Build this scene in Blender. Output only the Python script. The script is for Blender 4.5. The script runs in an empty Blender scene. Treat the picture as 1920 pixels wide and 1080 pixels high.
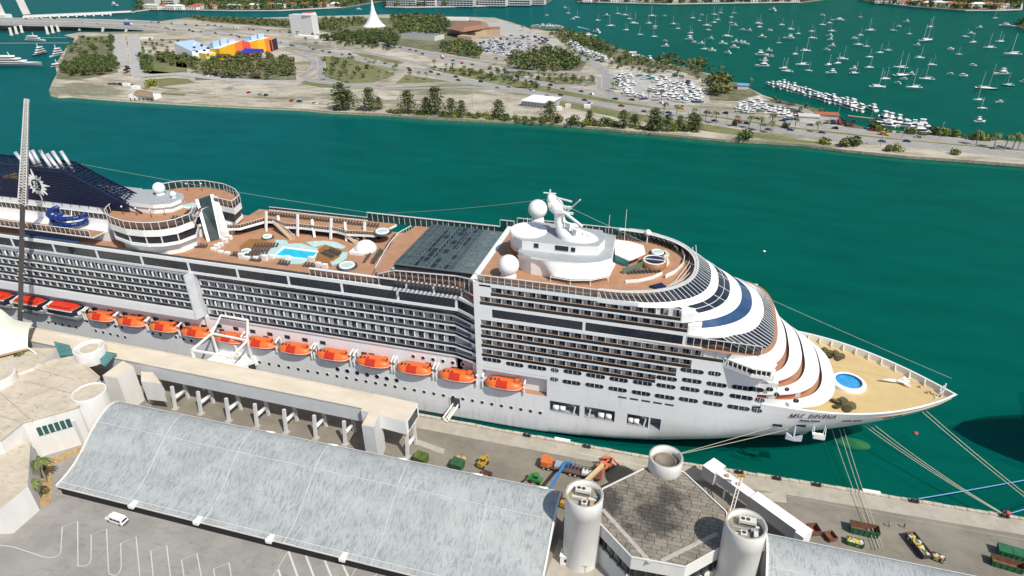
import bpy, bmesh, math, random
from mathutils import Vector, Matrix
random.seed(7)
R_ = math.radians
scene = bpy.context.scene
COL = scene.collection

# ------------------------------------------------------------------ camera
CAMZ = 125.0
PITCH, ROLL, YAW, FOC = 28.804, -0.5726, -16.081, 1213.92
t_, r_, y_ = R_(PITCH), R_(ROLL), R_(YAW)
F_ = Vector((math.sin(y_)*math.cos(t_), math.cos(y_)*math.cos(t_), -math.sin(t_)))
R0_ = Vector((math.cos(y_), -math.sin(y_), 0))
U0_ = R0_.cross(F_)
RV = R0_*math.cos(r_) + U0_*math.sin(r_)
UV = -R0_*math.sin(r_) + U0_*math.cos(r_)
CP = Vector((0, 0, CAMZ))
cam_d = bpy.data.cameras.new('camera'); cam = bpy.data.objects.new('camera', cam_d); COL.objects.link(cam)
m = Matrix((RV, UV, -F_)).transposed().to_4x4(); m.translation = CP
cam.matrix_world = m
cam_d.sensor_width = 36; cam_d.lens = FOC/1920*36; cam_d.clip_start = 1; cam_d.clip_end = 30000
scene.camera = cam

# ------------------------------------------------------------------ light
SUN_EL, SUN_DIR = 51.0, Vector((0.83, -0.56, 0)).normalized()      # direction towards the sun
world = bpy.data.worlds.new('World'); scene.world = world; world.use_nodes = True
nt = world.node_tree
sky = nt.nodes.new('ShaderNodeTexSky'); sky.sky_type = 'NISHITA'; sky.sun_disc = False
sky.sun_elevation = R_(SUN_EL); sky.sun_rotation = math.atan2(SUN_DIR.x, SUN_DIR.y)
sky.air_density = 1.0; sky.dust_density = 1.2; sky.ozone_density = 1.0
nt.links.new(sky.outputs[0], nt.nodes['Background'].inputs[0])
nt.nodes['Background'].inputs[1].default_value = 0.115
sd = bpy.data.lights.new('sun', 'SUN'); sd.energy = 4.5; sd.angle = R_(0.53); sd.color = (1.0, 0.955, 0.88)
so = bpy.data.objects.new('sun', sd); COL.objects.link(so)
tosun = (SUN_DIR*math.cos(R_(SUN_EL)) + Vector((0, 0, math.sin(R_(SUN_EL))))).normalized()
so.rotation_euler = tosun.to_track_quat('Z', 'Y').to_euler()
so.location = (0, 0, 300)
vs = scene.view_settings
vs.view_transform = 'Standard'; vs.look = 'None'; vs.gamma = 1; vs.use_curve_mapping = False; vs.exposure = 0.0
scene.cycles.use_denoising = True
scene.cycles.max_bounces = 6; scene.cycles.diffuse_bounces = 3; scene.cycles.transparent_max_bounces = 6

# ------------------------------------------------------------------ pixel -> place in the world
def ray(px, py):
    return RV*((px-960)/FOC) - UV*((py-540)/FOC) + F_
def at(px, py, z=0.0):
    d = ray(px, py); t = (z-CAMZ)/d.z; return Vector((d.x*t, d.y*t, z))
def atY(px, py, Y):
    d = ray(px, py); t = Y/d.y; return Vector((d.x*t, Y, CAMZ+d.z*t))

# ------------------------------------------------------------------ materials
MATS = {}
def mat(name, col, rough=0.6, metal=0.0, var=0.10, scale=0.6, col2=None, mix=0.5, bump=0.0, bscale=None, spec=0.5, stretch=None, detail=6, emit=None):
    if name in MATS: return MATS[name]
    mt = bpy.data.materials.new(name); mt.use_nodes = True; n = mt.node_tree.nodes; l = mt.node_tree.links
    b = n['Principled BSDF']; b.inputs['Roughness'].default_value = rough; b.inputs['Metallic'].default_value = metal
    b.inputs['Specular IOR Level'].default_value = spec
    geo = n.new('ShaderNodeNewGeometry'); vec = geo.outputs['Position']
    if stretch:
        mp = n.new('ShaderNodeMapping'); mp.inputs['Scale'].default_value = stretch; l.new(vec, mp.inputs[0]); vec = mp.outputs[0]
    nz = n.new('ShaderNodeTexNoise'); nz.inputs['Scale'].default_value = scale; nz.inputs['Detail'].default_value = detail; nz.inputs['Roughness'].default_value = 0.6
    l.new(vec, nz.inputs['Vector'])
    if col2 is None:
        ca = tuple(min(1, c*(1+var)) for c in col); cb = tuple(max(0, c*(1-var*1.4)) for c in col)
    else: ca, cb = col, col2
    rp = n.new('ShaderNodeValToRGB'); rp.color_ramp.elements[0].position = 0.5-0.22*(1 if col2 is None else 0.6); rp.color_ramp.elements[1].position = 0.5+0.22*(1 if col2 is None else 0.6)
    rp.color_ramp.elements[0].color = (*cb, 1); rp.color_ramp.elements[1].color = (*ca, 1)
    l.new(nz.outputs['Fac'], rp.inputs[0]); l.new(rp.outputs[0], b.inputs['Base Color'])
    if bump:
        bp = n.new('ShaderNodeBump'); bp.inputs['Strength'].default_value = bump; bp.inputs['Distance'].default_value = 0.2
        n2 = n.new('ShaderNodeTexNoise'); n2.inputs['Scale'].default_value = bscale or scale*4; n2.inputs['Detail'].default_value = 4
        l.new(vec, n2.inputs['Vector']); l.new(n2.outputs['Fac'], bp.inputs['Height']); l.new(bp.outputs[0], b.inputs['Normal'])
    if emit:
        b.inputs['Emission Color'].default_value = (*emit, 1); b.inputs['Emission Strength'].default_value = 1
    MATS[name] = mt; return mt

# ------------------------------------------------------------------ mesh builder
class MB:
    def __init__(s): s.v = []; s.f = []; s.mi = []; s.mats = []; s.smooth = []
    def m(s, mt):
        if mt not in s.mats: s.mats.append(mt)
        return s.mats.index(mt)
    def face(s, pts, mt, smooth=False):
        b = len(s.v); s.v += [tuple(p) for p in pts]; s.f.append(list(range(b, b+len(pts)))); s.mi.append(s.m(mt)); s.smooth.append(smooth)
    def box(s, x0, x1, y0, y1, z0, z1, mt, mtop=None):
        s.obox([(x0, y0), (x1, y0), (x1, y1), (x0, y1)], z0, z1, mt, mtop)
    def obox(s, poly, z0, z1, mt, mtop=None, mbot=None):
        """prism over a plan polygon; z0/z1 may be lists, one per corner"""
        n = len(poly)
        a0 = [z0]*n if not isinstance(z0, (list, tuple)) else z0
        a1 = [z1]*n if not isinstance(z1, (list, tuple)) else z1
        ar = sum(poly[i][0]*poly[(i+1) % n][1]-poly[(i+1) % n][0]*poly[i][1] for i in range(n))
        if ar < 0: poly = list(poly)[::-1]; a0 = list(a0)[::-1]; a1 = list(a1)[::-1]
        b = len(s.v)
        s.v += [(p[0], p[1], a0[i]) for i, p in enumerate(poly)] + [(p[0], p[1], a1[i]) for i, p in enumerate(poly)]
        k = s.m(mt)
        for i in range(n):
            j = (i+1) % n
            s.f.append([b+i, b+j, b+n+j, b+n+i]); s.mi.append(k); s.smooth.append(False)
        s.f.append([b+n+i for i in range(n)]); s.mi.append(s.m(mtop or mt)); s.smooth.append(False)
        s.f.append([b+i for i in reversed(range(n))]); s.mi.append(s.m(mbot or mt)); s.smooth.append(False)
    def bar(s, p, q, w, h, mt, up=Vector((0, 0, 1))):
        p = Vector(p); q = Vector(q); d = (q-p)
        if d.length < 1e-6: return
        d.normalize()
        if abs(d.dot(up)) > 0.99: up = Vector((0, 1, 0))
        sx = d.cross(up).normalized()*w/2; sz = sx.cross(d).normalized()*h/2
        c = [p-sx-sz, p+sx-sz, p+sx+sz, p-sx+sz, q-sx-sz, q+sx-sz, q+sx+sz, q-sx+sz]
        b = len(s.v); s.v += [tuple(x) for x in c]; k = s.m(mt)
        for f in ((0, 1, 2, 3), (7, 6, 5, 4), (0, 4, 5, 1), (1, 5, 6, 2), (2, 6, 7, 3), (3, 7, 4, 0)):
            s.f.append([b+i for i in f]); s.mi.append(k); s.smooth.append(False)
    def tube(s, p, q, r0, mt, r1=None, n=8, caps=True, smooth=True, mtop=None):
        p = Vector(p); q = Vector(q); r1 = r0 if r1 is None else r1
        d = (q-p).normalized(); up = Vector((0, 0, 1)) if abs(d.z) < 0.99 else Vector((1, 0, 0))
        a = d.cross(up).normalized(); c = d.cross(a)
        b = len(s.v); k = s.m(mt)
        for (o, r) in ((p, r0), (q, r1)):
            for i in range(n):
                t = 2*math.pi*i/n; s.v.append(tuple(o+a*(r*math.cos(t))+c*(r*math.sin(t))))
        for i in range(n):
            j = (i+1) % n; s.f.append([b+i, b+j, b+n+j, b+n+i][::-1]); s.mi.append(k); s.smooth.append(smooth)
        if caps:
            s.f.append([b+i for i in range(n)]); s.mi.append(k); s.smooth.append(False)
            s.f.append([b+n+i for i in reversed(range(n))]); s.mi.append(s.m(mtop or mt)); s.smooth.append(False)
    def strip(s, A, B, mt, smooth=True, closed=False):
        """ruled surface between two polylines with equal counts"""
        b = len(s.v); n = len(A); s.v += [tuple(p) for p in A]+[tuple(p) for p in B]; k = s.m(mt)
        for i in range(n if closed else n-1):
            j = (i+1) % n
            s.f.append([b+i, b+j, b+n+j, b+n+i]); s.mi.append(k); s.smooth.append(smooth)
    def grid(s, rows, mt, smooth=True, skip=None):
        b = len(s.v); n = len(rows[0]); k = s.m(mt) if mt else 0
        for r in rows: s.v += [tuple(p) for p in r]
        for i in range(len(rows)-1):
            for j in range(n-1):
                if skip and skip(i, j): continue
                s.f.append([b+i*n+j, b+i*n+j+1, b+(i+1)*n+j+1, b+(i+1)*n+j]); s.mi.append(k); s.smooth.append(smooth)
    def ball(s, c, r, mt, nu=16, nv=10, sq=1.0, z0=-1.0):
        rows = []
        for i in range(nv+1):
            ph = -math.pi/2 + math.pi*i/nv
            sz = math.sin(ph)
            rows.append([(c[0]+r*math.cos(ph)*math.cos(2*math.pi*j/nu), c[1]+r*math.cos(ph)*math.sin(2*math.pi*j/nu), c[2]+r*sq*max(sz, z0)) for j in range(nu+1)])
        s.grid(rows, mt)
    def lathe(s, c, prof, mt, n=24, smooth=True):
        rows = [[(c[0]+r*math.cos(2*math.pi*j/n), c[1]+r*math.sin(2*math.pi*j/n), c[2]+z) for j in range(n+1)] for (r, z) in prof]
        s.grid(rows, mt, smooth)
    def mesh(s, name):
        me = bpy.data.meshes.new(name); me.from_pydata(s.v, [], s.f)
        for mt in s.mats: me.materials.append(mt)
        me.polygons.foreach_set('material_index', s.mi); me.polygons.foreach_set('use_smooth', s.smooth)
        me.validate(); me.update(); return me
    def build(s, name, parent=None, **kw):
        if not s.f: return None
        return link(name, s.mesh(name), parent, **kw)

def link(name, me, parent=None, label=None, cat=None, group=None, kind=None, loc=None, rz=0, sc=None):
    o = bpy.data.objects.new(name, me); COL.objects.link(o)
    if parent is not None: o.parent = parent
    if loc is not None: o.location = loc
    if rz: o.rotation_euler = (0, 0, rz)
    if sc is not None: o.scale = (sc, sc, sc) if not isinstance(sc, (tuple, list)) else sc
    if label: o['label'] = label
    if cat: o['category'] = cat
    if group: o['group'] = group
    if kind: o['kind'] = kind
    return o
def thing(name, label, cat, loc=(0, 0, 0), rz=0, group=None, sc=None):
    return link(name, None, None, label, cat, group, None, loc, rz, sc)
def copy_tree(o, parent=None, loc=None, rz=None, label=None, group=None, sc=None):
    c = o.copy(); COL.objects.link(c); c.parent = parent
    if loc is not None: c.location = loc
    if rz is not None: c.rotation_euler = (0, 0, rz)
    if sc is not None: c.scale = (sc, sc, sc) if not isinstance(sc, (tuple, list)) else sc
    if label: c['label'] = label
    if group: c['group'] = group
    for ch in list(o.children): copy_tree(ch, c)
    return c
def ORD(i): return ['first', 'second', 'third', 'fourth', 'fifth', 'sixth', 'seventh', 'eighth', 'ninth', 'tenth', 'eleventh', 'twelfth', 'thirteenth', 'fourteenth', 'fifteenth', 'sixteenth', 'seventeenth', 'eighteenth', 'nineteenth', 'twentieth'][i]

white = mat('ship_white', (0.78, 0.79, 0.79), 0.38, var=0.03, scale=0.25)
white2 = mat('bright_white', (0.84, 0.83, 0.80), 0.5, var=0.02)
navy = mat('navy_paint', (0.010, 0.018, 0.055), 0.45, var=0.2)
glassd = mat('dark_glass', (0.018, 0.024, 0.035), 0.12, var=0.35, scale=0.35, spec=0.6)
glassb = mat('blue_glass', (0.03, 0.07, 0.16), 0.18, var=0.25, scale=0.4, stretch=(1, 1, 1))
glassg = mat('green_glass', (0.03, 0.05, 0.05), 0.10, var=0.5, scale=0.3)
deckm = mat('teak_deck', (0.42, 0.225, 0.125), 0.75, var=0.12, scale=0.35)
deckd = mat('dark_teak_deck', (0.25, 0.13, 0.06), 0.75, var=0.3, scale=0.9)
deckg = mat('grey_deck_paint', (0.36, 0.38, 0.39), 0.7, var=0.06)
tan = mat('tan_rail', (0.50, 0.33, 0.2), 0.5)
cream = mat('cream_paint', (0.72, 0.66, 0.55), 0.6, var=0.06)
grey = mat('grey_steel', (0.32, 0.34, 0.36), 0.5)
dgrey = mat('dark_steel', (0.05, 0.055, 0.06), 0.5, var=0.3)
black = mat('black_rubber', (0.015, 0.015, 0.017), 0.7)
chrome = mat('bright_steel', (0.75, 0.74, 0.76), 0.3, metal=0.5, var=0.05)
orange = mat('lifeboat_orange', (0.76, 0.15, 0.03), 0.45, var=0.08, scale=0.8)
red = mat('red_paint', (0.65, 0.045, 0.02), 0.45, var=0.1)
red2 = mat('canopy_panel_red', (0.52, 0.030, 0.010), 0.5, var=0.08)
pink = mat('rust_and_shade_red', (0.35, 0.09, 0.06), 0.7)
teal = mat('teal_paint', (0.03, 0.33, 0.36), 0.5)
poolw = mat('pool_water', (0.02, 0.52, 0.70), 0.08, var=0.15, scale=0.5)
poolp = mat('pale_pool_tile', (0.46, 0.66, 0.62), 0.25, var=0.08)
# ================================================================== WATER
def water_mat():
    mt = bpy.data.materials.new('harbour_water'); mt.use_nodes = True; n = mt.node_tree.nodes; l = mt.node_tree.links
    b = n['Principled BSDF']; b.inputs['Roughness'].default_value = 1.0; b.inputs['Specular IOR Level'].default_value = 0.0
    geo = n.new('ShaderNodeNewGeometry'); sep = n.new('ShaderNodeSeparateXYZ'); l.new(geo.outputs['Position'], sep.inputs[0])
    # bluer towards the open west, greener near the ship
    mr = n.new('ShaderNodeMapRange'); mr.inputs['From Min'].default_value = -330; mr.inputs['From Max'].default_value = 60; l.new(sep.outputs['X'], mr.inputs[0])
    nz = n.new('ShaderNodeTexNoise'); nz.inputs['Scale'].default_value = 0.006; nz.inputs['Detail'].default_value = 5; l.new(geo.outputs['Position'], nz.inputs['Vector'])
    ad = n.new('ShaderNodeMath'); ad.operation = 'MULTIPLY_ADD'; ad.inputs[1].default_value = 0.7; l.new(nz.outputs['Fac'], ad.inputs[0]); l.new(mr.outputs[0], ad.inputs[2])
    rp = n.new('ShaderNodeValToRGB'); rp.color_ramp.elements[0].position = 0.1; rp.color_ramp.elements[1].position = 1.2
    rp.color_ramp.elements[0].color = (0.0003, 0.106, 0.142, 1); rp.color_ramp.elements[1].color = (0.0002, 0.095, 0.080, 1)
    l.new(ad.outputs[0], rp.inputs[0])
    mpw = n.new('ShaderNodeMapping'); mpw.inputs['Rotation'].default_value = (0, 0, 0.4); mpw.inputs['Scale'].default_value = (1, 3.2, 1); l.new(geo.outputs['Position'], mpw.inputs[0])
    nw = n.new('ShaderNodeTexNoise'); nw.inputs['Scale'].default_value = 0.022; nw.inputs['Detail'].default_value = 8; nw.inputs['Roughness'].default_value = 0.62; l.new(mpw.outputs[0], nw.inputs['Vector'])
    vr = n.new('ShaderNodeMapRange'); vr.inputs['From Min'].default_value = 0.3; vr.inputs['From Max'].default_value = 0.7; vr.inputs['To Min'].default_value = 0.80; vr.inputs['To Max'].default_value = 1.18; l.new(nw.outputs['Fac'], vr.inputs[0])
    vm = n.new('ShaderNodeVectorMath'); vm.operation = 'SCALE'; l.new(rp.outputs[0], vm.inputs[0]); l.new(vr.outputs[0], vm.inputs['Scale']); l.new(vm.outputs[0], b.inputs['Base Color'])
    n1 = n.new('ShaderNodeTexNoise'); n1.inputs['Scale'].default_value = 0.35; n1.inputs['Detail'].default_value = 6
    n2 = n.new('ShaderNodeTexNoise'); n2.inputs['Scale'].default_value = 1.6; n2.inputs['Detail'].default_value = 3
    mp = n.new('ShaderNodeMapping'); mp.inputs['Rotation'].default_value = (0, 0, 0.5); mp.inputs['Scale'].default_value = (1, 2.2, 1); l.new(geo.outputs['Position'], mp.inputs[0])
    l.new(mp.outputs[0], n1.inputs['Vector']); l.new(mp.outputs[0], n2.inputs['Vector'])
    sm = n.new('ShaderNodeMath'); sm.operation = 'MULTIPLY_ADD'; sm.inputs[1].default_value = 0.25; l.new(n2.outputs['Fac'], sm.inputs[0]); l.new(n1.outputs['Fac'], sm.inputs[2])
    bp = n.new('ShaderNodeBump'); bp.inputs['Strength'].default_value = 0.8; bp.inputs['Distance'].default_value = 0.35; l.new(sm.outputs[0], bp.inputs['Height']); l.new(bp.outputs[0], b.inputs['Normal'])
    gl = n.new('ShaderNodeBsdfGlossy'); gl.inputs['Roughness'].default_value = 0.14; l.new(bp.outputs[0], gl.inputs['Normal'])
    fz = n.new('ShaderNodeFresnel'); fz.inputs[0].default_value = 1.33; fm = n.new('ShaderNodeMath'); fm.operation = 'MULTIPLY'; fm.inputs[1].default_value = 0.2; l.new(fz.outputs[0], fm.inputs[0])
    m0 = n.new('ShaderNodeMixShader'); l.new(fm.outputs[0], m0.inputs[0]); l.new(b.outputs[0], m0.inputs[1]); l.new(gl.outputs[0], m0.inputs[2])
    tr = n.new('ShaderNodeBsdfTransparent'); tr.inputs[0].default_value = (0.55, 1.0, 0.8, 1); mx = n.new('ShaderNodeMixShader'); mx.inputs[0].default_value = 0.66
    l.new(tr.outputs[0], mx.inputs[1]); l.new(m0.outputs[0], mx.inputs[2]); l.new(mx.outputs[0], n['Material Output'].inputs[0]); return mt
wm = water_mat()
q = MB(); q.face([(-6000, -300, 0), (6000, -300, 0), (6000, 9000, 0), (-6000, 9000, 0)], wm); q.build('water', kind='structure')
bed = mat('deep_water_bed', (0.0, 0.20, 0.16), 0.9, var=0.15, scale=0.01)
q = MB(); q.face([(-6000, -300, -2.8), (6000, -300, -2.8), (6000, 9000, -2.8), (-6000, 9000, -2.8)], bed); q.build('sea_bed', kind='structure')
# ================================================================== THE CRUISE SHIP
YC = 157.3; HB = 19.3; YN = YC-HB; YF = YC+HB
ship = thing('cruise_ship', 'huge white cruise ship moored along the quay with balconies and orange lifeboats', 'cruise ship')
def tglass_mat():
    mt = bpy.data.materials.new('tinted_screen_glass'); mt.use_nodes = True; n = mt.node_tree.nodes; l = mt.node_tree.links
    b = n['Principled BSDF']; b.inputs['Base Color'].default_value = (0.02, 0.03, 0.045, 1); b.inputs['Roughness'].default_value = 0.1
    tr = n.new('ShaderNodeBsdfTransparent'); tr.inputs[0].default_value = (0.75, 0.68, 0.6, 1)
    mx = n.new('ShaderNodeMixShader'); mx.inputs[0].default_value = 0.62
    l.new(tr.outputs[0], mx.inputs[1]); l.new(b.outputs[0], mx.inputs[2]); l.new(mx.outputs[0], n['Material Output'].inputs[0]); return mt
tglass = tglass_mat()

def nose(xn, xs, z, p=2.5, n=36, x0=None, hw=HB, a0=-90, a1=90):
    pts = []
    if x0 is not None: pts.append(Vector((x0, YC-hw, z)))
    for i in range(n+1):
        t = R_(a0+(a1-a0)*i/n); c = max(0, math.cos(t)); s = math.sin(t)
        pts.append(Vector((xs+(xn-xs)*c**(2/p), YC+hw*math.copysign(abs(s)**(2/p), s), z)))
    if x0 is not None: pts.append(Vector((x0, YC+hw, z)))
    return pts

# ---- hull
def stem(z):
    P = [(-3, 39), (0, 40), (2, 41.2), (4, 43.5), (7, 49), (10, 55.5), (14, 62.5), (18, 68.3), (22.4, 71.4)]
    for (a, xa), (b, xb) in zip(P, P[1:]):
        if z <= b: return xa+(xb-xa)*(max(z, a)-a)/(b-a)
    return P[-1][1]
def half(X, z):
    k = max(0, min(1, z/22.4)); x0 = -62+90*k**0.36; p = 1.6+0.7*k; xs = stem(z)
    if X <= x0: return HB
    return max(0.0, HB*(1-((X-x0)/(xs-x0))**p))
def hull_paint():
    mt = mat('hull_white', (0.77, 0.78, 0.785), 0.38, var=0.035, scale=0.10, stretch=(1, 1, 2)); n = mt.node_tree.nodes; l = mt.node_tree.links; b = n['Principled BSDF']
    src = b.inputs['Base Color'].links[0].from_socket; geo = n.new('ShaderNodeNewGeometry'); sep = n.new('ShaderNodeSeparateXYZ'); l.new(geo.outputs['Position'], sep.inputs[0])
    mp = n.new('ShaderNodeMapping'); mp.inputs['Scale'].default_value = (1.1, 1, 0.12); l.new(geo.outputs['Position'], mp.inputs[0]); nz = n.new('ShaderNodeTexNoise'); nz.inputs['Scale'].default_value = 0.8; nz.inputs['Detail'].default_value = 7; l.new(mp.outputs[0], nz.inputs['Vector'])
    lo = n.new('ShaderNodeMapRange'); lo.inputs['From Min'].default_value = 7; lo.inputs['From Max'].default_value = 0.5; lo.inputs['To Min'].default_value = -0.06; lo.inputs['To Max'].default_value = 0.16; l.new(sep.outputs['Z'], lo.inputs[0])
    ad = n.new('ShaderNodeMath'); l.new(nz.outputs['Fac'], ad.inputs[0]); l.new(lo.outputs[0], ad.inputs[1]); r = n.new('ShaderNodeMapRange'); r.inputs['From Min'].default_value = 0.52; r.inputs['From Max'].default_value = 0.9; r.inputs['To Max'].default_value = 0.38; l.new(ad.outputs[0], r.inputs[0])
    mx = n.new('ShaderNodeMix'); mx.data_type = 'RGBA'; l.new(r.outputs[0], mx.inputs[0]); l.new(src, mx.inputs[6]); mx.inputs[7].default_value = (0.40, 0.37, 0.33, 1)
    # plate seams
    br = n.new('ShaderNodeTexBrick'); br.inputs['Scale'].default_value = 1; br.inputs['Mortar Size'].default_value = 0.035; br.inputs['Brick Width'].default_value = 9; br.inputs['Row Height'].default_value = 2.6; br.inputs['Color1'].default_value = (1, 1, 1, 1); br.inputs['Color2'].default_value = (.975, .975, .98, 1); br.inputs['Mortar'].default_value = (.90, .90, .90, 1)
    cb = n.new('ShaderNodeCombineXYZ'); l.new(sep.outputs['X'], cb.inputs[0]); l.new(sep.outputs['Z'], cb.inputs[1]); l.new(cb.outputs[0], br.inputs['Vector'])
    m2 = n.new('ShaderNodeMix'); m2.data_type = 'RGBA'; m2.blend_type = 'MULTIPLY'; m2.inputs[0].default_value = 1; l.new(mx.outputs[2], m2.inputs[6]); l.new(br.outputs['Color'], m2.inputs[7]); l.new(m2.outputs[2], b.inputs['Base Color']); return mt
hull_m = hull_paint()
boot = mat('boot_top_red', (0.16, 0.02, 0.02), 0.5)
ZL = [-3, 0, 0.5, 1.0, 1.8, 3, 4.5, 6.5, 8.6, 10.6, 12.3, 13.4, 15, 16.6, 18.3, 20.0]
rec = []                                              # openings in the near hull: x0,x1,z0,z1
def ox(px, py, z=None): return atY(px, py, YN).x
MO = [(ox(1031, 735), ox(1088, 742)), (ox(1097, 745), ox(1155, 752)), (ox(1178, 760), ox(1219, 765)), (ox(1222, 766), ox(1242, 769))]
XB = ox(1026, 700)
XS = [-262, -240, -200, -160, -120, -90, -70, -60, -50, -42, -36, -30, XB]
for a, b in MO: XS += [a, b]
XS += [14, 20, 25, 30]; XS = sorted(XS)
def Z_(i): return ZL[i]
def CY(X): return YC-2.7*max(0.0, min(1.0, (X-26)/45.4))**1.4
def hullpt(X, z, s): return (X, CY(X)-s*half(X, z), z)
hb = MB()
nu = 16
for s in (1, -1):
    rows = []
    for z in ZL:
        xs = stem(z); r = [hullpt(X, z, s) for X in XS]
        r += [hullpt(30+(xs-30)*(1-(1-k/nu)**1.5), z, s) for k in range(1, nu+1)]
        rows.append(r)
    def skip(i, j):
        if s < 0: return False
        zc = (ZL[i]+ZL[i+1])/2
        if j >= len(XS)-1: return False
        xc = (XS[j]+XS[j+1])/2
        if zc > 13.4 and xc < XB: return True
        for a, b in MO:
            if a < xc < b and 8.7 < zc < 12.3: return True
        return False
    k0 = len(hb.f)
    hb.grid(rows, hull_m, smooth=True, skip=skip)
    if s < 0:
        for i in range(k0, len(hb.f)): hb.f[i] = hb.f[i][::-1]
# boot top: recolour the strip at the waterline
hb.m(boot)
for i, f in enumerate(hb.f):
    zs = [hb.v[k][2] for k in f]
    if max(zs) <= 0.55: hb.mi[i] = hb.m(boot)
hb.face([(-262, YN, -3), (-262, YN, 20), (-262, YF, 20), (-262, YF, -3)], hull_m)
hb.build('hull', ship)
# bow flare above z=20: bulwark with outer/inner skin and cap
bw = MB(); NB = 40
def bow_curve(z, inset=0.0, xa=24):
    xs = stem(z)-inset
    near = []
    for k in range(NB+1):
        u = 1-(1-k/NB)**1.6; X = xa+(xs-xa)*u
        near.append((X, max(0.0, half(min(X+inset*0.3, stem(z)), z)-inset), z))
    near[-1] = (xs, 0, z)
    return [Vector((x, CY(x)-h, z)) for x, h, z in near] + [Vector((x, CY(x)+h, z)) for x, h, z in near[::-1][1:]]
BT = 22.4
A = bow_curve(20.0); B = bow_curve(BT); Ci = [Vector((p.x, p.y, BT+.02)) for p in bow_curve(BT, 0.6)]; Di = [Vector((p.x, p.y, 20.72)) for p in bow_curve(BT, 0.9)]
bw.strip(A, B, hull_m); bw.strip(B, Ci, white); bw.strip(Ci, Di, cream)
bw.build('bulwark', ship)
bd = MB(); ydeck = mat('yellow_bow_deck', (0.58, 0.43, 0.20), 0.7, var=0.07, scale=0.2)
D0 = [Vector((p.x, p.y, 20.7)) for p in bow_curve(BT, 0.8, xa=12)]
bd.face(D0[::-1], ydeck); bd.build('bow_deck', ship)
rb = MB()
for i in range(14):
    X = 30+i*2.95; h = half(X, BT)-0.75
    if h < 1: break
    for s in (1, -1):
        rb.bar((X, CY(X)+s*(h), 22.2), (X, CY(X)+s*(h-1.0), 20.75), 0.25, 0.35, cream)
rb.build('bulwark_rib', ship, kind='stuff')

def hull_hit(px, py):
    lo, hi = 130.0, 157.0
    for _ in range(40):
        m_ = (lo+hi)/2; p = atY(px, py, m_)
        if m_ < CY(p.x)-half(p.x, p.z): lo = m_
        else: hi = m_
    if lo > 156.9:
        lo = min([132+.1*k for k in range(250)], key=lambda y: (YC-half(atY(px, py, y).x, atY(px, py, y).z))-y)
    return atY(px, py, lo)
# ---- portholes
ph = MB(); ph.tube((0, 0.05, 0), (0, -0.06, 0), 0.42, glassd, n=12); ph_me = ph.mesh('porthole')
pr = MB(); pr.tube((0, 0.06, 0), (0, -0.03, 0), 0.56, white, n=12); pr_me = pr.mesh('porthole_rim')
def porthole(px, py, big=1.0):
    p = hull_hit(px, py)
    o = link('porthole', ph_me, ship, loc=(p.x, CY(p.x)-half(p.x, p.z)-0.01, p.z), sc=big*1.25); r = link('rim', pr_me, o)
def lerp_line(p, q, n):
    return [(p[0]+(q[0]-p[0])*i/(n-1), p[1]+(q[1]-p[1])*i/(n-1)) for i in range(n)]
rows_ph = [lerp_line((487, 679), (1013, 774), 30), lerp_line((633, 692), (744, 713), 7), lerp_line((91, 604), (143, 613.5), 5), lerp_line((180, 620), (235, 632), 5),
           lerp_line((135, 596), (163, 602), 3), lerp_line((203, 609), (229, 614), 3), lerp_line((287, 625), (301, 627), 2), lerp_line((330, 632), (359, 639), 3)]
for k, r in enumerate(rows_ph):
    for (a, b) in r:
        if k == 0 and 375 < a < 480: continue
        porthole(a, b, 1.35 if k in (1,) else 1.0)
for a, b in lerp_line((775, 668), (849, 680), 5)+[(868, 683)]: 
    p = atY(a, b, 140.8); o = link('porthole', ph_me, ship, loc=(p.x, 140.8, p.z), sc=1.3); link('rim', pr_me, o)

# ---- lifeboat recess: deck, back wall, ceiling, mooring recesses
XM = ox(343, 520)
rc = MB()
rc.box(-262, -52, YN+0.02, 142.5, 13.2, 13.45, hull_m, grey); rc.box(-52, XB, YN+0.02, 142.5, 13.2, 13.45, hull_m, deckm)
rc.box(-262, XB+0.4, 142.3, 142.8, 13.4, 23.2, white); rc.box(-262, XM, 140.9, 142.3, 13.4, 20.2, white)
rc.box(XB, XB+0.4, YN+0.05, 142.3, 13.4, 20, white)
rc.build('boat_deck', ship)
rd = MB(); redd = mat('dark_red_door', (0.17, 0.03, 0.025), 0.5)
for px in (1196, 1230): pass
for X in (-58, -66, -84, -86.5, -103, -120, -136, -152, -154.5, -170, -186, -190, -206, -226):
    yq = 140.8; d = MB(); d.box(X-0.9, X+0.9, yq, yq+.2, 13.6, 16.2, redd); d.build('boat_deck_door', ship)
for i in range(24):
    X = -100-i*6.1
    yq = 140.8; d = MB(); d.box(X-0.9, X+0.9, yq, yq+.2, 14.4+(2.2 if X > XM else .8), 15.6+(2.2 if X > XM else 1.0), glassd); d.build('boat_deck_window', ship)
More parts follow.
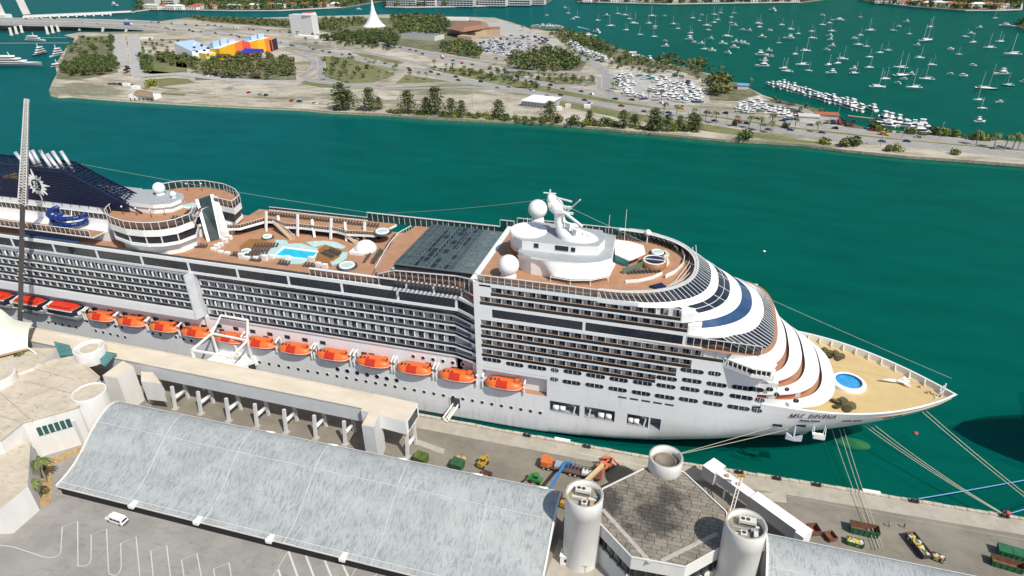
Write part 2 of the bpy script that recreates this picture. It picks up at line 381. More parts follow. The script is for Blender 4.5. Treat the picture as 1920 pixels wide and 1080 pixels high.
for a, b in MO:
    q = MB(); y0 = CY((a+b)/2)-half((a+b)/2, 10)
    q.box(a-0.1, b+0.1, y0+2.6, y0+2.8, 8.5, 12.4, grey); q.box(a, b, y0+0.15, y0+3.8, 8.4, 8.6, grey); q.box(a, b, y0+0.2, y0+3.8, 12.3, 12.5, grey)
    q.box(a-0.1, a, y0+0.1, y0+3.8, 8.5, 12.4, grey); q.box(b, b+0.1, y0+0.1, y0+3.8, 8.5, 12.4, grey)
    q.build('mooring_recess', ship)
    if b-a > 4:
        for k in (0.2, 0.42) if a != MO[1][0] else (0.55, 0.8):
            X = a+(b-a)*k; w = MB(); w.tube((X-0.8, y0+1.0, 9.6), (X+0.8, y0+1.0, 9.6), 0.8, white2, n=10); w.box(X-0.8, X+0.8, y0+0.5, y0+1.5, 8.6, 9.2, grey); w.build('liferaft_canister', ship)
        X = a+(b-a)*(0.8 if a != MO[1][0] else 0.15); w = MB(); w.bar((X, y0+0.6, 8.6), (X+0.4, y0+0.6, 11.2), 0.35, 0.35, white2); w.bar((X+0.4, y0+0.6, 11.2), (X-2.5, y0+1.6, 12), 0.3, 0.3, white2); w.build('davit_arm', ship)
for i, (a, b) in enumerate(lerp_line((1167, 745), (1255, 759), 5)):
    p = hull_hit(a, b); w = MB(); w.box(p.x-1.1, p.x+1.1, CY(p.x)-half(p.x, p.z)-0.06, YN+0.6, p.z-0.25, p.z+0.25, dgrey); w.build('slot', ship)

# ---- balcony rows
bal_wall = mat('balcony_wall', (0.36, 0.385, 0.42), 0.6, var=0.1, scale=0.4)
dr = MB()
dr.box(-1.0, -0.04, -0.04, 0, 0.02, 2.1, glassd); dr.box(0.04, 0.9, -0.04, 0, 0.02, 2.1, glassd); dr.box(-1.06, 0.96, -0.015, 0.02, 0, 2.18, bal_wall)
door_me = dr.mesh('balcony_door')
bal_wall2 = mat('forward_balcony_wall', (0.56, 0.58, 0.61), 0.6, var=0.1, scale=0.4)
door_var = []
curt = [mat('curtain_pale', (0.40, 0.38, 0.34), .8), mat('curtain_grey', (0.16, 0.17, 0.19), .8)]
for k_ in range(4):
    dr = MB(); w_ = (-0.72, -0.04, 0.04, 0.70)
    dr.box(w_[0], w_[1], -0.04, 0, 0.02, 2.1, glassd if k_ != 1 else curt[1]); dr.box(w_[2], w_[3], -0.04, 0, 0.02, 2.1, glassd if k_ != 2 else curt[0]); dr.box(-0.78, 0.76, -0.015, 0.02, 0, 2.18, bal_wall2)
    if k_ == 3: dr.box(-1.3, -.85, -1.0, -.6, 0, .75, mat('balcony_chair', (.12, .13, .15), .7)); dr.box(.9, 1.25, -1.1, -.7, 0, .5, white)
    door_var.append(dr.mesh('balcony_door'))
rdoor = random.Random(12)
part_m = mat('balcony_screen', (0.50, 0.53, 0.57), 0.5, var=.05); pt = MB(); pt.box(-0.05, 0.05, 0, 1.6, 0, 2.5, white); part_me = pt.mesh('balcony_partition')
FL = dict(A=42.9, B=39.9, C=32.75, D=29.7, E=26.65, F=23.6, G=20.55)
XE = dict(A=ox(1278, 588), B=ox(1290, 613), C=ox(1368, 674), D=ox(1296, 684), E=ox(1268, 698), F=ox(1229, 711))
XJ = -49.2                                            # corner where the forward block steps out
n_doors = [0]
stuffd = MB(); stuffp = MB()
def balcony_row(x0, x1, Y, f, top=2.5, pitch=2.95, single=True, depth=1.6, side=1, phase=0.0):
    s = MB(); s.box(x0, x1, Y, Y+depth+0.3, f-0.5, f, white); s.build('balcony_slab', ship)
    g = MB(); g.box(x0, x1, Y+0.03, Y+0.08, f, f+0.92, glassd); g.build('balustrade', ship)
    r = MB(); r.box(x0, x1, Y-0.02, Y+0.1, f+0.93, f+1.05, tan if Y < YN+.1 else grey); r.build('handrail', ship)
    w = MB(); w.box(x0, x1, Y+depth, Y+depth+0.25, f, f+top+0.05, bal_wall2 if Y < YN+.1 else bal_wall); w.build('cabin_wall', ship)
    n = max(1, round((x1-x0)/pitch)); pw = (x1-x0)/n
    for i in range(n):
        xc = x0+pw*(i+0.5)
        if single:
            link('balcony_door', rdoor.choice(door_var) if Y < YN+.1 or f > 28 else door_me, ship, loc=(xc+0.25, Y+depth-0.01, f)); n_doors[0] += 1
            link('balcony_partition', part_me, ship, loc=(x0+pw*i, Y+0.12, f), sc=(1, (depth-0.15)/1.6*(1 if Y < YN+.1 else .42), top/2.5))
        else:
            stuffd.box(xc-1.0, xc+1.1, Y+depth-0.05, Y+depth, f, f+2.1, glassd)
            stuffp.box(x0+pw*i-0.05, x0+pw*i+0.05, Y+0.12, Y+depth*.42, f, f+top, white)
# forward block, near side
balcony_row(-45.5, XE['A'], YN, FL['A'], 2.2, 3.0)
balcony_row(-48.6, XE['B'], YN, FL['B'], 2.3, 3.0)
for k in 'CDEF':
    balcony_row(-48.6, XE[k], YN, FL[k], 2.55, 2.95)
# middle, recessed
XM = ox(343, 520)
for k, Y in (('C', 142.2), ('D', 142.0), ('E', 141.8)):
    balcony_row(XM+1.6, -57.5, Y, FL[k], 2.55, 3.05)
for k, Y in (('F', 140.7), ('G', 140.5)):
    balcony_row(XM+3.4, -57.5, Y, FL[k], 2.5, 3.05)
# aft block
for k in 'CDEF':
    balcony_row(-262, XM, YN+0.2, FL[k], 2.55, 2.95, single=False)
stuffd.build('far_balcony_door', ship, kind='stuff'); stuffp.build('far_balcony_partition', ship, kind='stuff')
# diagonal strips joining middle to forward block
for k in 'CDEFG':
    f = FL[k]; Y0 = {'C': 142.2, 'D': 142.0, 'E': 141.8, 'F': 140.7, 'G': 140.5}[k]
    d = MB(); d.obox([(-57.5, Y0), (-50, YN+0.4), (-50, YN+3.5), (-57.5, Y0+3)], f-0.5, f, white); d.build('balcony_slab', ship)
    d = MB(); d.bar((-57.5, Y0+0.1, f+0.46), (-50, YN+0.5, f+0.46), 0.06, 0.92, glassd); d.build('balustrade', ship)
    d = MB(); d.bar((-57.5, Y0+0.1, f+1.0), (-50, YN+0.5, f+1.0), 0.14, 0.12, grey); d.build('handrail', ship)
    d = MB(); d.bar((-57.5, Y0+1.6, f+1.3), (-50, YN+3.2, f+1.3), 0.2, 2.6, bal_wall); d.build('cabin_wall', ship)

# ---- solid skins of the superstructure
sk = MB()
TOPC = 39.3
# core
sk.box(-262, -50, 144.9, 171, 13.5, 39.1, white); sk.box(-262, -50, 171, YF, 13.5, 39.1, white)
sk.box(-52, -6, 139.75, YF-0.1, 13.5, 45.6, white); sk.box(-6, 4, 143, YF-4, 36, 43.4, white)
# column at the step, and frames round the openings
sk.box(-50.2, -48.6, YN-0.05, 141, 13.45, 46.6, white)
sk.box(-48.6, -45.5, YN-0.02, 139.7, 42.4, 45.9, white)
sk.box(-48.6, -8, YN-0.02, 139.7, 45.4, 46.4, white)               # band under the top rail
sk.box(-48.6, 8, YN-0.01, 139.8, 38.9, 39.45, white)
sk.box(-48.6, 8, YN-0.01, 139.8, 35.3, 36.3, white)
sk.box(-48.6, -45.3, YN-0.01, 139.8, 36.3, 38.9, white)
sk.box(-48.6, 22, YN, 139.7, 20.0, 23.1, white)                    # row of pill windows
sk.box(-50, XB, YN, 139.7, 19.2, 20.05, white)
for k, z1 in (('A', 45.4), ('B', 42.4), ('C', 35.3), ('D', 32.25), ('E', 29.2), ('F', 26.15)):
    xe = XE[k]; z0 = FL[k]-0.5
    if k in 'AB': sk.obox([(xe, YN), (xe+.3, YN), (xe+3.2, YN+1.3), (xe+3.2, 141.6), (xe, 141.6)], z0, z1-.5, white)
    else: sk.box(xe, 22.5, YN, 139.9, z0, z1, white)
# aft block surround
sk.box(-262, XM, YN+0.15, 140, 20.2, 23.1, white)
sk.obox([(XM, YN+0.15), (XM+.5, YN+0.15), (XM+1.3, 140.6), (XM+1.2, 142.3), (XM, 143.3)], 20.2, 35.5, bal_wall2)
# band above the middle balconies and overhang
sk.box(-262, -56, 140.9, 141.4, 38.75, 39.6, white); sk.box(-262, -56, 140.9, 145, 35.0, 35.85, white)
sk.box(-262, -56, 142.3, 144.9, 13.5, 20.1, white); sk.box(XM+1, -57.5, 140.9, 142.4, 13.45, 20.1, white)
sk.obox([(-56, 140.9), (-50.2, YN), (-50.2, 145), (-56, 145)], 35.0, 35.85, white)
sk.obox([(-56, 140.9), (-50.2, YN), (-50.2, 145), (-56, 145)], 38.75, 39.6, white)
sk.build('superstructure', ship)

# ---- long dark glass bands, one object per bay
def band(x0, x1, Y, z0, z1, bay, name='window_band', gap=0.7, m=glassd):
    n = max(1, round((x1-x0)/bay)); w = (x1-x0)/n
    for i in range(n):
        b = MB(); a = x0+w*i; b.box(a, a+w-gap, Y+0.12, Y+0.5, z0, z1, m)
        o = b.build(name, ship)
        f = MB(); f.box(a+w-gap, a+w, Y, Y+0.5, z0, z1, white)
        for t in range(1, int((w-gap)/2.1)): f.box(a+t*2.1-0.03, a+t*2.1+0.03, Y+0.1, Y+0.2, z0, z1, dgrey)
        f.build('mullion', o)
band(-262, -56, 140.95, 35.85, 38.75, 17.2)
band(-45.3, 4.0, YN, 36.3, 38.9, 24.6)
band(-78.5, -54.5, 141.2, 39.6, 42.0, 8.0, gap=0.5)
b = MB(); b.obox([(-56, 141.1), (-50.3, YN+0.2), (-50.3, 141.5), (-56, 144)], 35.85, 38.75, glassd); b.build('window_band', ship)
b = MB(); b.obox([(-54.5, 141.3), (-50.3, YN+0.4), (-50.3, 141.5), (-54.5, 144)], 39.6, 42.0, glassd); b.build('window_band', ship)

# ---- pill windows on the white side forward
def pill(px0, py0, px1, py1, h=1.25, mull=3):
    a = atY(px0, py0, YN); c = atY(px1, py1, YN); z = (a.z+c.z)/2
    x0, x1 = a.x, c.x; y = YN-0.06 if z > 20 else CY((x0+x1)/2)-half((x0+x1)/2, z)-0.08
    w = MB(); r = h/2; pts = []
    for cx, a0 in ((x1-r, -90), (x0+r, 90)):
        for k in range(7): t = R_(a0+180*k/6); pts.append((cx+r*math.cos(t), z+r*math.sin(t)))
    w.face([(p[0], y-0.05, p[1]) for p in pts], glassd)
    w.face([(p[0], y, p[1]) for p in pts][::-1], glassd)
    n = len(pts)
    for i in range(n):
        j = (i+1) % n; w.face([(pts[i][0], y, pts[i][1]), (pts[j][0], y, pts[j][1]), (pts[j][0], y-0.05, pts[j][1]), (pts[i][0], y-0.05, pts[i][1])], white)
    o = w.build('cabin_window', ship)
    m_ = MB(); L = x1-x0
    for k in range(1, mull+1):
        xx = x0+L*k/(mull+1); m_.box(xx-0.07, xx+0.07, y-0.09, y-0.04, z-r*0.95, z+r*0.95, grey if k != 2 else white)
    m_.build('mullion', o)
# (first px, y) .. stepping along the rows read off the photograph
for x0, y0, x1, y1 in [(905, 671, 940, 678), (949, 680, 982, 686), (990, 686, 1025, 692), (1033, 692, 1048, 695), (1057, 694, 1091, 701), (1099, 701, 1135, 708), (1143, 708, 1178, 715), (1187, 714, 1223, 721), (1231, 720, 1267, 727), (1276, 726, 1312, 733), (1320, 733, 1357, 740),
                       (1032, 709, 1047, 712), (1055, 713, 1089, 720), (1098, 719, 1132, 726), (1141, 726, 1176, 733), (1185, 733, 1220, 740), (1228, 740, 1265, 747), (1273, 746, 1309, 753), (1318, 753, 1355, 760), (1364, 760, 1406, 768), (1410, 767, 1429, 771),
                       (1231, 706, 1270, 712), (1279, 710, 1316, 717), (1325, 717, 1363, 724), (1368, 741, 1412, 747), (1416, 748, 1434, 751), (1276, 692, 1320, 698), (1328, 698, 1352, 702), (1372, 724, 1412, 730)]:
    pill(x0, y0, x1, y1)
w = MB()
for i in range(22):
    X = -60-i*3.9; w.box(X-1.1, X+0.9, 142.95-2.0, 143.1-2.0, 20.25-0.0, 20.5, dgrey)
o_ = w.build('vent_slot', ship, kind='stuff')

# ---- stepped front: sun visors, glass, decks
def ribbon(A, B, mt, name, smooth=True, thick=0.0):
    q = MB(); q.strip(A, B, mt, smooth)
    if thick:
        B2 = [p-Vector((0, 0, thick)) for p in B]; q.strip(B, B2, mt, smooth)
    return q.build(name, ship)
R0 = nose(5.0, -18, 48.6, 2.3, x0=-18); R0b = nose(8.6, -17, 46.3, 2.5, x0=-18)
cW1 = nose(10.6, -14, 45.1, 2.45, x0=-18); cG2 = nose(13.7, -10, 43.4, 2.3, x0=-14); cW3 = nose(16.8, -8, 42.0, 2.3, x0=-12)
cB4 = nose(19.6, -6, 40.5, 2.3, x0=-10); cW5 = nose(22.7, 0, 38.9, 2.35, x0=-8)
def W_(c, n=39):                                       # same point count for strips
    return c
ribbon(R0b, cW1, white2, 'white_visor', thick=0.0)
def subcurve(c, i0, i1): return c[i0:i1]
def clipx(A, B, x, y0=-1e9):
    idx = [i for i, p in enumerate(A) if (p.x+B[i].x)/2 >= x or p.y > YC]
    return [A[i] for i in idx], [B[i] for i in idx]
tA, tB = XE['A']-.5, XE['B']-.5
ribbon(*clipx(cW1, cG2, tA), white2, 'white_visor'); ribbon(*clipx([p+Vector((0, 0, .04)) for p in cW1], [p+Vector((0, 0, .04)) for p in cG2], tA+1.5), glassd, 'glass_visor'); ribbon(*clipx(cG2, cW3, tA), white2, 'white_visor')
ribbon(*clipx(cW3, cB4, tB), white2, 'white_visor'); ribbon(*clipx([p+Vector((0, 0, .04)) for p in cW3], [p+Vector((0, 0, .04)) for p in cB4], tB+1.2), glassb, 'blue_visor'); ribbon(*clipx(cB4, cW5, tB), white2, 'white_visor', thick=0.4)
# bars on the two glass ribbons
def bars(A, B, step, w_, mt, name, lift=0.06, skip0=0, skip1=0):
    q = MB()
    for i in range(skip0, len(A)-skip1, step):
        q.bar(A[i]+Vector((0, 0, lift)), B[i]+Vector((0, 0, lift)), w_, w_, mt)
    return q.build(name, ship)
c1_, c2_ = clipx(cW1, cG2, tA+1.5)
bars(c1_, c2_, 3, 0.12, white, 'glazing_bar')
mid = [(a+b)/2+Vector((0, 0, 0.05)) for a, b in zip(c1_, c2_)]
q = MB()
for a, b in zip(mid, mid[1:]): q.bar(a, b, 0.12, 0.12, white)
q.build('glazing_bar', ship)
bars(*clipx(cW3, cB4, tB+1.2), 2, 0.05, navy, 'panel_joint', lift=0.03)
# slanted windscreen round the top deck
scap = mat('screen_cap_grey', (0.60, 0.60, 0.57), 0.6)
def slant_screen(A, B, mt, cap=0.5, post=0.13, capm=scap, name='windscreen_pane'):
    for i in range(len(A)-1):
        if (A[i]-A[i+1]).length < 0.05 and (B[i]-B[i+1]).length < 0.05: continue
        q = MB(); q.face([A[i], A[i+1], B[i+1], B[i]], mt(A[i]) if callable(mt) else mt); q.build(name, ship)
    q = MB()
    for i in range(len(A)): q.bar(A[i], B[i], post, post, white)
    for a, b in zip(A, A[1:]): q.bar(a, b, cap, 0.18, capm)
    q.build('windscreen_frame', ship)
def resample(c, step):
    L = [0]
    for a, b in zip(c, c[1:]): L.append(L[-1]+(b-a).length)
    n = max(1, round(L[-1]/step)); out = []; j = 0
    for k in range(n+1):
        d = L[-1]*k/n
        while j < len(L)-2 and L[j+1] < d: j += 1
        t = (d-L[j])/max(1e-9, L[j+1]-L[j]); out.append(c[j].lerp(c[j+1], min(1, t)))
    return out
fr_b = resample(R0b[1:-1], 1.75)
fr_t = resample(R0[1:-1], 1.75)
nn = min(len(fr_b), len(fr_t)); 
def resn(c, n):
    L = [0]
    for a, b in zip(c, c[1:]): L.append(L[-1]+(b-a).length)
    out = []; j = 0
    for k in range(n+1):
        d = L[-1]*k/n
        while j < len(L)-2 and L[j+1] < d: j += 1
        t = (d-L[j])/max(1e-9, L[j+1]-L[j]); out.append(c[j].lerp(c[j+1], min(1, t)))
    return out
slant_screen(resn(R0[1:-1], 52), resn(R0b[1:-1], 52), lambda p: tglass if p.x < -3 else glassd, cap=0.5)
q = MB(); q.strip([p+Vector((0, 0, 0)) for p in R0[1:-1]], [Vector((p.x-(0.9 if p.x > -10 else 0), YC+(p.y-YC)*0.94, p.z-0.1)) for p in R0[1:-1]], scap); q.build('screen_cap', ship)
def straight_screen(x0, x1, Y, z0, z1, step, mt=tglass, cap=0.35, out=0.0):
    n = max(1, round((x1-x0)/step)); A = [Vector((x0+(x1-x0)*i/n, Y, z1)) for i in range(n+1)]; B = [Vector((p.x, Y+out, z0)) for p in A]
    slant_screen(A, B, mt, cap)
straight_screen(-49, -18, YN+0.05, 46.4, 48.6, 1.8)
straight_screen(-49, -18, YF-0.05, 46.4, 48.6, 1.9)
straight_screen(-54.5, -50, YF-0.05, 42.5, 47.4, 1.9)
straight_screen(-100, -54.5, YF-0.05, 42.3, 45.2, 1.9, cap=0.6)
# bridge-top deck, its windscreen and the visors below
cBr = nose(26.4, 15, 36.0, 3.0, hw=HB+0.6); cK0 = nose(22.2, 5, 38.9, 2.8, hw=HB-2.2); cK1 = nose(25.6, 12, 36.25, 3.2, hw=HB-0.4)
q = MB(); q.face([(-20, YN+0.1, 36.0)]+[tuple(p) for p in cBr]+[(-20, YF, 36.0)], deckm); q.build('bridge_top_deck', ship)
w5i = nose(21.8, -1, 39.0, 2.35, x0=-8, hw=HB-0.7); w5j = [Vector((p.x, p.y, 36.0)) for p in w5i]
ribbon(w5i, w5j, glassd, 'deck_house_front')
slant_screen(resn(cK0[3:-3], 34), resn(cK1[3:-3], 34), glassd, cap=0.2, post=0.16, capm=white)
straight_screen(4.2, 21.5, YN+0.15, 36.3, 38.8, 1.75, mt=tglass, cap=0.22)
C1 = nose(29.4, 13, 31.6, 2.5); I2 = nose(30.3, 15, 30.2, 2.85); C2 = nose(33.8, 14, 28.3, 2.6)
I3 = nose(34.7, 17, 27.1, 2.85); C3 = nose(38.6, 16, 25.3, 2.7); I4 = nose(39.4, 19, 24.1, 2.9); C4 = nose(43.0, 18, 22.0, 2.9)
for up, lo in ((cBr, C1), (I2, C2), (I3, C3), (I4, C4)):
    ribbon(up, lo, white2, 'white_visor', thick=0.45)
def lower(c, z, inset=0.5):
    return [Vector((p.x-inset*(1 if p.x > 15 else 0), YC+(p.y-YC)*(1-inset/HB), z)) for p in c]
for c, z in ((C1, 29.4), (C2, 26.3), (C3, 23.3), (C4, 20.7)):
    a = lower(c, c[0].z-0.3); b_ = lower(c, z); ribbon(a, b_, pink if z > 21 else white, 'deck_front_wall')  # dark red walls carry the shadow line below each visor
for c, z in ((I2, 29.4), (I3, 26.3), (I4, 23.3)):
    q = MB(); q.face([tuple(Vector((p.x, p.y, z))) for p in c], deckm); q.build('terrace_deck', ship)
# aft-side wall below the visors (side of the front)
q = MB()
for (zt, c) in ((31.6, C1), (28.3, C2), (25.3, C3)): pass
q.box(8, 22.6, YN+0.4, YF-0.5, 20.8, 35.9, white); q.build('front_core', ship)
q = MB(); q.box(22.5, 27, YN+1.2, YF-1.2, 20.8, 28.3, white); q.box(26, 33, YN+4, YF-4, 20.8, 25.3, white); q.build('front_core', ship)
# small windows at near ends of the terraces
for px0, py0, px1, py1 in ((1404, 726, 1432, 731), (1436, 727, 1450, 730), (1451, 737, 1461, 740), (1487, 748, 1498, 752), (1471, 727, 1480, 730)):
    pill(px0, py0+1, px1, py1+1, 1.3, 1)
# ---- bridge wing (near side)
wa = atY(1379, 661, YN); wz0, wz1 = 31.7, 34.3
bwg = MB(); wing = [(13.5, YN), (19.8, YN-2.8), (24.2, YN-2.8), (25.6, YN+0.6), (24, YN+3), (13.5, YN+3)]
bwg.obox(wing, wz0, wz0+0.9, white2); bwg.obox(wing, wz1-0.35, wz1, white2)
wi = [(14.1, YN), (20.0, YN-2.5), (24.0, YN-2.5), (25.2, YN+0.6), (24, YN+2.9), (14, YN+2.9)]
bwg.obox(wi, wz0+0.9, wz1-0.35, glassd)
for a, b_, n in (((13.5, YN), (19.8, YN-2.8), 6), ((19.8, YN-2.8), (24.2, YN-2.8), 4)):
    for i in range(n+1):
        t = i/n; x = a[0]+(b_[0]-a[0])*t; y = a[1]+(b_[1]-a[1])*t; bwg.box(x-0.1, x+0.1, y-0.02, y+0.25, wz0+0.9, wz1-0.35, white2)
bwg.build('bridge_wing', ship)
q = MB(); q.obox([(13.5, YN), (25.6, YN+0.6), (22, YN+0.7), (14, YN+0.7)], 29, 31.2, white); q.build('wing_bracket', ship)

# ---- open decks
q = MB(); q.face([(-50, YN+0.3, 45.95)]+[tuple(Vector((p.x, p.y, 45.95))) for p in R0b[1:-1]]+[(-50, YF-0.3, 45.95)], deckm); q.build('sun_deck', ship)
q = MB(); q.box(-262, -50, 141.4, YF-0.1, 39.15, 39.32, deckm); q.build('pool_deck', ship)
# edge of the pool deck: white gunwale and dark strip (near)
q = MB(); q.box(-262, -78.5, 140.9, 141.35, 39.6, 39.75, white); q.box(-262, -100.5, 141.4, 141.5, 39.6, 40.4, dgrey); q.build('deck_edge', ship)
straight_screen(-100.5, -79, 141.3, 39.75, 42.0, 1.75)
q = MB(); q.box(-100.5, -79, 141.0, 141.7, 41.95, 42.2, white); q.build('screen_cap', ship)
# upper walkway near the glass roof
q = MB(); q.obox([(-79, 141.1), (-55, 141.1), (-50.3, YN+0.2), (-50.3, 145), (-79, 144.6)], 41.95, 42.45, white, deckm); q.build('walkway', ship)
A = [at(px, py, 45.2) for px, py in ((722, 519), (760, 514), (827, 512), (888, 514), (898, 520))]
A = resn([Vector((-79, 141.3, 43.2)), Vector((-74, 141.3, 44.9)), Vector((-56, 141.3, 45.6)), Vector((-50.2, YN+0.3, 46.8))], 17); B = [Vector((p.x, p.y, 42.45)) for p in A]
slant_screen(A, B, tglass, cap=0.4)
# raised deck between the pool and the roof, and the far-side gallery
def px_poly(pts, z): return [at(x, y, z) for x, y in pts]
e1 = px_poly([(705, 508.7), (719.6, 481.7), (732, 461), (748.7, 442), (771.7, 429.6)], 42.4)
q = MB(); q.obox([(p.x, p.y) for p in e1]+[(e1[-1].x, YF-0.2), (-50.2, YF-0.2), (-50.2, 142.5), (-79, 142.5)], 39.35, 42.38, cream, deckm); q.build('raised_deck', ship)
e2 = px_poly([(425, 428), (449, 427.5), (472, 421), (497, 414), (513, 415), (534, 424), (567, 426), (588, 428.5), (630, 433), (649, 438), (692, 440), (702, 441)], 42.3)
q = MB(); e2p = [(p.x, p.y) for p in e2]
q.obox([(-141, e2p[0][1])]+e2p+[(e2p[-1][0]+3, YF-0.2), (-141, YF-0.2)], 41.5, 42.3, white2, deckm); q.build('gallery_deck', ship)
q = MB(); q.obox([(-141, e2p[0][1]+3.5)]+[(x, y+3.5) for x, y in e2p]+[(e2p[-1][0], YF-0.2), (-141, YF-0.2)], 39.3, 41.5, navy); q.build('gallery_front', ship)
q = MB()
e2s = resn(e2, 60)
for p in e2s: q.bar(p+Vector((0, 0.1, 0)), p+Vector((0, 0.1, 1.1)), 0.07, 0.07, cream)
for a, b_ in zip(e2s, e2s[1:]): q.bar(a+Vector((0, 0.1, 1.1)), b_+Vector((0, 0.1, 1.1)), 0.14, 0.1, cream); q.face([a+Vector((0, 0.1, 0)), b_+Vector((0, 0.1, 0)), b_+Vector((0, 0.1, 1.0)), a+Vector((0, 0.1, 1.0))], tglass)
q.build('gallery_railing', ship)
q = MB()
e1s = resn(e1, 24)
for p in e1s: q.bar(p, p+Vector((0, 0, 1.2)), 0.07, 0.07, white)
for a, b_ in zip(e1s, e1s[1:]): q.bar(a+Vector((0, 0, 1.2)), b_+Vector((0, 0, 1.2)), 0.2, 0.12, white2)
q.build('deck_railing', ship)
# far low rail
q = MB(); q.box(-137, -100, YF-0.3, YF, 42.3, 42.5, white)
for i in range(19):
    x = -137+i*2; q.box(x, x+1.7, YF-0.15, YF-0.05, 42.6, 43.4, dgrey)
q.box(-137, -100, YF-0.2, YF, 43.4, 43.55, white); q.build('far_railing', ship)
# tall leaning posts along the gallery
for (xb, yb, xt, yt) in ((499, 434, 499, 396), (526, 430, 521, 404), (558, 443, 558, 402), (590, 445, 585, 411), (620, 449, 621, 409), (650, 452, 647, 416), (683, 450, 684, 416)):
    b_ = at(xb, yb, 39.4); t_p = atY(xt, yt, b_.y+1.5); q = MB(); q.bar(b_, t_p, 0.75, 0.5, white2); q.build('leaning_post', ship)
# stairs
def stair(p, q_, w_, name='stairway'):
    s = MB(); p = Vector(p); q_ = Vector(q_); n = 12; d = (q_-p); sd_ = Vector((-d.y, d.x, 0)).normalized()*w_/2
    for i in range(n):
        c = p+d*((i+0.5)/n); s.obox([tuple((c+sd_-d*(0.5/n)).xy), tuple((c-sd_-d*(0.5/n)).xy), tuple((c-sd_+d*(0.5/n)).xy), tuple((c+sd_+d*(0.5/n)).xy)], c.z-0.25, c.z, tan)
    for k in (1, -1): s.bar(p+sd_*k+Vector((0, 0, 1)), q_+sd_*k+Vector((0, 0, 1)), 0.12, 0.1, white2); s.bar(p+sd_*k, q_+sd_*k, 0.12, 0.35, cream)
    s.build(name, ship)
stair(at(516, 417, 42.3), at(549, 449, 39.4), 1.6); stair(at(640, 432, 42.3), at(670, 456, 39.4), 1.6)

# ---- pool, tubs, stage
def flat(pts, z, mt, name, h=0.12, parent=ship):
    q = MB(); q.obox([(p[0], p[1]) for p in pts], z, z+h, mt); return q.build(name, parent)
def zpx(pts, z, sx=4.8, ox_=380, oy=340): return [at(ox_+x/sx, oy+y/sx, z) for x, y in pts]
flat(zpx([(650, 530), (750, 530), (775, 565), (830, 560), (900, 565), (1040, 612), (1020, 690), (880, 745), (760, 745), (740, 700), (650, 692), (600, 690), (500, 668), (560, 630), (640, 600), (660, 560)], 39.34), 39.34, poolp, 'splash_zone', 0.14)
flat(zpx([(725, 590), (1045, 632), (970, 708), (645, 668)], 39.5), 39.45, white2, 'pool_rim', 0.25)
flat(zpx([(740, 603), (1030, 642), (962, 697), (662, 660)], 39.7), 39.68, poolw, 'pool', 0.06)
flat(zpx([(930, 550), (1000, 540), (1100, 538), (1200, 548), (1290, 590), (1250, 610), (1190, 600), (1100, 570), (1050, 580), (1000, 600)], 39.34), 39.34, poolp, 'splash_zone', 0.14)
flat(zpx([(1240, 640), (1310, 640), (1295, 690), (1240, 735), (1170, 757), (1148, 735), (1190, 715), (1235, 680)], 39.34), 39.34, poolp, 'splash_zone', 0.14)
amber = mat('amber_mosaic', (0.30, 0.14, 0.035), 0.5, var=0.2, scale=1.0)
flat(zpx([(330, 590), (420, 520), (520, 520), (640, 560), (640, 600), (560, 640), (500, 680), (430, 640), (340, 630)], 39.34), 39.33, amber, 'mosaic_floor', 0.06)
flat(zpx([(1040, 615), (1100, 575), (1180, 590), (1250, 620), (1230, 680), (1140, 720), (1160, 770), (1050, 750), (960, 710), (1020, 680)], 39.34), 39.33, amber, 'mosaic_floor', 0.06)
def tub(x, y, r, z=39.35, sx=4.8, ox_=380, oy=340, col=poolp):
    c = at(ox_+x/sx, oy+y/sx, z); q = MB(); q.lathe(c, [(r*1.55, 0), (r*1.5, 0.35), (r*1.15, 0.4)], dgrey, 20); q.lathe(c, [(r*1.15, 0.0), (r*1.15, 0.75), (r, 0.8), (r*0.95, 0.6), (0.01, 0.6)], white2, 20)
    o = q.build('hot_tub', ship); w = MB(); w.lathe(c, [(r*0.93, 0.66), (0.01, 0.67)], col, 20); w.build('water', o)
tub(585, 508, 1.3); tub(395, 640, 1.3); tub(1618, 462, 1.9, z=42.4); tub(1300, 768, 2.0)
# white shell stage
c = at(686, 470, 39.4); q = MB(); q.ball((c.x, c.y, 39.4), 3.6, white2, sq=0.95, z0=0.0); q.build('stage_shell', ship)
q = MB(); q.obox([(c.x-3.8, c.y-3.6), (c.x+1.0, c.y-3.6), (c.x+1.0, c.y+1), (c.x-3.8, c.y+1)], 39.35, 40.2, white2); q.build('stage_base', ship)
# rocks / white scenery left of the pool
random.seed(3)
for (x, y) in ((100, 620), (130, 600), (160, 580), (200, 550), (240, 520), (160, 640), (220, 650), (350, 690), (400, 700), (480, 700), (560, 710), (620, 690), (980, 720), (1040, 760), (1100, 780), (760, 690)):
    p = at(380+x/4.8, 340+y/4.8, 39.4); rk = MB(); rk.obox([(p.x-0.9, p.y-0.3), (p.x+1.0, p.y-0.5), (p.x+0.8, p.y+0.7), (p.x-0.8, p.y+0.5)], 39.35, 39.9+random.random()*1.2, white2); rk.build('planter_wall', ship)

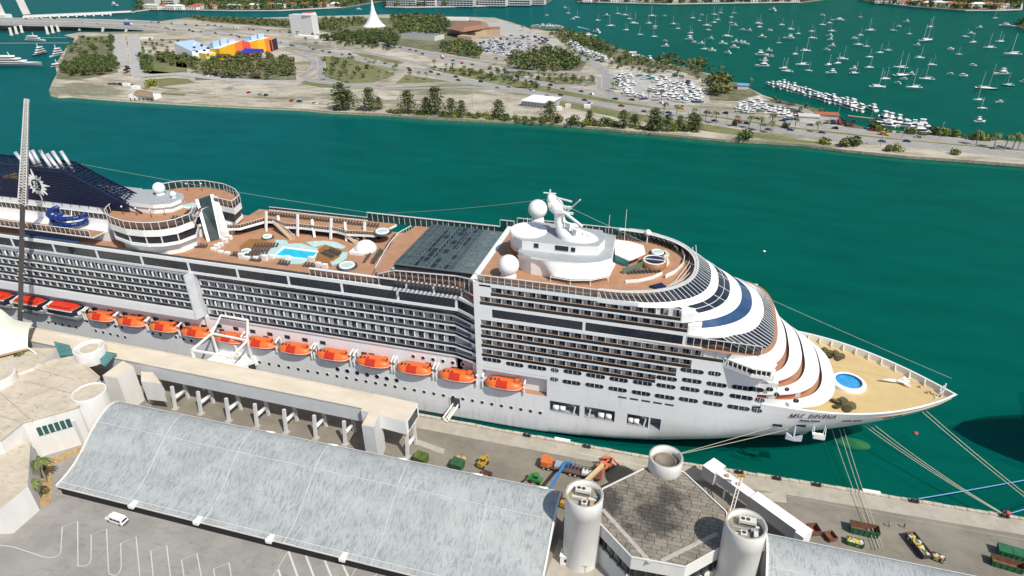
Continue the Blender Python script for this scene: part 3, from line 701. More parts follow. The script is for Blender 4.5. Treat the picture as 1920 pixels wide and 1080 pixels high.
# ---- sliding glass roof over the inner pool
gx0, gx1, gy0, gy1, gz = -75.2, -51.2, 144.2, 172.0, 45.5
q = MB(); q.box(gx0, gx1, gy0, gy1, 42.4, gz-0.15, dgrey); q.build('roof_well', ship)
NX, NY = 14, 9
pm = [mat('roof_glass_dark', (0.015, 0.025, 0.035), 0.1, var=0.4), mat('roof_glass_green', (0.06, 0.09, 0.085), 0.15, var=0.3, scale=0.4), mat('roof_glass_grey', (0.13, 0.17, 0.165), 0.2, var=0.3)]
pmes = []
dx, dy = (gx1-gx0)/NX, (gy1-gy0)/NY
for k in range(3):
    q = MB(); q.box(-dx/2+0.08, dx/2-0.08, -dy/2+0.08, dy/2-0.08, 0, 0.05, pm[k]); pmes.append(q.mesh('roof_pane'))
random.seed(11)
for i in range(NX):
    for j in range(NY):
        k = 0 if (3 <= i < 9 and random.random() < 0.6) else (2 if i >= 10 else 1)
        link('roof_pane', pmes[k], ship, loc=(gx0+dx*(i+0.5), gy0+dy*(j+0.5), gz-0.06))
q = MB()
gfr = mat('roof_frame', (0.13, 0.16, 0.16), 0.5)
for i in range(NX+1): q.box(gx0+dx*i-0.06, gx0+dx*i+0.06, gy0, gy1, gz-0.1, gz+0.06, gfr)
for j in range(NY+1): q.box(gx0, gx1, gy0+dy*j-0.06, gy0+dy*j+0.06, gz-0.1, gz+0.05, gfr)
q.build('roof_grid', ship)
for i in (3, 5.5, 8, 10.6):
    x = gx0+dx*i; q = MB()
    for yy in range(14):
        y = gy0+2*yy
        q.bar((x-0.5, y, gz+0.1), (x-0.5, y+2, gz+0.1), 0.12, 0.12, gfr); q.bar((x+0.5, y, gz+0.1), (x+0.5, y+2, gz+0.1), 0.12, 0.12, gfr)
        q.bar((x-0.5, y, gz+0.1), (x, y+1, gz+0.9), 0.08, 0.08, gfr); q.bar((x+0.5, y, gz+0.1), (x, y+1, gz+0.9), 0.08, 0.08, gfr); q.bar((x, y+1, gz+0.9), (x-0.5, y+2, gz+0.1), 0.08, 0.08, gfr); q.bar((x, y, gz+0.9), (x, y+2, gz+0.9), 0.12, 0.12, gfr)
    q.build('roof_truss', ship)
q = MB(); q.box(gx0-0.9, gx0-0.2, gy0, gy1, 43.6, 44.2, white2); q.box(gx1+0.3, gx1+1.0, gy0, gy1-2, 44.6, 45.1, white2)
q.bar((gx0, gy0-0.3, gz), (gx1, gy0-0.3, gz), 0.3, 0.3, gfr); q.build('roof_rail', ship)

# ---- deck house, mast, domes, awning
z1 = 51.0
def zp7(x, y, z): return at(940+x/5.4, 360+y/5.4, z)
h1 = [zp7(x, y, z1) for x, y in ((170, 600), (300, 660), (560, 700), (850, 720), (1000, 705), (1115, 670), (1160, 440), (960, 395), (560, 350), (300, 340))]
q = MB(); q.obox([(p.x, p.y) for p in h1], 46, z1, white2, deckg); q.build('deck_house', ship)
h2 = [zp7(x, y, 52.6) for x, y in ((70, 460), (90, 410), (180, 380), (300, 370), (560, 380), (640, 470), (990, 600), (900, 590), (560, 480), (200, 480), (110, 490))]
hx = [(-44.5, 156.5), (-43.5, 152.6), (-40.5, 150.5), (-27, 150.5), (-20.5, 152.0), (-19.5, 157), (-21, 162.5), (-40.5, 164), (-43.5, 161.5)]
q = MB(); q.obox(hx, z1, 53.6, white2, deckg); q.build('upper_house', ship)
q = MB(); c = (-40.4, 157.2); q.tube((c[0], c[1], 49), (c[0], c[1], 54.0), 5.0, white2, n=32); q.build('round_house', ship)
q = MB(); q.box(-37.2, -36.0, 150.35, 150.5, 52.0, 53.2, glassd); q.box(-31.5, -28.0, 150.35, 150.5, 52.0, 53.3, glassd); q.box(-27.3, -26.2, 150.4, 150.5, 52.0, 53.2, glassd); q.build('house_window', ship)
q = MB(); p = zp7(110, 600, 48.5); q.box(p.x-0.9, p.x+0.9, p.y-0.2, p.y+0.6, 46.2, 49.2, mat('wood_door', (0.3, 0.1, 0.03), 0.6)); q.build('wood_door', ship)
# awning: scalloped sheet from the deck house edge
top = [zp7(x, y, z1-0.05) for x, y in ((150, 640), (300, 672), (450, 700), (600, 715), (750, 726), (900, 722), (1020, 700), (1110, 665))]
bot = [zp7(x, y, z) for x, y, z in ((250, 680, 49.2), (340, 720, 48.6), (440, 735, 48.0), (500, 850, 47.4), (700, 885, 47.6), (905, 885, 47.6), (1085, 850, 47.4), (1155, 722, 48.6))]
def grid_between(a, b_, k, sag):
    rows = []
    for i in range(k+1):
        t = i/k; rows.append([p.lerp(q_, t)+Vector((0, 0, -sag*math.sin(math.pi*t))) for p, q_ in zip(a, b_)])
    return rows
q = MB(); q.grid(grid_between(resn(top, 21), resn(bot, 21), 6, 0.5), white2); q.build('awning', ship)
q = MB(); 
for k in (3, 4, 5, 6):
    p = bot[k]; q.bar(p, (p.x, p.y-0.2, 45.9), 0.18, 0.18, white2)
for a, b_ in zip(bot[3:], bot[4:]): q.bar(a+Vector((0, -0.4, -0.1)), b_+Vector((0, -0.4, -0.1)), 0.15, 0.15, white2)
q.build('awning_post', ship)
def dome(cx, cy, cz, r, base):
    q = MB(); q.ball((cx, cy, cz), r, white2, nu=24, nv=16); o = q.build('radar_dome', ship)
    q = MB(); q.tube((cx, cy, base), (cx, cy, cz-r*0.8), r*0.85, white2, r*0.6, n=20); q.build('dome_base', o)
dome(-40.8, 169.0, 55.3, 2.75, 49.0); p = at(953.5, 497, 49.5); dome(p.x, p.y, 49.5, 2.75, 46.0)
q = MB(); q.ball((-9.5, YF-2.5, 49.2), 0.95, white2); q.bar((-9.5, YF-2.5, 46), (-9.5, YF-2.5, 48.6), 0.3, 0.3, white2); q.build('radar_dome', ship)
# mast: swept lofted pod plus neck and arms
ms = MB()
def ell_loft(secs, mt, n=16):
    rows = []
    for (cx, cy, cz, rx, ry) in secs: rows.append([(cx+rx*math.cos(2*math.pi*j/n), cy+ry*math.sin(2*math.pi*j/n), cz) for j in range(n+1)])
    ms.grid(rows, mt)
ell_loft([(-26.5, 156.0, 53.4, 5.6, 3.5), (-27.0, 156.0, 54.3, 5.2, 3.2), (-28.8, 156.4, 55.0, 3.9, 2.9), (-30.5, 156.8, 56.0, 2.4, 2.2), (-31.8, 157, 57.6, 1.5, 1.5), (-32.0, 157, 59.4, 1.35, 1.45), (-32.5, 157, 60.6, 2.3, 2.1), (-33.4, 157, 62.8, 2.1, 1.4), (-34.3, 157, 64.6, 0.9, 0.8), (-34.4, 157, 64.7, 0.02, 0.02)], white2)
ms.build('mast', ship)
q = MB()
q.bar((-35.0, 157, 64.3), (-28.5, 155.5, 63.8), 0.35, 0.35, white2); q.bar((-30, 156, 60.5), (-26.0, 153.5, 65.3), 0.3, 0.3, white2); q.bar((-30.5, 155.6, 60.6), (-25.0, 152.2, 58.6), 0.7, 0.5, white2)
q.bar((-36.4, 157, 65.0), (-33.0, 157, 65.0), 0.25, 0.25, white2); q.bar((-34.6, 157, 64.3), (-34.6, 157, 66.0), 0.3, 0.3, white2)
q.bar((-33, 157, 61.8), (-28.6, 155.6, 62.0), 0.8, 0.6, white2); q.build('mast_arm', ship)
q = MB()
for (x, y, z, a, b_, c_) in ((-31.6, 155.3, 60.9, .9, .3, .5), (-29.5, 155.5, 57.2, .8, .6, .5), (-28.2, 157.5, 56.4, 1.4, .5, .3), (-27.2, 154.2, 55.9, .5, .5, .8), (-24.2, 155.2, 55.3, .9, .4, .4), (-34.2, 155.9, 62.2, .5, .4, .5), (-32.9, 158.6, 58.8, .4, .4, .9), (-30.0, 157.8, 59.6, 1.6, .25, .25)): q.box(x-a, x+a, y-b_, y+b_, z-c_, z+c_, white2)
q.build('mast_equipment', ship, kind='stuff')
q = MB()
for k in range(6): q.bar((-30.6+k*.75, 154.9, 55.6), (-30.2+k*.75, 154.6, 57.4-k*.2), .12, .12, grey)
q.bar((-30.4, 154.6, 57.3), (-26.4, 154.3, 56.4), .1, .1, white2); q.build('mast_railing', ship)
for X, Y, L in ((-41, 158, 6), (-15, 163, 9), (-20, 168, 5)):
    q = MB(); q.bar((X, Y, 50.5), (X, Y, 51+L), 0.1, 0.1, white2); q.build('aerial', ship)
# forward sundeck furniture: canopy, tub, bar, curved screens
cn = [zp7(x, y, z) for x, y, z in ((1150, 480, 49.5), (1300, 500, 49.3), (1440, 540, 49.2), (1460, 620, 48.9), (1330, 680, 48.6), (1290, 690, 48.5), (1150, 625, 48.8), (1240, 600, 49.5), (1275, 550, 49.6))]
q = MB(); cz = sum((p.z for p in cn))/len(cn)+0.5; cc = Vector((sum(p.x for p in cn)/9, sum(p.y for p in cn)/9, cz))
q.strip([p for p in cn], [p-Vector((0, 0, 0.3)) for p in cn], white2, False, True)
for i in range(len(cn)-2): q.face([cn[0] if i == 0 else cn[0], cn[i+1], cn[i+2]], white2)
q.build('canopy', ship)
q = MB(); a = zp7(1150, 632, 48.3); b_ = zp7(1290, 690, 48.3); q.strip([a, b_], [Vector((a.x, a.y+0.3, 46)), Vector((b_.x, b_.y+0.3, 46))], teal, False); q.build('bar_front', ship)
def z8(x, y, z): return at(1040+x/4.155, 380+y/4.155, z)
c = z8(777, 448, 47.6); q = MB(); q.lathe((c.x, c.y, 46), [(3.3, 0), (3.3, 1.7), (3.0, 1.75)], mat('tub_wood', (0.34, 0.15, 0.05), 0.5), 28); q.lathe((c.x, c.y, 46), [(3.0, 1.7), (2.7, 1.9), (2.7, 1.6)], white2, 28); o = q.build('raised_hot_tub', ship)
q = MB(); q.lathe((c.x, c.y, 46), [(2.7, 1.65), (0.01, 1.65)], navy, 28); q.bar((c.x-2.7, c.y, 47.8), (c.x+2.7, c.y, 47.8), 0.2, 0.15, white2); q.build('tub_cover', o)
tub(800, 398, 1.5, z=46.0, sx=4.155, ox_=1040, oy=380)
def arc_wall(pts, z, h, mt, name, th=0.25, ps=None):
    q = MB(); pp = resn([ps(x, y, z) for x, y in pts], 14)
    for a, b_ in zip(pp, pp[1:]): q.bar(a+Vector((0, 0, h/2)), b_+Vector((0, 0, h/2)), th, h, mt)
    q.build(name, ship)
arc_wall([(530, 555), (620, 530), (690, 500), (735, 475)], 46, 1.7, mat('green_screen', (0.12, 0.17, 0.12), 0.6), 'privacy_screen', ps=z8)
arc_wall([(550, 625), (650, 620), (760, 595), (835, 560)], 46, 0.8, white2, 'low_wall', 0.3, ps=z8)
arc_wall([(860, 590), (940, 550), (1000, 490), (1012, 430), (990, 385)], 46, 1.1, white2, 'curved_railing', 0.15, ps=z8)
arc_wall([(580, 225), (700, 240), (820, 275), (900, 320), (960, 380)], 46, 1.1, cream, 'curved_railing', 0.15, ps=z8)
arc_wall([(850, 500), (880, 470), (860, 430), (880, 410), (850, 380)], 46, 0.35, cream, 'curved_seat', 1.2, ps=z8)
q = MB(); q.obox([tuple(z8(x, y, 46).xy) for x, y in ((735, 660), (830, 635), (870, 665), (800, 680))], 46, 46.5, navy); q.build('day_bed', ship)
# tall slim searchlight posts / white louvre at the windscreen
q = MB()
for k in range(7):
    pts_ = [(1100-k*12, 330+k*8), (1108-k*14, 440+k*6), (1080-k*18, 520), (1010-k*18, 590+k*6), (930-k*14, 640+k*4)]
    pp = resn([z8(x, y, 47.2) for x, y in pts_], 10)
    if k in (0, 2, 4):
        for a, b_ in zip(pp, pp[1:]): q.bar(a, b_, 0.12, 0.1, white2)
q.build('louvre_rail', ship)

# ---- the bow: tub, winged ornament, screws, jackstaff
def zb(x, y, z): return at(1380+x/3.6, 560+y/3.6, z)
c = zb(760, 555, 21.6); q = MB(); q.lathe((c.x, c.y, 20.7), [(4.3, 0), (4.3, 0.7), (3.9, 1.0), (3.2, 1.0), (3.2, 0.3)], white2, 32); o = q.build('bow_pool', ship)
q = MB(); q.lathe((c.x, c.y, 20.7), [(3.2, 0.95), (3.15, 0.25)], mat('pool_blue', (0.02, 0.16, 0.42), 0.3), 32); q.lathe((c.x, c.y, 20.7), [(3.15, 0.42), (0.01, 0.42)], mat('bow_pool_water', (0.05, 0.32, 0.62), 0.1, var=0.2), 32); q.build('water', o)
brz = mat('bronze_green', (0.10, 0.085, 0.03), 0.5, var=0.3)
def propeller(x, y, r):
    c = zb(x, y, 21.2); q = MB(); q.tube((c.x, c.y, 20.7), (c.x, c.y, 21.6), r*0.2, brz, n=12)
    for k in range(5):
        a = 2*math.pi*k/5; d = Vector((math.cos(a), math.sin(a), 0)); n_ = Vector((-d.y, d.x, 0)); z_ = Vector((0, 0, 1)); cc = Vector((c.x, c.y, 21.2))
        prof = [(0.15, 0.1), (0.4, 0.38), (0.7, 0.42), (0.95, 0.25), (1.0, 0.0)]
        L = [cc+d*r*t-n_*r*w_*0.9-z_*r*w_*0.35 for t, w_ in prof]; Rr = [cc+d*r*t+n_*r*w_*0.9+z_*r*w_*0.35 for t, w_ in prof]
        q.strip(L, Rr, brz); q.strip([p-z_*0.12 for p in L], [p-z_*0.12 for p in Rr], brz)
    q.build('spare_propeller', ship)
propeller(600, 360, 2.5); propeller(672, 380, 2.5); propeller(725, 712, 3.0)
q = MB(); a = zb(975, 545, 21.5); b_ = zb(1170, 560, 21.5)
d = (b_-a); n_ = Vector((-d.y, d.x, 0)).normalized()
q.tube(a, a+d*0.5, 0.2, white2, 0.5, n=10); q.tube(a+d*0.5, b_, 0.5, white2, 0.35, n=10)
q.face([a+d*0.55+Vector((0, 0, 0.1)), b_+n_*2.4, b_+n_*0.3-d*0.12, b_-n_*0.3-d*0.12, b_-n_*2.4], white2); q.tube(b_-d*0.3+Vector((0, 0, 0.3)), b_+Vector((0, 0, 1.2)), 0.2, white2, 0.1, n=8); q.build('delta_wing_ornament', ship)
q = MB(); t = zb(1365, 555, 25.0); q.bar((68.2, CY(68), 20.7), (68.2, CY(68), 25.0), 0.25, 0.25, white2); q.bar((68.2, CY(68)-0.8, 23.8), (68.2, CY(68)+0.8, 23.8), 0.2, 0.2, white2); q.bar((66.5, CY(66), 20.8), (68.2, CY(68), 23), 0.12, 0.12, white2); q.bar((66.5, CY(66)-1.5, 20.8), (68.2, CY(68), 23), 0.12, 0.12, white2); q.build('jackstaff', ship)
q = MB()
for x, y in ((1240, 600), (1290, 640), (1390, 620), (1260, 570), (1380, 660)): p = zb(x, y, 20.7); q.tube(p, p+Vector((0, 0, 0.7)), 0.25, tan, n=8)
q.build('bollard', ship)

# ---- name on the bow and hull marks
ink = mat('navy_lettering', (0.01, 0.012, 0.03), 0.5)
GLY = {'M': [((0, 0), (.12, 1), .06), ((.12, 1), (.45, 0), .2), ((.45, 0), (.85, 1), .06), ((.85, 1), (.85, 0), .2)], 'S': [((.62, .86), (.35, 1), .08), ((.35, 1), (.1, .78), .14), ((.1, .78), (.6, .3), .2), ((.6, .3), (.35, 0), .14), ((.35, 0), (.05, .14), .08)],
       'C': [((.75, .82), (.45, 1), .08), ((.45, 1), (.12, .7), .14), ((.12, .7), (.12, .3), .2), ((.12, .3), (.45, 0), .14), ((.45, 0), (.75, .15), .08)], 'D': [((.12, 0), (.12, 1), .2), ((.12, 1), (.5, .97), .08), ((.5, .97), (.8, .5), .18), ((.8, .5), (.5, .03), .18), ((.5, .03), (.12, 0), .08)],
       'I': [((.2, 0), (.2, 1), .2), ((.05, 0), (.35, 0), .06), ((.05, 1), (.35, 1), .06)], 'V': [((.0, 1), (.4, 0), .2), ((.4, 0), (.8, 1), .07)], 'N': [((.1, 0), (.1, 1), .07), ((.1, 1), (.7, 0), .2), ((.7, 0), (.7, 1), .07)], 'A': [((.0, 0), (.4, 1), .07), ((.4, 1), (.8, 0), .2), ((.15, .33), (.6, .33), .07)]}
ADV = {'M': 1.05, 'S': .85, 'C': .95, 'D': 1.0, 'I': .55, 'V': .95, 'N': .95, 'A': .95, ' ': .6}
def word(txt, px0, py0, px1, py1, hgt, name, zlift=0.12):
    tot = sum(ADV[c] for c in txt); x = 0; q = MB()
    for ch in txt:
        for (a, b_, w_) in GLY.get(ch, []):
            def P(u, v):
                t = (x+u+v*0.3)/tot; px = px0+(px1-px0)*t; py = py0+(py1-py0)*t
                p = hull_hit(px, py); X = p.x; z = p.z+v*hgt
                return Vector((X, CY(X)-half(X, z)-zlift, z))
            pa, pb = P(*a), P(*b_); q.bar(pa, pb, 0.05, w_*0.62, ink) if abs(a[1]-b_[1]) < 0.3 else q.bar(pa, pb, w_*0.62+0.06, 0.05, ink, up=Vector((0, 1, 0)))
        x += ADV[ch]
    q.build(name, ship)
word('MSC DIVINA', 1479, 783, 1566, 785, 1.5, 'ship_name')
for (x0, y0, x1, y1) in ((1500, 788, 1517, 789.5), (1520, 789, 1537, 790), (1580, 789, 1596, 789), (1600, 789, 1616, 788), (1657, 784, 1672, 782), (1676, 781, 1690, 779)):
    a = hull_hit(x0, y0); c = hull_hit(x1, y1); q = MB()
    q.bar((a.x, CY(a.x)-half(a.x, a.z)-0.06, a.z), (c.x, CY(c.x)-half(c.x, a.z)-0.06, a.z), 0.12, 0.4, dgrey); q.build('mooring_slot', ship)
for (x0, y0, x1, y1) in ((1449, 796, 1467, 797), (1493, 797, 1509, 798)):
    a = hull_hit(x0, y0); q = MB(); q.box(a.x, a.x+2.2, CY(a.x+1.1)-half(a.x+1.1, a.z)-0.25, CY(a.x+1.1)-half(a.x+1.1, a.z)+1, a.z-0.3, a.z+0.3, navy); q.build('mooring_slot', ship)

# ---- round house amidships (aft of the pool) with its rail, screen and terraces
rp = [(-176.5, 160), (-175.5, 151), (-173, 145.5), (-168, 141.6), (-160, 139.4), (-154, 139.6), (-149.5, 141), (-146, 144), (-144.4, 149.5), (-149, 156.5)]
rp2 = [(-147, 163.2), (-138.6, 161.5), (-140, 167), (-145, 171.5), (-152, 174.8), (-161, 176), (-169, 173.5), (-174, 168)]
ring = rp+rp2
def scl(poly, k, c=(-157, 157.5)): return [(c[0]+(x-c[0])*k, c[1]+(y-c[1])*k) for x, y in poly]
def vec(poly, z): return [Vector((x, y, z)) for x, y in poly]
q = MB(); q.obox(scl(ring, .88), 39.35, 43.0, white, white); q.obox(scl(ring, .985), 43.0, 43.9, white2); q.obox(scl(ring, .965), 43.7, 46.6, glassd); q.obox(scl(ring, 1.0), 46.4, 48.5, white2, deckm); q.build('round_deck_house', ship)
for i in range(7):
    a = scl(ring, .975); x, y = a[i+1]; x2, y2 = a[i+2]
    q = MB(); q.bar((x, y, 43.9), (x, y, 46.4), 0.25, 0.25, white2); q.build('window_post', ship)
A = resn(vec(rp, 51.0), 26); B = resn(vec(scl(rp, 1.0), 48.55), 26); slant_screen(A, B, tglass, cap=0.2, capm=white)
A = resn(vec(rp2, 51.0), 26); B = resn(vec(rp2, 48.55), 26); slant_screen(A, B, tglass, cap=0.2, capm=white)
# leaning glass front
pa, pb, pc, pd = at(369, 374, 51.2), at(397, 365, 51.2), at(415, 447, 39.5), at(391, 453, 39.5)
q = MB(); q.face([pa, pd, pc, pb], glassg); o = q.build('leaning_glass_front', ship)
q = MB()
for a, b_ in ((pa, pd), (pb, pc)): q.bar(a, b_, 0.9, 0.6, white2)
for t in (0.25, .5, .75): q.bar(pa.lerp(pd, t), pb.lerp(pc, t), 0.08, 0.08, dgrey)
q.build('front_frame', o)
q = MB(); q.obox([(pb.x+0.2, pb.y), (pb.x+2.5, pb.y-0.5), (pc.x+3, pc.y+0.5), (pc.x+0.4, pc.y)], 39.4, [51, 51, 42, 42], white2); q.build('front_wall', ship)
# control hut, domes and screens on the round deck
q = MB(); hh = [(-176, 162), (-176, 155), (-170, 151.5), (-160, 151.5), (-155.5, 154), (-155, 158), (-158, 162.5), (-166, 164)]
q.obox(hh, 48.5, 51.4, white2, deckg); q.obox(scl(hh, 1.03, (-165, 158)), 50.0, 50.3, grey); q.build('upper_hut', ship)
dome(-164.5, 160.0, 53.5, 1.9, 51.4); dome(-158, 158.5, 52.6, 0.95, 51.4)
q = MB(); p = at(358, 385.5, 48.7); q.lathe((p.x, p.y, 48.6), [(2.3, 0), (2.3, .3), (1.8, .3)], white2, 20); o = q.build('round_planter', ship); q = MB(); q.lathe((p.x, p.y, 48.6), [(1.8, .25), (.01, .25)], poolp, 20); q.build('water', o)
for x, y in ((232, 402), (258, 405), (285, 408), (310, 404), (352, 358), (380, 358)):
    p = at(x, y, 48.6); q = MB(); q.bar(p, p+Vector((0, 0, 2.6)), 0.1, 0.1, dgrey); q.ball(p+Vector((0, 0, 2.6)), 0.3, white2, 8, 6); q.build('deck_lamp', ship)
# aft upper works: terraces, slide, lattice funnel
q = MB()
q.box(-262, -176, 146.5, 170, 39.3, 42.6, white); q.box(-262, -176, 150, 168, 42.6, 47.0, white2, deckg); q.box(-262, -177, 142, 146.5, 42.2, 42.6, white, deckm)
q.box(-262, -180, 150, 168, 47.0, 49.2, white2, deckg); q.build('aft_house', ship)
straight_screen(-262, -178, 142.1, 42.6, 44.6, 1.9, cap=0.3, mt=tglass)
straight_screen(-262, -168, 149.9, 45.2, 47.1, 1.9, cap=0.3, mt=tglass)
q = MB(); blue = mat('slide_blue', (0.008, 0.032, 0.20), 0.3); c0 = at(133, 417, 43.5)
pts_ = []
for k in range(40):
    t = k/39; a = 2*math.pi*2.1*t; r = 4.6-0.7*t; pts_.append(Vector((c0.x+r*1.35*math.cos(a+2.6), c0.y+r*math.sin(a+2.6), 47.5-4.6*t)))
pts_ = [Vector((c0.x-7.5, c0.y+6.5, 52)), Vector((c0.x-7, c0.y+4, 50))]+pts_
for a, b_ in zip(pts_, pts_[1:]): q.tube(a, b_, 0.75, blue, n=8, caps=False)
q.build('water_slide', ship)
q = MB()
for x in (-1.5, 1.5): q.bar((c0.x+x, c0.y-3, 42), (c0.x+x, c0.y-3, 47), 0.25, 0.25, white2); 
q.bar((c0.x+4, c0.y-4, 42.3), (c0.x-1, c0.y+3, 48), 0.2, 0.2, white2); q.build('slide_tower', ship)

fu = MB(); slat = navy
def topz(X): return 60.9 if X < -186 else 60.9+(X+186)*(-9.6/22)
FY0, FY1, fz0 = 150.0, 158.6, 49.2
for k in range(22):
    z = fz0+0.55*k+0.2
    if z > 60.8: break
    xr = -168 if z < 51.3 else -190+(60.6-z)/9.4*21.5
    for Y in (FY0, FY1):
        if Y == FY1: xr -= 4
        s = MB(); s.box(-262, xr, Y-0.14, Y+0.14, z-0.17, z+0.17, slat); s.build('funnel_slat', ship)
fr = MB()
def ftop(X, Y):
    o_ = 0 if Y == FY0 else -4; return 60.8 if X < -190+o_ else 60.8-(X+190-o_)*9.6/21.5
for Y in (FY0, FY1):
    o_ = 0 if Y == FY0 else -4; dz_ = 0 if Y == FY0 else -.8
    fr.bar((-262, Y, 60.8+dz_), (-190+o_, Y, 60.8+dz_), 0.45, 0.4, slat); fr.bar((-190+o_, Y, 60.8+dz_), (-168.5+o_, Y, 51.2), 0.45, 0.4, slat); fr.bar((-168.5+o_, Y, 51.2), (-163.5+o_, Y, 48.9), 0.4, 0.4, slat)
    for i in range(26):
        X = -170-i*3.6+o_; fr.bar((X, Y, fz0-1), (X, Y, ftop(X, Y)), 0.16, 0.16, slat)
for i in range(15):
    t = i/14; X = -190+21.5*t; z = 60.8-9.6*t; fr.bar((X, FY0, z), (X-4, FY1, z-.8*(1-t)), 0.26, 0.22, slat)
for i in range(1, 5):
    u = i/5; Y = FY0+(FY1-FY0)*u; fr.bar((-190-4*u, Y, 60.8-.8*u), (-168.5-4*u, Y, 51.2), 0.2, 0.2, slat)
for i in range(13): fr.bar((-192-i*3.9, FY0, 60.8), (-192-i*3.9, FY1, 60), 0.22, 0.22, slat)
fr.build('funnel_frame', ship)
q = MB(); q.obox([(-208, 150.5), (-190, 150.5), (-190, 152.5), (-208, 152.5)], 49.2, 60, navy); q.obox([(-190, 150.5), (-172, 150.5), (-172, 152.5), (-190, 152.5)], 49.2, [60, 51.8, 51.8, 60], navy); q.build('funnel_core', ship)
q = MB(); q.box(-222, -212, 152, 158, 49.2, 54.5, mat('yellow_casing', (0.6, 0.42, 0.03), 0.5)); q.build('yellow_casing', ship)
for (tx, ty, bx_, by_, Y) in ((28, 285, 55, 320, 155), (52, 283, 72, 320, 153), (60, 281, 82, 320, 156.5), (74, 281, 106, 330, 152.5), (88, 288, 119, 330, 153.5), (98, 283, 127, 327, 156), (114, 283, 139, 322, 157.5)):
    T_, B_ = atY(tx, ty, Y), atY(bx_, by_, Y); q = MB(); q.tube(B_, T_, 0.55, chrome, n=12, mtop=black); q.build('exhaust_pipe', ship)
# emblem: sixteen-pointed sun with ring and letters
em = MB(); ex, ez = -200.4+0.0, 55.4; yy = FY0-0.35; ex = atY(68, 347, yy).x; ez = atY(68, 347, yy).z
N = 16; pts_ = []
for k in range(2*N):
    a = math.pi*k/N+math.pi/2; r = (4.4 if k % 4 == 0 else 3.7) if k % 2 == 0 else 2.6
    if k % 8 == 0: r = 5.4
    pts_.append((ex+r*math.cos(a), ez+r*math.sin(a)))
n = len(pts_)
for i in range(n):
    j = (i+1) % n
    ra = 1.95; a0 = math.pi*i/N+math.pi/2; a1 = math.pi*(i+1)/N+math.pi/2
    em.face([(pts_[i][0], yy, pts_[i][1]), (pts_[j][0], yy, pts_[j][1]), (ex+ra*math.cos(a1), yy, ez+ra*math.sin(a1)), (ex+ra*math.cos(a0), yy, ez+ra*math.sin(a0))][::-1], white2)
    em.face([(pts_[i][0], yy, pts_[i][1]), (pts_[j][0], yy, pts_[j][1]), (pts_[j][0], yy+0.25, pts_[j][1]), (pts_[i][0], yy+0.25, pts_[i][1])], white2)
def let(strokes, cx, cz, s):
    for (a, b_) in strokes: em.bar((cx+a[0]*s, yy-0.05, cz+a[1]*s), (cx+b_[0]*s, yy-0.05, cz+b_[1]*s), 0.25, 0.12, white2, up=Vector((0, 1, 0)))
let([((0, 0), (0, 1)), ((0, 1), (.6, 1)), ((.6, 1), (.6, 0)), ((.6, 1), (1.2, 1)), ((1.2, 1), (1.2, 0))], ex-0.75, ez+0.15, 1.1)
let([((1, 1), (0, 1)), ((0, 1), (0, .5)), ((0, .5), (1, .5)), ((1, .5), (1, 0)), ((1, 0), (0, 0))], ex-1.15, ez-1.2, 1.0); let([((1, 1), (0, 1)), ((0, 1), (0, 0)), ((0, 0), (1, 0))], ex+0.15, ez-1.2, 1.0)
em.build('sun_emblem', ship)
# ================================================================== QUAY AND GROUND
def streaky(name, col, col2, scale, stretch, rough=0.85, band=None, fine=None, bump=0.0, mixf=0.5):
    mt = bpy.data.materials.new(name); mt.use_nodes = True; n = mt.node_tree.nodes; l = mt.node_tree.links
    b = n['Principled BSDF']; b.inputs['Roughness'].default_value = rough
    geo = n.new('ShaderNodeNewGeometry')
    def noise(sc, st, det=6):
        mp = n.new('ShaderNodeMapping'); mp.inputs['Scale'].default_value = st; l.new(geo.outputs['Position'], mp.inputs[0])
        z = n.new('ShaderNodeTexNoise'); z.inputs['Scale'].default_value = sc; z.inputs['Detail'].default_value = det; z.inputs['Roughness'].default_value = 0.65; l.new(mp.outputs[0], z.inputs['Vector']); return z.outputs['Fac']
    a = noise(scale, stretch); rp = n.new('ShaderNodeValToRGB'); rp.color_ramp.elements[0].position = 0.38; rp.color_ramp.elements[1].position = 0.62
    rp.color_ramp.elements[0].color = (*col, 1); rp.color_ramp.elements[1].color = (*col2, 1); l.new(a, rp.inputs[0]); out = rp.outputs[0]
    for (sc, st, c, lo, hi, amt) in (band or []):
        z = noise(sc, st); r = n.new('ShaderNodeMapRange'); r.inputs['From Min'].default_value = lo; r.inputs['From Max'].default_value = hi; r.inputs['To Max'].default_value = amt; l.new(z, r.inputs[0])
        mx = n.new('ShaderNodeMix'); mx.data_type = 'RGBA'; l.new(r.outputs[0], mx.inputs[0]); l.new(out, mx.inputs[6]); mx.inputs[7].default_value = (*c, 1); out = mx.outputs[2]
    l.new(out, b.inputs['Base Color'])
    if bump:
        bp = n.new('ShaderNodeBump'); bp.inputs['Strength'].default_value = bump; bp.inputs['Distance'].default_value = 0.1; l.new(noise(1.5, (1, 1, 1)), bp.inputs['Height']); l.new(bp.outputs[0], b.inputs['Normal'])
    return mt
asph = streaky('quay_asphalt', (0.185, 0.165, 0.130), (0.245, 0.220, 0.178), 0.12, (1, 1, 1), band=[(0.5, (0.35, 1.6, 1), (0.14, 0.13, 0.115), 0.52, 0.75, 0.7), (2.2, (1, 1, 1), (0.31, 0.29, 0.25), 0.56, 0.8, 0.6), (0.05, (1, 2, 1), (0.30, 0.27, 0.21), 0.5, 0.7, 0.6)])
park = streaky('parking_asphalt', (0.265, 0.252, 0.225), (0.325, 0.308, 0.275), 0.15, (1, 1, 1), band=[(0.7, (0.4, 1.5, 1), (0.20, 0.19, 0.17), 0.54, 0.74, 0.7), (0.25, (1, 1, 1), (0.20, 0.19, 0.175), 0.6, 0.66, 0.45), (3.0, (1, 1, 1), (0.41, 0.39, 0.35), 0.6, 0.8, 0.5)])
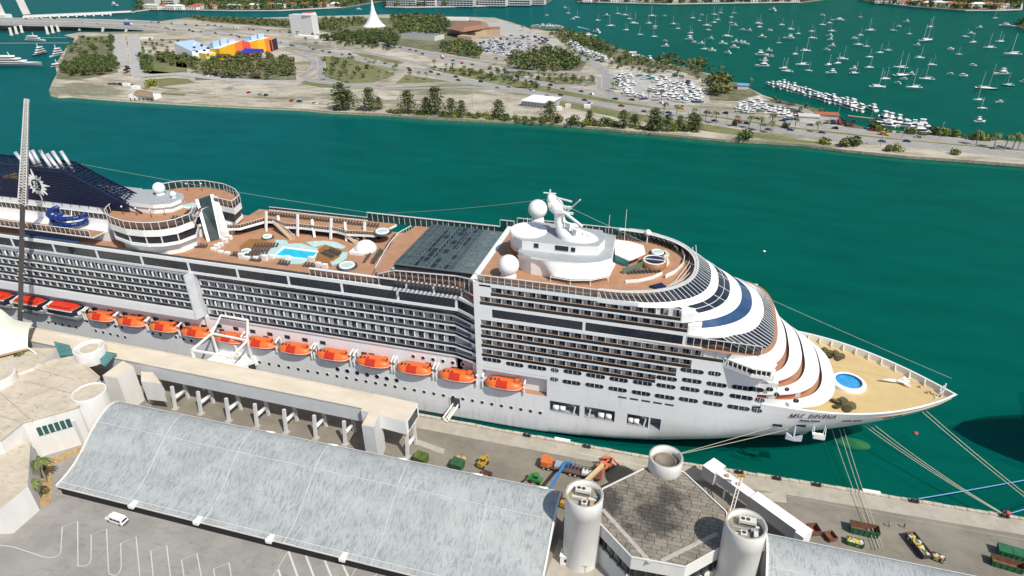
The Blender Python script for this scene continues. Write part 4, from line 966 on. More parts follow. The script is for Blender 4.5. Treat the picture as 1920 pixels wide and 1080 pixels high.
conc = streaky('quay_concrete', (0.36, 0.325, 0.26), (0.44, 0.40, 0.33), 0.3, (1, 1, 1), band=[(1.2, (1, 1, 1), (0.22, 0.19, 0.15), 0.56, 0.75, 0.8)])
capm = streaky('quay_cap_stone', (0.42, 0.37, 0.29), (0.56, 0.51, 0.42), 0.8, (1, 1, 1), band=[(2.5, (1, 1, 1), (0.2, 0.16, 0.12), 0.55, 0.7, 0.9)])
paint = mat('road_paint', (0.62, 0.61, 0.56), 0.7, var=0.12, scale=2)
def qedge(X):
    P = [(-400, 134.6), (-20, 134.4), (2, 134.4), (36.6, 135.8), (61, 136.4), (86, 137.1), (400, 145)]
    for (a, ya), (b, yb) in zip(P, P[1:]):
        if X <= b: return ya+(yb-ya)*(X-a)/(b-a)
    return 145
xs_ = [-400, -20, 2, 36.6, 61, 86, 400]
q = MB(); q.obox([(x, qedge(x)-0.9) for x in xs_]+[(400, -300), (-400, -300)], -6, 2.0, conc, asph); q.build('quay', kind='structure')
q = MB(); q.strip([Vector((x, qedge(x)-0.9, 2.004)) for x in xs_], [Vector((x, qedge(x)-5.6, 2.004)) for x in xs_], conc, False); q.build('quay_apron', kind='structure')
q = MB(); q.face([(-400, -300, 2.004), (-18, -300, 2.004), (-18, 84, 2.004), (-121, 84.0, 2.004), (-152, 98, 2.004), (-400, 98, 2.004)], park); q.build('parking_ground', kind='structure')
gm = MB(); random.seed(5)
wl = thing('quay_wall', 'weathered stone capping along the water edge of the quay', 'quay wall')
x = -170.0; cm = []
while x < 110:
    L = 1.9+random.random()*1.1; h = 0.28+random.random()*0.14; y = qedge(x+L/2)
    c = MB(); a = -0.85+random.uniform(-.08, .05); b_ = random.uniform(-.12, .12)
    c.obox([(x+0.06, y+a), (x+L-0.06, y+a), (x+L-0.06, y+b_), (x+0.06, y+b_)], 1.2, 2.0+h, capm); c.build('cap_stone', wl)
    x += L
# bright paved rectangles and lines on the quay
def sheet(pts, z, mt, name, zz=0.0):
    q = MB(); q.face([tuple(at(x, y, z)) for x, y in pts][::-1], mt); o = q.build(name, kind='structure'); 
    me = o.data; n_ = me.polygons[0].normal
    if n_.z < 0: me.flip_normals()
    return o
sheet([(778, 832), (782, 823), (834, 842), (832, 852)], 2.008, conc, 'pavement_patch')
sheet([(1420, 924), (1473, 923), (1475, 943), (1430, 938)], 2.008, conc, 'pavement_patch')
def marking(pts, w_, z=2.012, conv=True, mt=paint, name='painted_line'):
    P = [at(x, y, z) for x, y in pts] if conv else pts
    q = MB(); L = []; Rr = []
    for i, p in enumerate(P):
        a = P[max(0, i-1)]; b_ = P[min(len(P)-1, i+1)]; d = (b_-a); d.z = 0; d.normalize(); n_ = Vector((-d.y, d.x, 0))*w_/2
        if 0 < i < len(P)-1:
            d1 = (p-a).normalized(); d2 = (b_-p).normalized(); c = d1.dot(d2); k = 1/max(0.35, math.sqrt((1+c)/2)); n_ *= k
        L.append(p+n_); Rr.append(p-n_)
    q.strip(Rr, L, mt, False); return q.build(name, kind='structure')
def z0(pts, ox_=0, oy=820, s=4.155): return [(ox_+x/s, oy+y/s) for x, y in pts]
def arc_(a, b_, c, n=7):
    return [((1-t)**2*a[0]+2*t*(1-t)*b_[0]+t*t*c[0], (1-t)**2*a[1]+2*t*(1-t)*b_[1]+t*t*c[1]) for t in [i/n for i in range(n+1)]]
marking(z0([(-300, 860), (0, 840), (100, 853), (200, 885), (330, 928)]+arc_((370, 936), (470, 940), (474, 880))+[(485, 697), (605, 655), (607, 980)]+arc_((607, 1000), (700, 1015), (710, 940))+[(710, 760), (830, 715), (845, 1030)]+arc_((850, 1060), (930, 1110), (945, 1000))+[(940, 825), (1060, 775), (1090, 1080), (1096, 1150)]), 0.16)
marking(z0([(1200, 1160), (1175, 885), (1298, 842), (1338, 1160)]), 0.16); marking(z0([(1445, 1160), (1415, 955), (1535, 905), (1582, 1160)]), 0.16)
marking(z0([(110, 1180), (85, 1025), (205, 975), (240, 1180)], 380), 0.16)
for a, b_ in (((550, 1080), (690, 845)), ((1160, 1080), (1220, 980))): marking(z0([a, b_], 380), 0.14)
for a, b_ in (((665, 875), (745, 1100)), ((785, 870), (872, 1100)), ((930, 905), (1008, 1100)), ((1080, 970), (1142, 1100)), ((585, 1020), (612, 1100))): marking(z0([a, b_], 380), 0.42)
marking(z0([(1330, 1100), (1370, 1045), (1425, 1060)], 380), 0.14)
marking([(1080, 848), (1230, 878)], 0.12); marking([(1280, 893), (1300, 897), (1640, 962), (1920, 1012)], 0.12, mt=conc)

# ================================================================== BUILDINGS OF THE PORT
wallw = mat('white_render', (0.70, 0.685, 0.65), 0.75, var=0.06, scale=0.5, stretch=(1, 1, 0.25))
roofc = streaky('cream_roof', (0.50, 0.43, 0.325), (0.59, 0.52, 0.41), 0.2, (1, 1, 1), band=[(0.8, (0.5, 1.2, 1), (0.32, 0.26, 0.19), 0.53, 0.72, 0.8), (3, (1, 1, 1), (0.3, 0.24, 0.17), 0.64, 0.8, 0.6)])
galr = streaky('gallery_roof', (0.60, 0.52, 0.40), (0.68, 0.61, 0.49), 0.25, (0.4, 1, 1), band=[(1.0, (0.2, 1.5, 1), (0.55, 0.47, 0.36), 0.58, 0.75, 0.6)])
galw = mat('gallery_wall_grey', (0.60, 0.605, 0.60), 0.7, var=0.05, scale=0.3)
hroof = streaky('peeling_roof_paint', (0.33, 0.35, 0.34), (0.405, 0.43, 0.415), 0.16, (1, 1, 1), 0.65, band=[(1.5, (1.5, 0.34, 0.34), (0.20, 0.21, 0.225), 0.525, 0.56, 0.6), (3.2, (1.4, 0.5, 0.5), (0.25, 0.26, 0.29), 0.56, 0.60, 0.6), (0.32, (1, 1.6, 1), (0.33, 0.24, 0.26), 0.66, 0.74, 0.4), (0.14, (1, 1.4, 1), (0.43, 0.455, 0.44), 0.50, 0.66, 0.6), (0.6, (0.25, 2, 2), (0.22, 0.24, 0.27), 0.62, 0.68, 0.5)], bump=0.15)
seam = mat('roof_seam', (0.60, 0.62, 0.61), 0.6, var=0.05)
PROF = [(82.3, 4.55), (83.5, 4.75), (86.0, 5.3), (88.6, 6.3), (91, 7.7), (93.5, 9.5), (95.7, 11.0), (98, 12.3), (100.3, 13.4), (102.5, 14.0), (104.4, 13.9), (105.6, 13.2), (106.3, 12.0), (106.6, 10.8)]
def hangar(x0, x1, label, dx0=0, dx1=0):
    t = thing('transit_shed', label, 'shed')
    n = max(2, int((x1-x0)/3))
    random.seed(int(abs(x0)))
    nb = max(1, round((x1-x0)/3.07)); w_ = (x1-x0)/nb
    for i in range(nb):                                     # roof bays
        q = MB(); a = x0+w_*i; b_ = a+w_; dz = random.uniform(-.015, .015)
        q.strip([Vector((a+0.0, y, z+dz)) for y, z in PROF], [Vector((b_, y, z+dz)) for y, z in PROF], hroof, True); q.build('roof_panel', t)
    q = MB()
    for k in (1, 7, 11):
        y, z = PROF[k]; q.bar((x0, y, z+0.05), (x1, y, z+0.05), 0.14, 0.07, seam)
    for i in range(0, nb+1):
        for (a, b_) in zip(PROF, PROF[1:]):
            if i % 7 == 0: q.bar((x0+w_*i, a[0], a[1]+0.03), (x0+w_*i, b_[0], b_[1]+0.03), 0.1, 0.05, seam)
    for xx in (x0, x1):
        for (a, b_) in zip(PROF, PROF[1:]): q.bar((xx, a[0], a[1]), (xx, b_[0], b_[1]), 0.45, 0.35, wallw)
    q.build('roof_trim', t)
    q = MB(); q.box(x0+1.2, x1-1.2, 86.5, 87, 2, 5.2, dgrey); q.box(x0+1.2, x1-1.2, 106.0, 106.4, 2, 11.8, galw)
    q.box(x0, x1, 82.2, 82.6, 4.2, 4.55, cream); q.box(x0+1, x1-1, 82.3, 82.7, 1.9, 4.2, mat('eave_shade_black', (0.008, 0.008, 0.014), .8))  # near-black strip below the lip stands in for the eave shadow
    for xx in (x0+0.8, x1-1.0):
        q.face([(xx, y, z-0.15) for y, z in PROF if y > 86]+[(xx, 106.3, 2), (xx, 86.7, 2)], galw)
    q.build('wall', t)
    return t
sh = hangar(-143.0, -19.2, 'long transit shed with curved roof of peeling pale grey paint in the foreground')
for px, py in ((253, 941), (377, 968), (510, 1004), (645, 1041)):
    p = at(px, py, 4.8); q = MB(); q.obox([(p.x-0.6, 81.4), (p.x+0.8, 81.4), (p.x+0.6, 83.4), (p.x-0.4, 83.4)], 4.2, 5.1, white2); q.build('roof_bracket', sh)
for px, py in ((890, 897), (1015, 917), (500, 815), (620, 838), (750, 866)):
    p = at(px, py, 13.2); q = MB(); q.tube((p.x-1.4, 105.7, 12.8), (p.x+1.4, 105.7, 12.8), 0.55, white2, n=10); q.build('roof_vent', sh)
sh2 = hangar(24.8, 110, 'curved grey shed roof at the bottom right corner beside the round tower')

# gallery (elevated passenger walkway building)
gal = thing('elevated_gallery', 'long cream roofed passenger gallery raised on legs along the quay', 'gallery')
gp = [(-203, 122.2), (-76, 119.6), (-62.6, 117.2), (-62.6, 124.9), (-129, 127.3), (-203, 128.2)]
q = MB(); q.obox([(-203, 122.2), (-76, 119.6), (-76, 125.6), (-129, 127.3), (-203, 128.2)], 9.3, 14.0, galw, galr); q.build('gallery_body', gal)
q = MB(); q.obox([(-76, 118.2), (-62.6, 117.0), (-62.6, 124.9), (-76, 125.5)], 10.2, 14.6, white2, galr)
q.build('end_pavilion', gal)
q = MB(); q.obox([(-62.5, 118.2), (-62.4, 118.2), (-62.4, 123.8), (-62.5, 123.8)], 11.0, 13.8, glassg); q.build('end_window', gal)
q = MB()
for (a, b_) in (((-203, 122.2), (-76, 119.6)), ((-129, 127.3), (-203, 128.2)), ((-76, 125.6), (-129, 127.3))): q.bar((a[0], a[1], 14.1), (b_[0], b_[1], 14.1), 0.35, 0.3, galr)
q.build('parapet', gal)
p4 = [at(x, y, 14.9) for x, y in ((678, 797), (693, 769), (714, 770), (701, 801))]
q = MB(); q.obox([(p.x, p.y) for p in p4], 2, 14.9, galw, galr); q.build('stair_tower', gal)
for X in (-147, -138, -129, -119.1, -109.7, -100.3, -90.9, -81.8, -63.3):
    y0 = 117.1 if X > -125 else 117.6
    q = MB(); q.bar((X, y0, 2), (X, y0+1.2, 9.5 if X < -70 else 10.3), 0.8, 0.7, galw); q.bar((X, y0+5.5, 2), (X, y0+5.5, 9.5), 0.8, 0.7, galw)
    q.bar((X, y0+0.5, 5.5), (X, y0+5.5, 5.0), 0.5, 0.5, galw); q.tube((X, y0+1.2, 5.6), (X, y0+4.6, 5.2), 0.55, white, n=8); q.obox([(X-0.9, y0-0.9), (X+0.9, y0-0.9), (X+0.9, y0+0.9), (X-0.9, y0+0.9)], 2, 2.35, conc); q.build('support_leg', gal)

# left terminal
tl = thing('cruise_terminal', 'white cruise terminal with flat cream roofs and round turrets at the left', 'terminal')
main = [(-230, 101), (-181, 107), (-171, 118.2), (-154.3, 110.8), (-151.2, 100.1), (-159.4, 90.9), (-158.9, 84.4), (-230, 70)]
main = [tuple(at(x, y, 14).xy) for x, y in ((-120, 670), (26, 702), (100, 676), (140, 669), (186, 708), (146, 764), (42, 793), (0, 827), (-150, 860))]
q = MB(); q.obox(main, 2, 14, wallw, roofc); q.build('main_hall', tl)
q = MB()
for a, b_ in zip(main, main[1:]): q.bar((*a, 14.15), (*b_, 14.15), 0.5, 0.35, roofc)
q.build('parapet', tl)
q = MB()
for a_, b_ in (((50, 715), (150, 742)), ((-40, 700), (60, 790)), ((20, 760), (120, 720)), ((60, 690), (140, 712)), ((-60, 760), (42, 793))): q.bar(at(*a_, 14.03), at(*b_, 14.03), .22, .06, mat('roof_joint', (.40, .34, .26), .9))
q.build('roof_joint', tl)
q = MB()
for x_, y_ in ((40, 740), (95, 705), (120, 735), (20, 720), (70, 765)): p = at(x_, y_, 14.0); q.tube(p, p+Vector((0, 0, .5)), .22, grey, n=8)
q.build('roof_drain', tl, kind='stuff')
up_ = [tuple(at(x, y, 14.6).xy) for x, y in ((-140, 640), (0, 664), (60, 652), (108, 653), (62, 690), (20, 705), (-120, 690))]
q = MB(); q.obox(up_, 2, 14.6, wallw, roofc); q.build('rear_hall', tl)
# window strip in the near wall: seven panes
wa_, wb_ = at(56, 815, 8.4), at(130, 792, 8.4)
a2, b2 = Vector((*main[6], 0)), Vector((*main[5], 0)); d = (b2-a2).normalized(); nn_ = Vector((d.y, -d.x, 0))
for i in range(6):
    L = (b2-a2).length; s0 = 0.16+0.105*i; pA = a2+d*L*s0+nn_*0.12; pB = a2+d*L*(s0+0.098)+nn_*0.12
    q = MB(); q.face([(pA.x, pA.y, 8.6), (pB.x, pB.y, 8.6), (pB.x, pB.y, 11.4), (pA.x, pA.y, 11.4)], mat('teal_window', (0.03, 0.10, 0.09), 0.15)); q.bar((pA.x, pA.y, 8.6), (pA.x, pA.y, 11.4), 0.2, 0.2, white2); q.build('window', tl)
q = MB(); pp = b2-d*2.0+nn_*0.3; q.bar((pp.x, pp.y, 2), (pp.x, pp.y, 10.5), 0.5, 0.5, galw); q.build('downpipe', tl)
# teal louvred glazing
for pts in (((105, 651), (135, 658), (141, 672), (115, 676)), ((188, 667), (224, 674), (200, 694), (192, 690))):
    pl = [at(x, y, 13) for x, y in pts]; q = MB(); zz = (14.35, 14.35, 12.3, 12.3)
    v_ = [(p.x, p.y, 15.2 if i < 2 else 14.3) for i, p in enumerate(pl)]
    tw = mat('teal_glazing', (0.04, 0.20, 0.19), 0.25, var=0.2); q.face(v_, tw); q.build('sloping_glazing', tl)
    q = MB()
    for t in range(1, 7): q.bar(Vector(v_[0]).lerp(Vector(v_[3]), t/7)+Vector((0, 0, 0.06)), Vector(v_[1]).lerp(Vector(v_[2]), t/7)+Vector((0, 0, 0.06)), 0.1, 0.08, grey)
    q.build('glazing_bar', tl)
def turret(cx, cy, r, z0_, z1_, hollow=True, parent=None, name='turret', inner=None, depth=1.6):
    q = MB(); n = 40
    q.lathe((cx, cy, 0), [(r, z0_), (r, z1_-0.2), (r-0.05, z1_), (r-0.4, z1_)]+([(r-0.45, z1_-depth)] if hollow else []), wallw, n)
    o = q.build(name, parent)
    q = MB(); zf = z1_-depth if hollow else z1_; rr = r-0.4
    q.lathe((cx, cy, 0), [(rr, zf), (0.01, zf)], inner or roofc, n); q.build('turret_roof', o)
    return o
cA = at(166, 650, 17.5); turret(cA.x, cA.y, 4.3, 13, 17.5, True, tl); o_ = turret(cA.x, cA.y, 2.9, 15, 16.9, False, tl, 'turret_core')
cB = at(166, 734, 15.3); turret(cB.x, cB.y, 4.35, 2, 15.3, True, tl, depth=0.3)
cC = at(-6, 703, 16.5); turret(cC.x, cC.y, 4.4, 12, 16.5, False, tl)
# white angular blocks between terminal and gallery
q = MB(); b1_ = [tuple(at(x, y, 14.3).xy) for x, y in ((192, 704), (220, 709), (250, 687), (230, 676))]; q.obox(b1_, 2, 14.3, wallw, galr)
b2_ = [tuple(at(x, y, 13.6).xy) for x, y in ((250, 688), (262, 696), (300, 700), (306, 690), (292, 685))]
q.obox([tuple(at(x, y, 13.9).xy) for x, y in ((262, 690), (284, 691), (300, 712), (262, 708))], 6, 12.6, wallw, galr); q.build('link_block', tl)
# lower-left annex
ax = [tuple(at(x, y, 10).xy) for x, y in ((-160, 850), (0, 842), (33, 822), (57, 830), (52, 912), (0, 955), (-160, 960))]
q = MB(); q.obox(ax, 2, 10, wallw, roofc); q.build('annex', tl)
# planting bed and palm in the corner
soil = mat('dry_soil', (0.42, 0.28, 0.13), 0.9, var=0.3, scale=1.0)
sheet([(70, 950), (73, 870), (160, 833), (166, 840), (100, 872), (95, 945)], 2.012, soil, 'planting_bed')
# fabric canopy
fab = thing('tensile_canopy', 'large cream tensile fabric canopy bulging at the left edge beside the crane', 'canopy')
A = [at(x, y, z) for x, y, z in ((-160, 575, 22), (-60, 548, 24), (0, 578, 22), (30, 602, 19), (63, 605, 17.2))]; B = [at(x, y, z) for x, y, z in ((-160, 690, 16), (-60, 677, 16), (0, 665, 16), (28, 658, 16), (52, 652, 16))]
q = MB(); q.grid(grid_between(resn(A, 16), resn(B, 16), 10, -1.6), mat('canopy_fabric', (0.70, 0.69, 0.58), 0.7, var=0.03, scale=0.1)); q.build('fabric', fab)
q = MB(); 
Bs = resn(B, 10)
for a, b_ in zip(Bs, Bs[1:]): q.bar(a-Vector((0, 0, .3)), b_-Vector((0, 0, .3)), 0.3, 0.6, tan)
e_ = at(52, 652, 16); q.bar(e_, at(68, 663, 14.7), 0.3, 0.3, white2); q.build('edge_frame', fab)

# octagonal control building with three round towers
oc = thing('octagonal_terminal', 'eight-sided terminal block with weathered slab roof in the right foreground', 'building')
octp = [(-1.4, 117.3), (7.1, 118.3), (16.7, 108.5), (17.2, 100.3), (8.8, 91.9), (-1.8, 91.4), (-10.7, 99.4), (-10.2, 108.1)]
slabm = [streaky('roof_slab_%s' % k, (c1[0]*.80, c1[1]*.77, c1[2]*.74), (c2[0]*.80, c2[1]*.77, c2[2]*.74), 0.5, (1, 1, 1), band=[(0.062, (1, 1, 1), (0.05, 0.046, 0.04), 0.47, 0.58, 0.9), (1.6, (1, 1, 1), (0.14, 0.13, 0.11), 0.56, 0.75, 0.8)]) for k, c1, c2 in (('a', (0.27, 0.25, 0.20), (0.35, 0.325, 0.265)), ('b', (0.25, 0.225, 0.18), (0.32, 0.295, 0.245)), ('c', (0.30, 0.28, 0.23), (0.37, 0.34, 0.28)))]
q = MB(); q.obox(scl(octp, 0.93, (3, 104)), 2, 13.0, wallw); q.obox(octp, 10.6, 14.0, wallw, mat('slab_joint', (.06, .055, .045), .9)); q.obox(octp, 2, 7.6, wallw); q.build('body', oc)
q = MB()
q.obox(scl(octp, 0.97, (3, 104)), 7.6, 10.6, glassd); q.build('window_ribbon', oc)
q = MB()
for i in range(8):
    a = Vector((*octp[i], 14.15)); b_ = Vector((*octp[(i+1) % 8], 14.15)); q.bar(a, b_, 0.28, 0.3, wallw)
q.build('parapet', oc)
def inside(p, poly):
    c = False; n = len(poly)
    for i in range(n):
        (x1, y1), (x2, y2) = poly[i], poly[(i+1) % n]
        if (y1 > p[1]) != (y2 > p[1]) and p[0] < (x2-x1)*(p[1]-y1)/(y2-y1)+x1: c = not c
    return c
random.seed(21); inn = scl(octp, 0.975, (3, 104))
y = 91.5; row = 0; sm = []; osgn = math.copysign(1, sum(inn[i][0]*inn[(i+1) % 8][1]-inn[(i+1) % 8][0]*inn[i][1] for i in range(8)))
for m_ in slabm:
    for L in (2.6, 3.2, 1.9):
        q = MB(); q.box(0.05, L-0.06, 0.05, 0.97, 0, 0.12, m_); sm.append((L, q.mesh('roof_slab')))
while y < 118:
    x = -12+random.random()*2
    while x < 18:
        L, me = random.choice(sm)
        rect = [(x+.05, y+.05), (x+L-.06, y+.05), (x+L-.06, y+.97), (x+.05, y+.97)]; ins = [inside(c, inn) for c in rect]
        if all(ins): o = link('roof_slab', me, oc, loc=(x, y, 14.0+random.random()*0.03), rz=R_(random.uniform(-.4, .4)))
        elif any(ins):
            pl_ = rect
            for i in range(8):
                A_, B_ = Vector(inn[i]), Vector(inn[(i+1) % 8]); e_ = B_-A_; out_ = []
                sd = lambda p: (e_.x*(p[1]-A_.y)-e_.y*(p[0]-A_.x))*osgn
                for j in range(len(pl_)):
                    c0_, c1_ = pl_[j], pl_[(j+1) % len(pl_)]; s0, s1 = sd(c0_), sd(c1_)
                    if s0 >= 0: out_.append(c0_)
                    if (s0 >= 0) != (s1 >= 0): t = s0/(s0-s1); out_.append((c0_[0]+(c1_[0]-c0_[0])*t, c0_[1]+(c1_[1]-c0_[1])*t))
                pl_ = out_
                if len(pl_) < 3: break
            if len(pl_) >= 3: q = MB(); q.obox(pl_, 14.0, 14.12, random.choice(slabm)); q.build('roof_slab', oc)
        x += L
    y += 1.02
q = MB()
for a, b_ in (((1130, 955), (1222, 1057)), ((1240, 1052), (1345, 1000))):
    A = at(*a, 14.13); B = at(*b_, 14.13); q.bar(A, B, 0.9, 0.05, mat('patched_seam', (0.42, 0.40, 0.35), 0.8, var=0.15, scale=1.5))
q.build('repair_strip', oc)
for (a, b_) in ((4, 5), (5, 6), (3, 4), (6, 7)):
    A = Vector((*octp[a], 0)); B = Vector((*octp[b_], 0)); q = MB()
    for k in range(5):
        t = (k+0.5)/5; p = A.lerp(B, t); q.bar((p.x, p.y, 7.6), (p.x, p.y, 10.6), 0.3, 0.3, dgrey)
    q.build('window_post', oc)
def ac_unit(x, y, z, L, W, H, rz, parent, label, fans=2):
    t = link('air_conditioner', None, parent, loc=(x, y, z), rz=rz)
    return t
def tower(cx, cy, r, ztop, z0_, label, units=True, depth=1.6):
    t = thing('round_tower', label, 'tower'); q = MB(); n = 48
    q.lathe((cx, cy, 0), [(r, z0_), (r, ztop-4.2), (r+0.05, ztop-4.15), (r+0.05, ztop-0.1), (r, ztop), (r-0.42, ztop), (r-0.45, ztop-depth)], wallw, n); q.build('drum', t)
    q = MB(); q.lathe((cx, cy, 0), [(r-0.42, ztop-depth), (0.01, ztop-depth)], mat('tower_deck', (0.26, 0.23, 0.17), 0.85, var=0.2, scale=1), n); q.build('deck', t)
    q = MB(); q.lathe((cx, cy, 0), [(r-0.40, ztop+0.012), (r-0.02, ztop+0.012)], mat('tower_rim', (0.42, 0.39, 0.32), 0.8, var=0.15), n); q.build('rim', t)
    return t
acw = mat('plant_white', (0.66, 0.65, 0.58), 0.5, var=0.05)
def plant(t, cx, cy, z, mir=1):
    fanm = mat('fan_dark', (0.08, 0.05, 0.04), 0.6)
    for (x0, x1, y0, y1, h, fs) in ((-2.0, 1.2, 0.6, 2.0, 1.5, 2), (-0.2, 1.0, -2.6, -1.3, 1.2, 1)):
        if mir < 0: x0, x1 = -x1, -x0
        q = MB(); q.box(cx+x0, cx+x1, cy+y0, cy+y1, z+0.3, z+h, acw); o = q.build('cooling_unit', t)
        q = MB(); q.box(cx+x0+0.1, cx+x1-0.1, cy+y0-0.03, cy+y0, z+0.45, z+h*0.55, dgrey); q.build('grille', o)
        for k in range(fs):
            fx = cx+x0+(x1-x0)*((k+0.5)/fs*0.62+0.05) if fs > 1 else cx+(x0+x1)/2
            q = MB(); q.tube((fx, cy+(y0+y1)/2, z+h), (fx, cy+(y0+y1)/2, z+h+0.06), 0.42, acw, n=14, mtop=fanm); q.build('fan', o)
    for (x, y, dx_, dy_, h) in ((1.5, -0.4, .5, .35, .8), (1.9, -1.6, .4, .7, 1.0), (-1.7, -1.9, .8, .3, .5), (2.2, .8, .5, .2, .4), (0, -0.1, 2.6, .15, .35)):
        q = MB(); q.box(cx+x-dx_, cx+x+dx_, cy+y-dy_, cy+y+dy_, z, z+h, random.choice([acw, tan, grey])); q.build('duct', t)
tA = tower(-13.0, 98.2, 3.95, 22, 2, 'tall white round tower with cooling units on top, left of the slab roof'); plant(tA, -13.0, 98.2, 20.4)
tB = tower(19.3, 98.8, 3.95, 22, 2, 'tall white round tower with plant deck, right of the slab roof'); plant(tB, 19.3, 98.8, 20.4, -1)
tC = tower(2.8, 118.4, 3.85, 17.8, 2, 'short wide white drum with empty dished top nearest the water', depth=2.0)
q = MB(); q.lathe((2.8, 118.4, 0), [(2.5, 15.8), (2.5, 16.5), (2.2, 16.5), (2.2, 16.2), (0.01, 16.2)], mat('drum_inner', (0.20, 0.17, 0.14), 0.85, var=0.2), 32); q.build('inner_ring', tC)
# kiosks and little yard between shed and tower
for (px, py, w_, h_, m_, lb) in ((1063, 1042, 2.6, 2.6, white2, 'small white kiosk with one dark window beside the left round tower'), (1090, 1054, 2.6, 2.2, galw, 'grey hut with brown plank roof beside the white kiosk')):
    p = at(px, py, 4); t = thing('kiosk', lb, 'kiosk'); q = MB(); q.box(p.x-w_/2, p.x+w_/2, p.y-1, p.y+1, 2, 2+h_, m_); q.build('cabin', t)
    q = MB(); q.box(p.x-w_/2-.15, p.x+w_/2+.15, p.y-1.15, p.y+1.15, 2+h_, 2.15+h_, m_ if m_ is white2 else tan); q.build('roof', t); q = MB(); q.box(p.x-.4, p.x+.4, p.y-1.05, p.y-1, 3, 3.9, glassd); q.build('window', t)
sheet([(1020, 1090), (1048, 1010), (1108, 1040), (1160, 1090)], 2.012, conc, 'yard_paving')
# ================================================================== FAR SHORE
LZ = 1.6
sand = streaky('pale_sand', (0.36, 0.315, 0.235), (0.52, 0.465, 0.375), 0.02, (1, 1, 1), 0.95, band=[(0.06, (0.6, 2, 1), (0.20, 0.17, 0.115), 0.50, 0.64, 0.8), (0.011, (0.7, 1.6, 1), (0.13, 0.135, 0.06), 0.52, 0.60, 0.75), (0.3, (1, 1, 1), (0.60, 0.56, 0.48), 0.55, 0.75, 0.6), (0.03, (1, 1, 1), (0.17, 0.18, 0.08), 0.56, 0.68, 0.5)])
grass = streaky('dry_grass', (0.13, 0.145, 0.05), (0.21, 0.20, 0.08), 0.05, (1, 1, 1), 0.95, band=[(0.25, (1, 1, 1), (0.07, 0.09, 0.03), 0.5, 0.7, 0.7)])
road = streaky('road_grey', (0.26, 0.25, 0.23), (0.33, 0.32, 0.295), 0.05, (1, 1, 1), 0.9, band=[(0.4, (0.5, 1, 1), (0.24, 0.235, 0.22), 0.52, 0.75, 0.6)])
lot = streaky('lot_paving', (0.36, 0.35, 0.33), (0.44, 0.42, 0.39), 0.1, (1, 1, 1), 0.9)
rock = mat('shore_rock', (0.34, 0.29, 0.21), 0.95, var=0.35, scale=0.5)
foliage_floor = streaky('dark_scrub', (0.045, 0.065, 0.022), (0.09, 0.11, 0.04), 0.15, (1, 1, 1), 0.95)  # dark green ground cover of the far islands
def land(pts, name, zt=LZ, mt=sand, zb=-6):
    P = [at(x, y, zt) for x, y in pts]; q = MB(); q.obox([(p.x, p.y) for p in P], zb, zt, rock, mt); return q.build(name, kind='structure')
shoreS = [(92, 168), (95, 176), (110, 180), (133, 179), (180, 183), (233, 187), (333, 193), (467, 200), (567, 204), (620, 209), (733, 214), (800, 220), (900, 225), (1000, 229), (1070, 235), (1133, 240), (1167, 244), (1250, 251), (1361, 262), (1440, 266), (1500, 270), (1587, 281), (1698, 292), (1800, 299), (1920, 308), (2100, 325), (2600, 365)]
shoreN = [(2600, 322), (2100, 284), (1920, 266), (1850, 261), (1739, 249), (1700, 247), (1660, 243), (1630, 239), (1600, 239), (1570, 226), (1545, 207), (1520, 203), (1472, 192), (1430, 178), (1389, 157), (1367, 152), (1333, 139), (1280, 125), (1217, 111), (1161, 104), (1140, 88), (1111, 69), (1069, 60), (1028, 58), (990, 52), (960, 42), (927, 33), (827, 30), (733, 27), (600, 30), (500, 33), (430, 34), (350, 33), (300, 40), (281, 52), (266, 59), (147, 61), (120, 66), (140, 72), (134, 85), (123, 91), (116, 102), (103, 122), (107, 138), (100, 150)]
land(shoreS+shoreN, 'island')
shoalm = mat('shoal', (0.60, 0.56, 0.34), 0.9, var=0.3, scale=0.12); n_ = shoalm.node_tree.nodes; l_ = shoalm.node_tree.links; b_ = n_['Principled BSDF']; src_ = b_.inputs['Base Color'].links[0].from_socket
g_ = n_.new('ShaderNodeNewGeometry'); sp_ = n_.new('ShaderNodeSeparateXYZ'); l_.new(g_.outputs['Position'], sp_.inputs[0]); mr_ = n_.new('ShaderNodeMapRange'); mr_.inputs['From Min'].default_value = -0.2; mr_.inputs['From Max'].default_value = -2.3; l_.new(sp_.outputs['Z'], mr_.inputs[0])
mx_ = n_.new('ShaderNodeMix'); mx_.data_type = 'RGBA'; l_.new(mr_.outputs[0], mx_.inputs[0]); l_.new(src_, mx_.inputs[6]); mx_.inputs[7].default_value = (0.0, 0.20, 0.16, 1); l_.new(mx_.outputs[2], b_.inputs['Base Color'])  # light absorbed by the water is mixed into the bed colour by depth
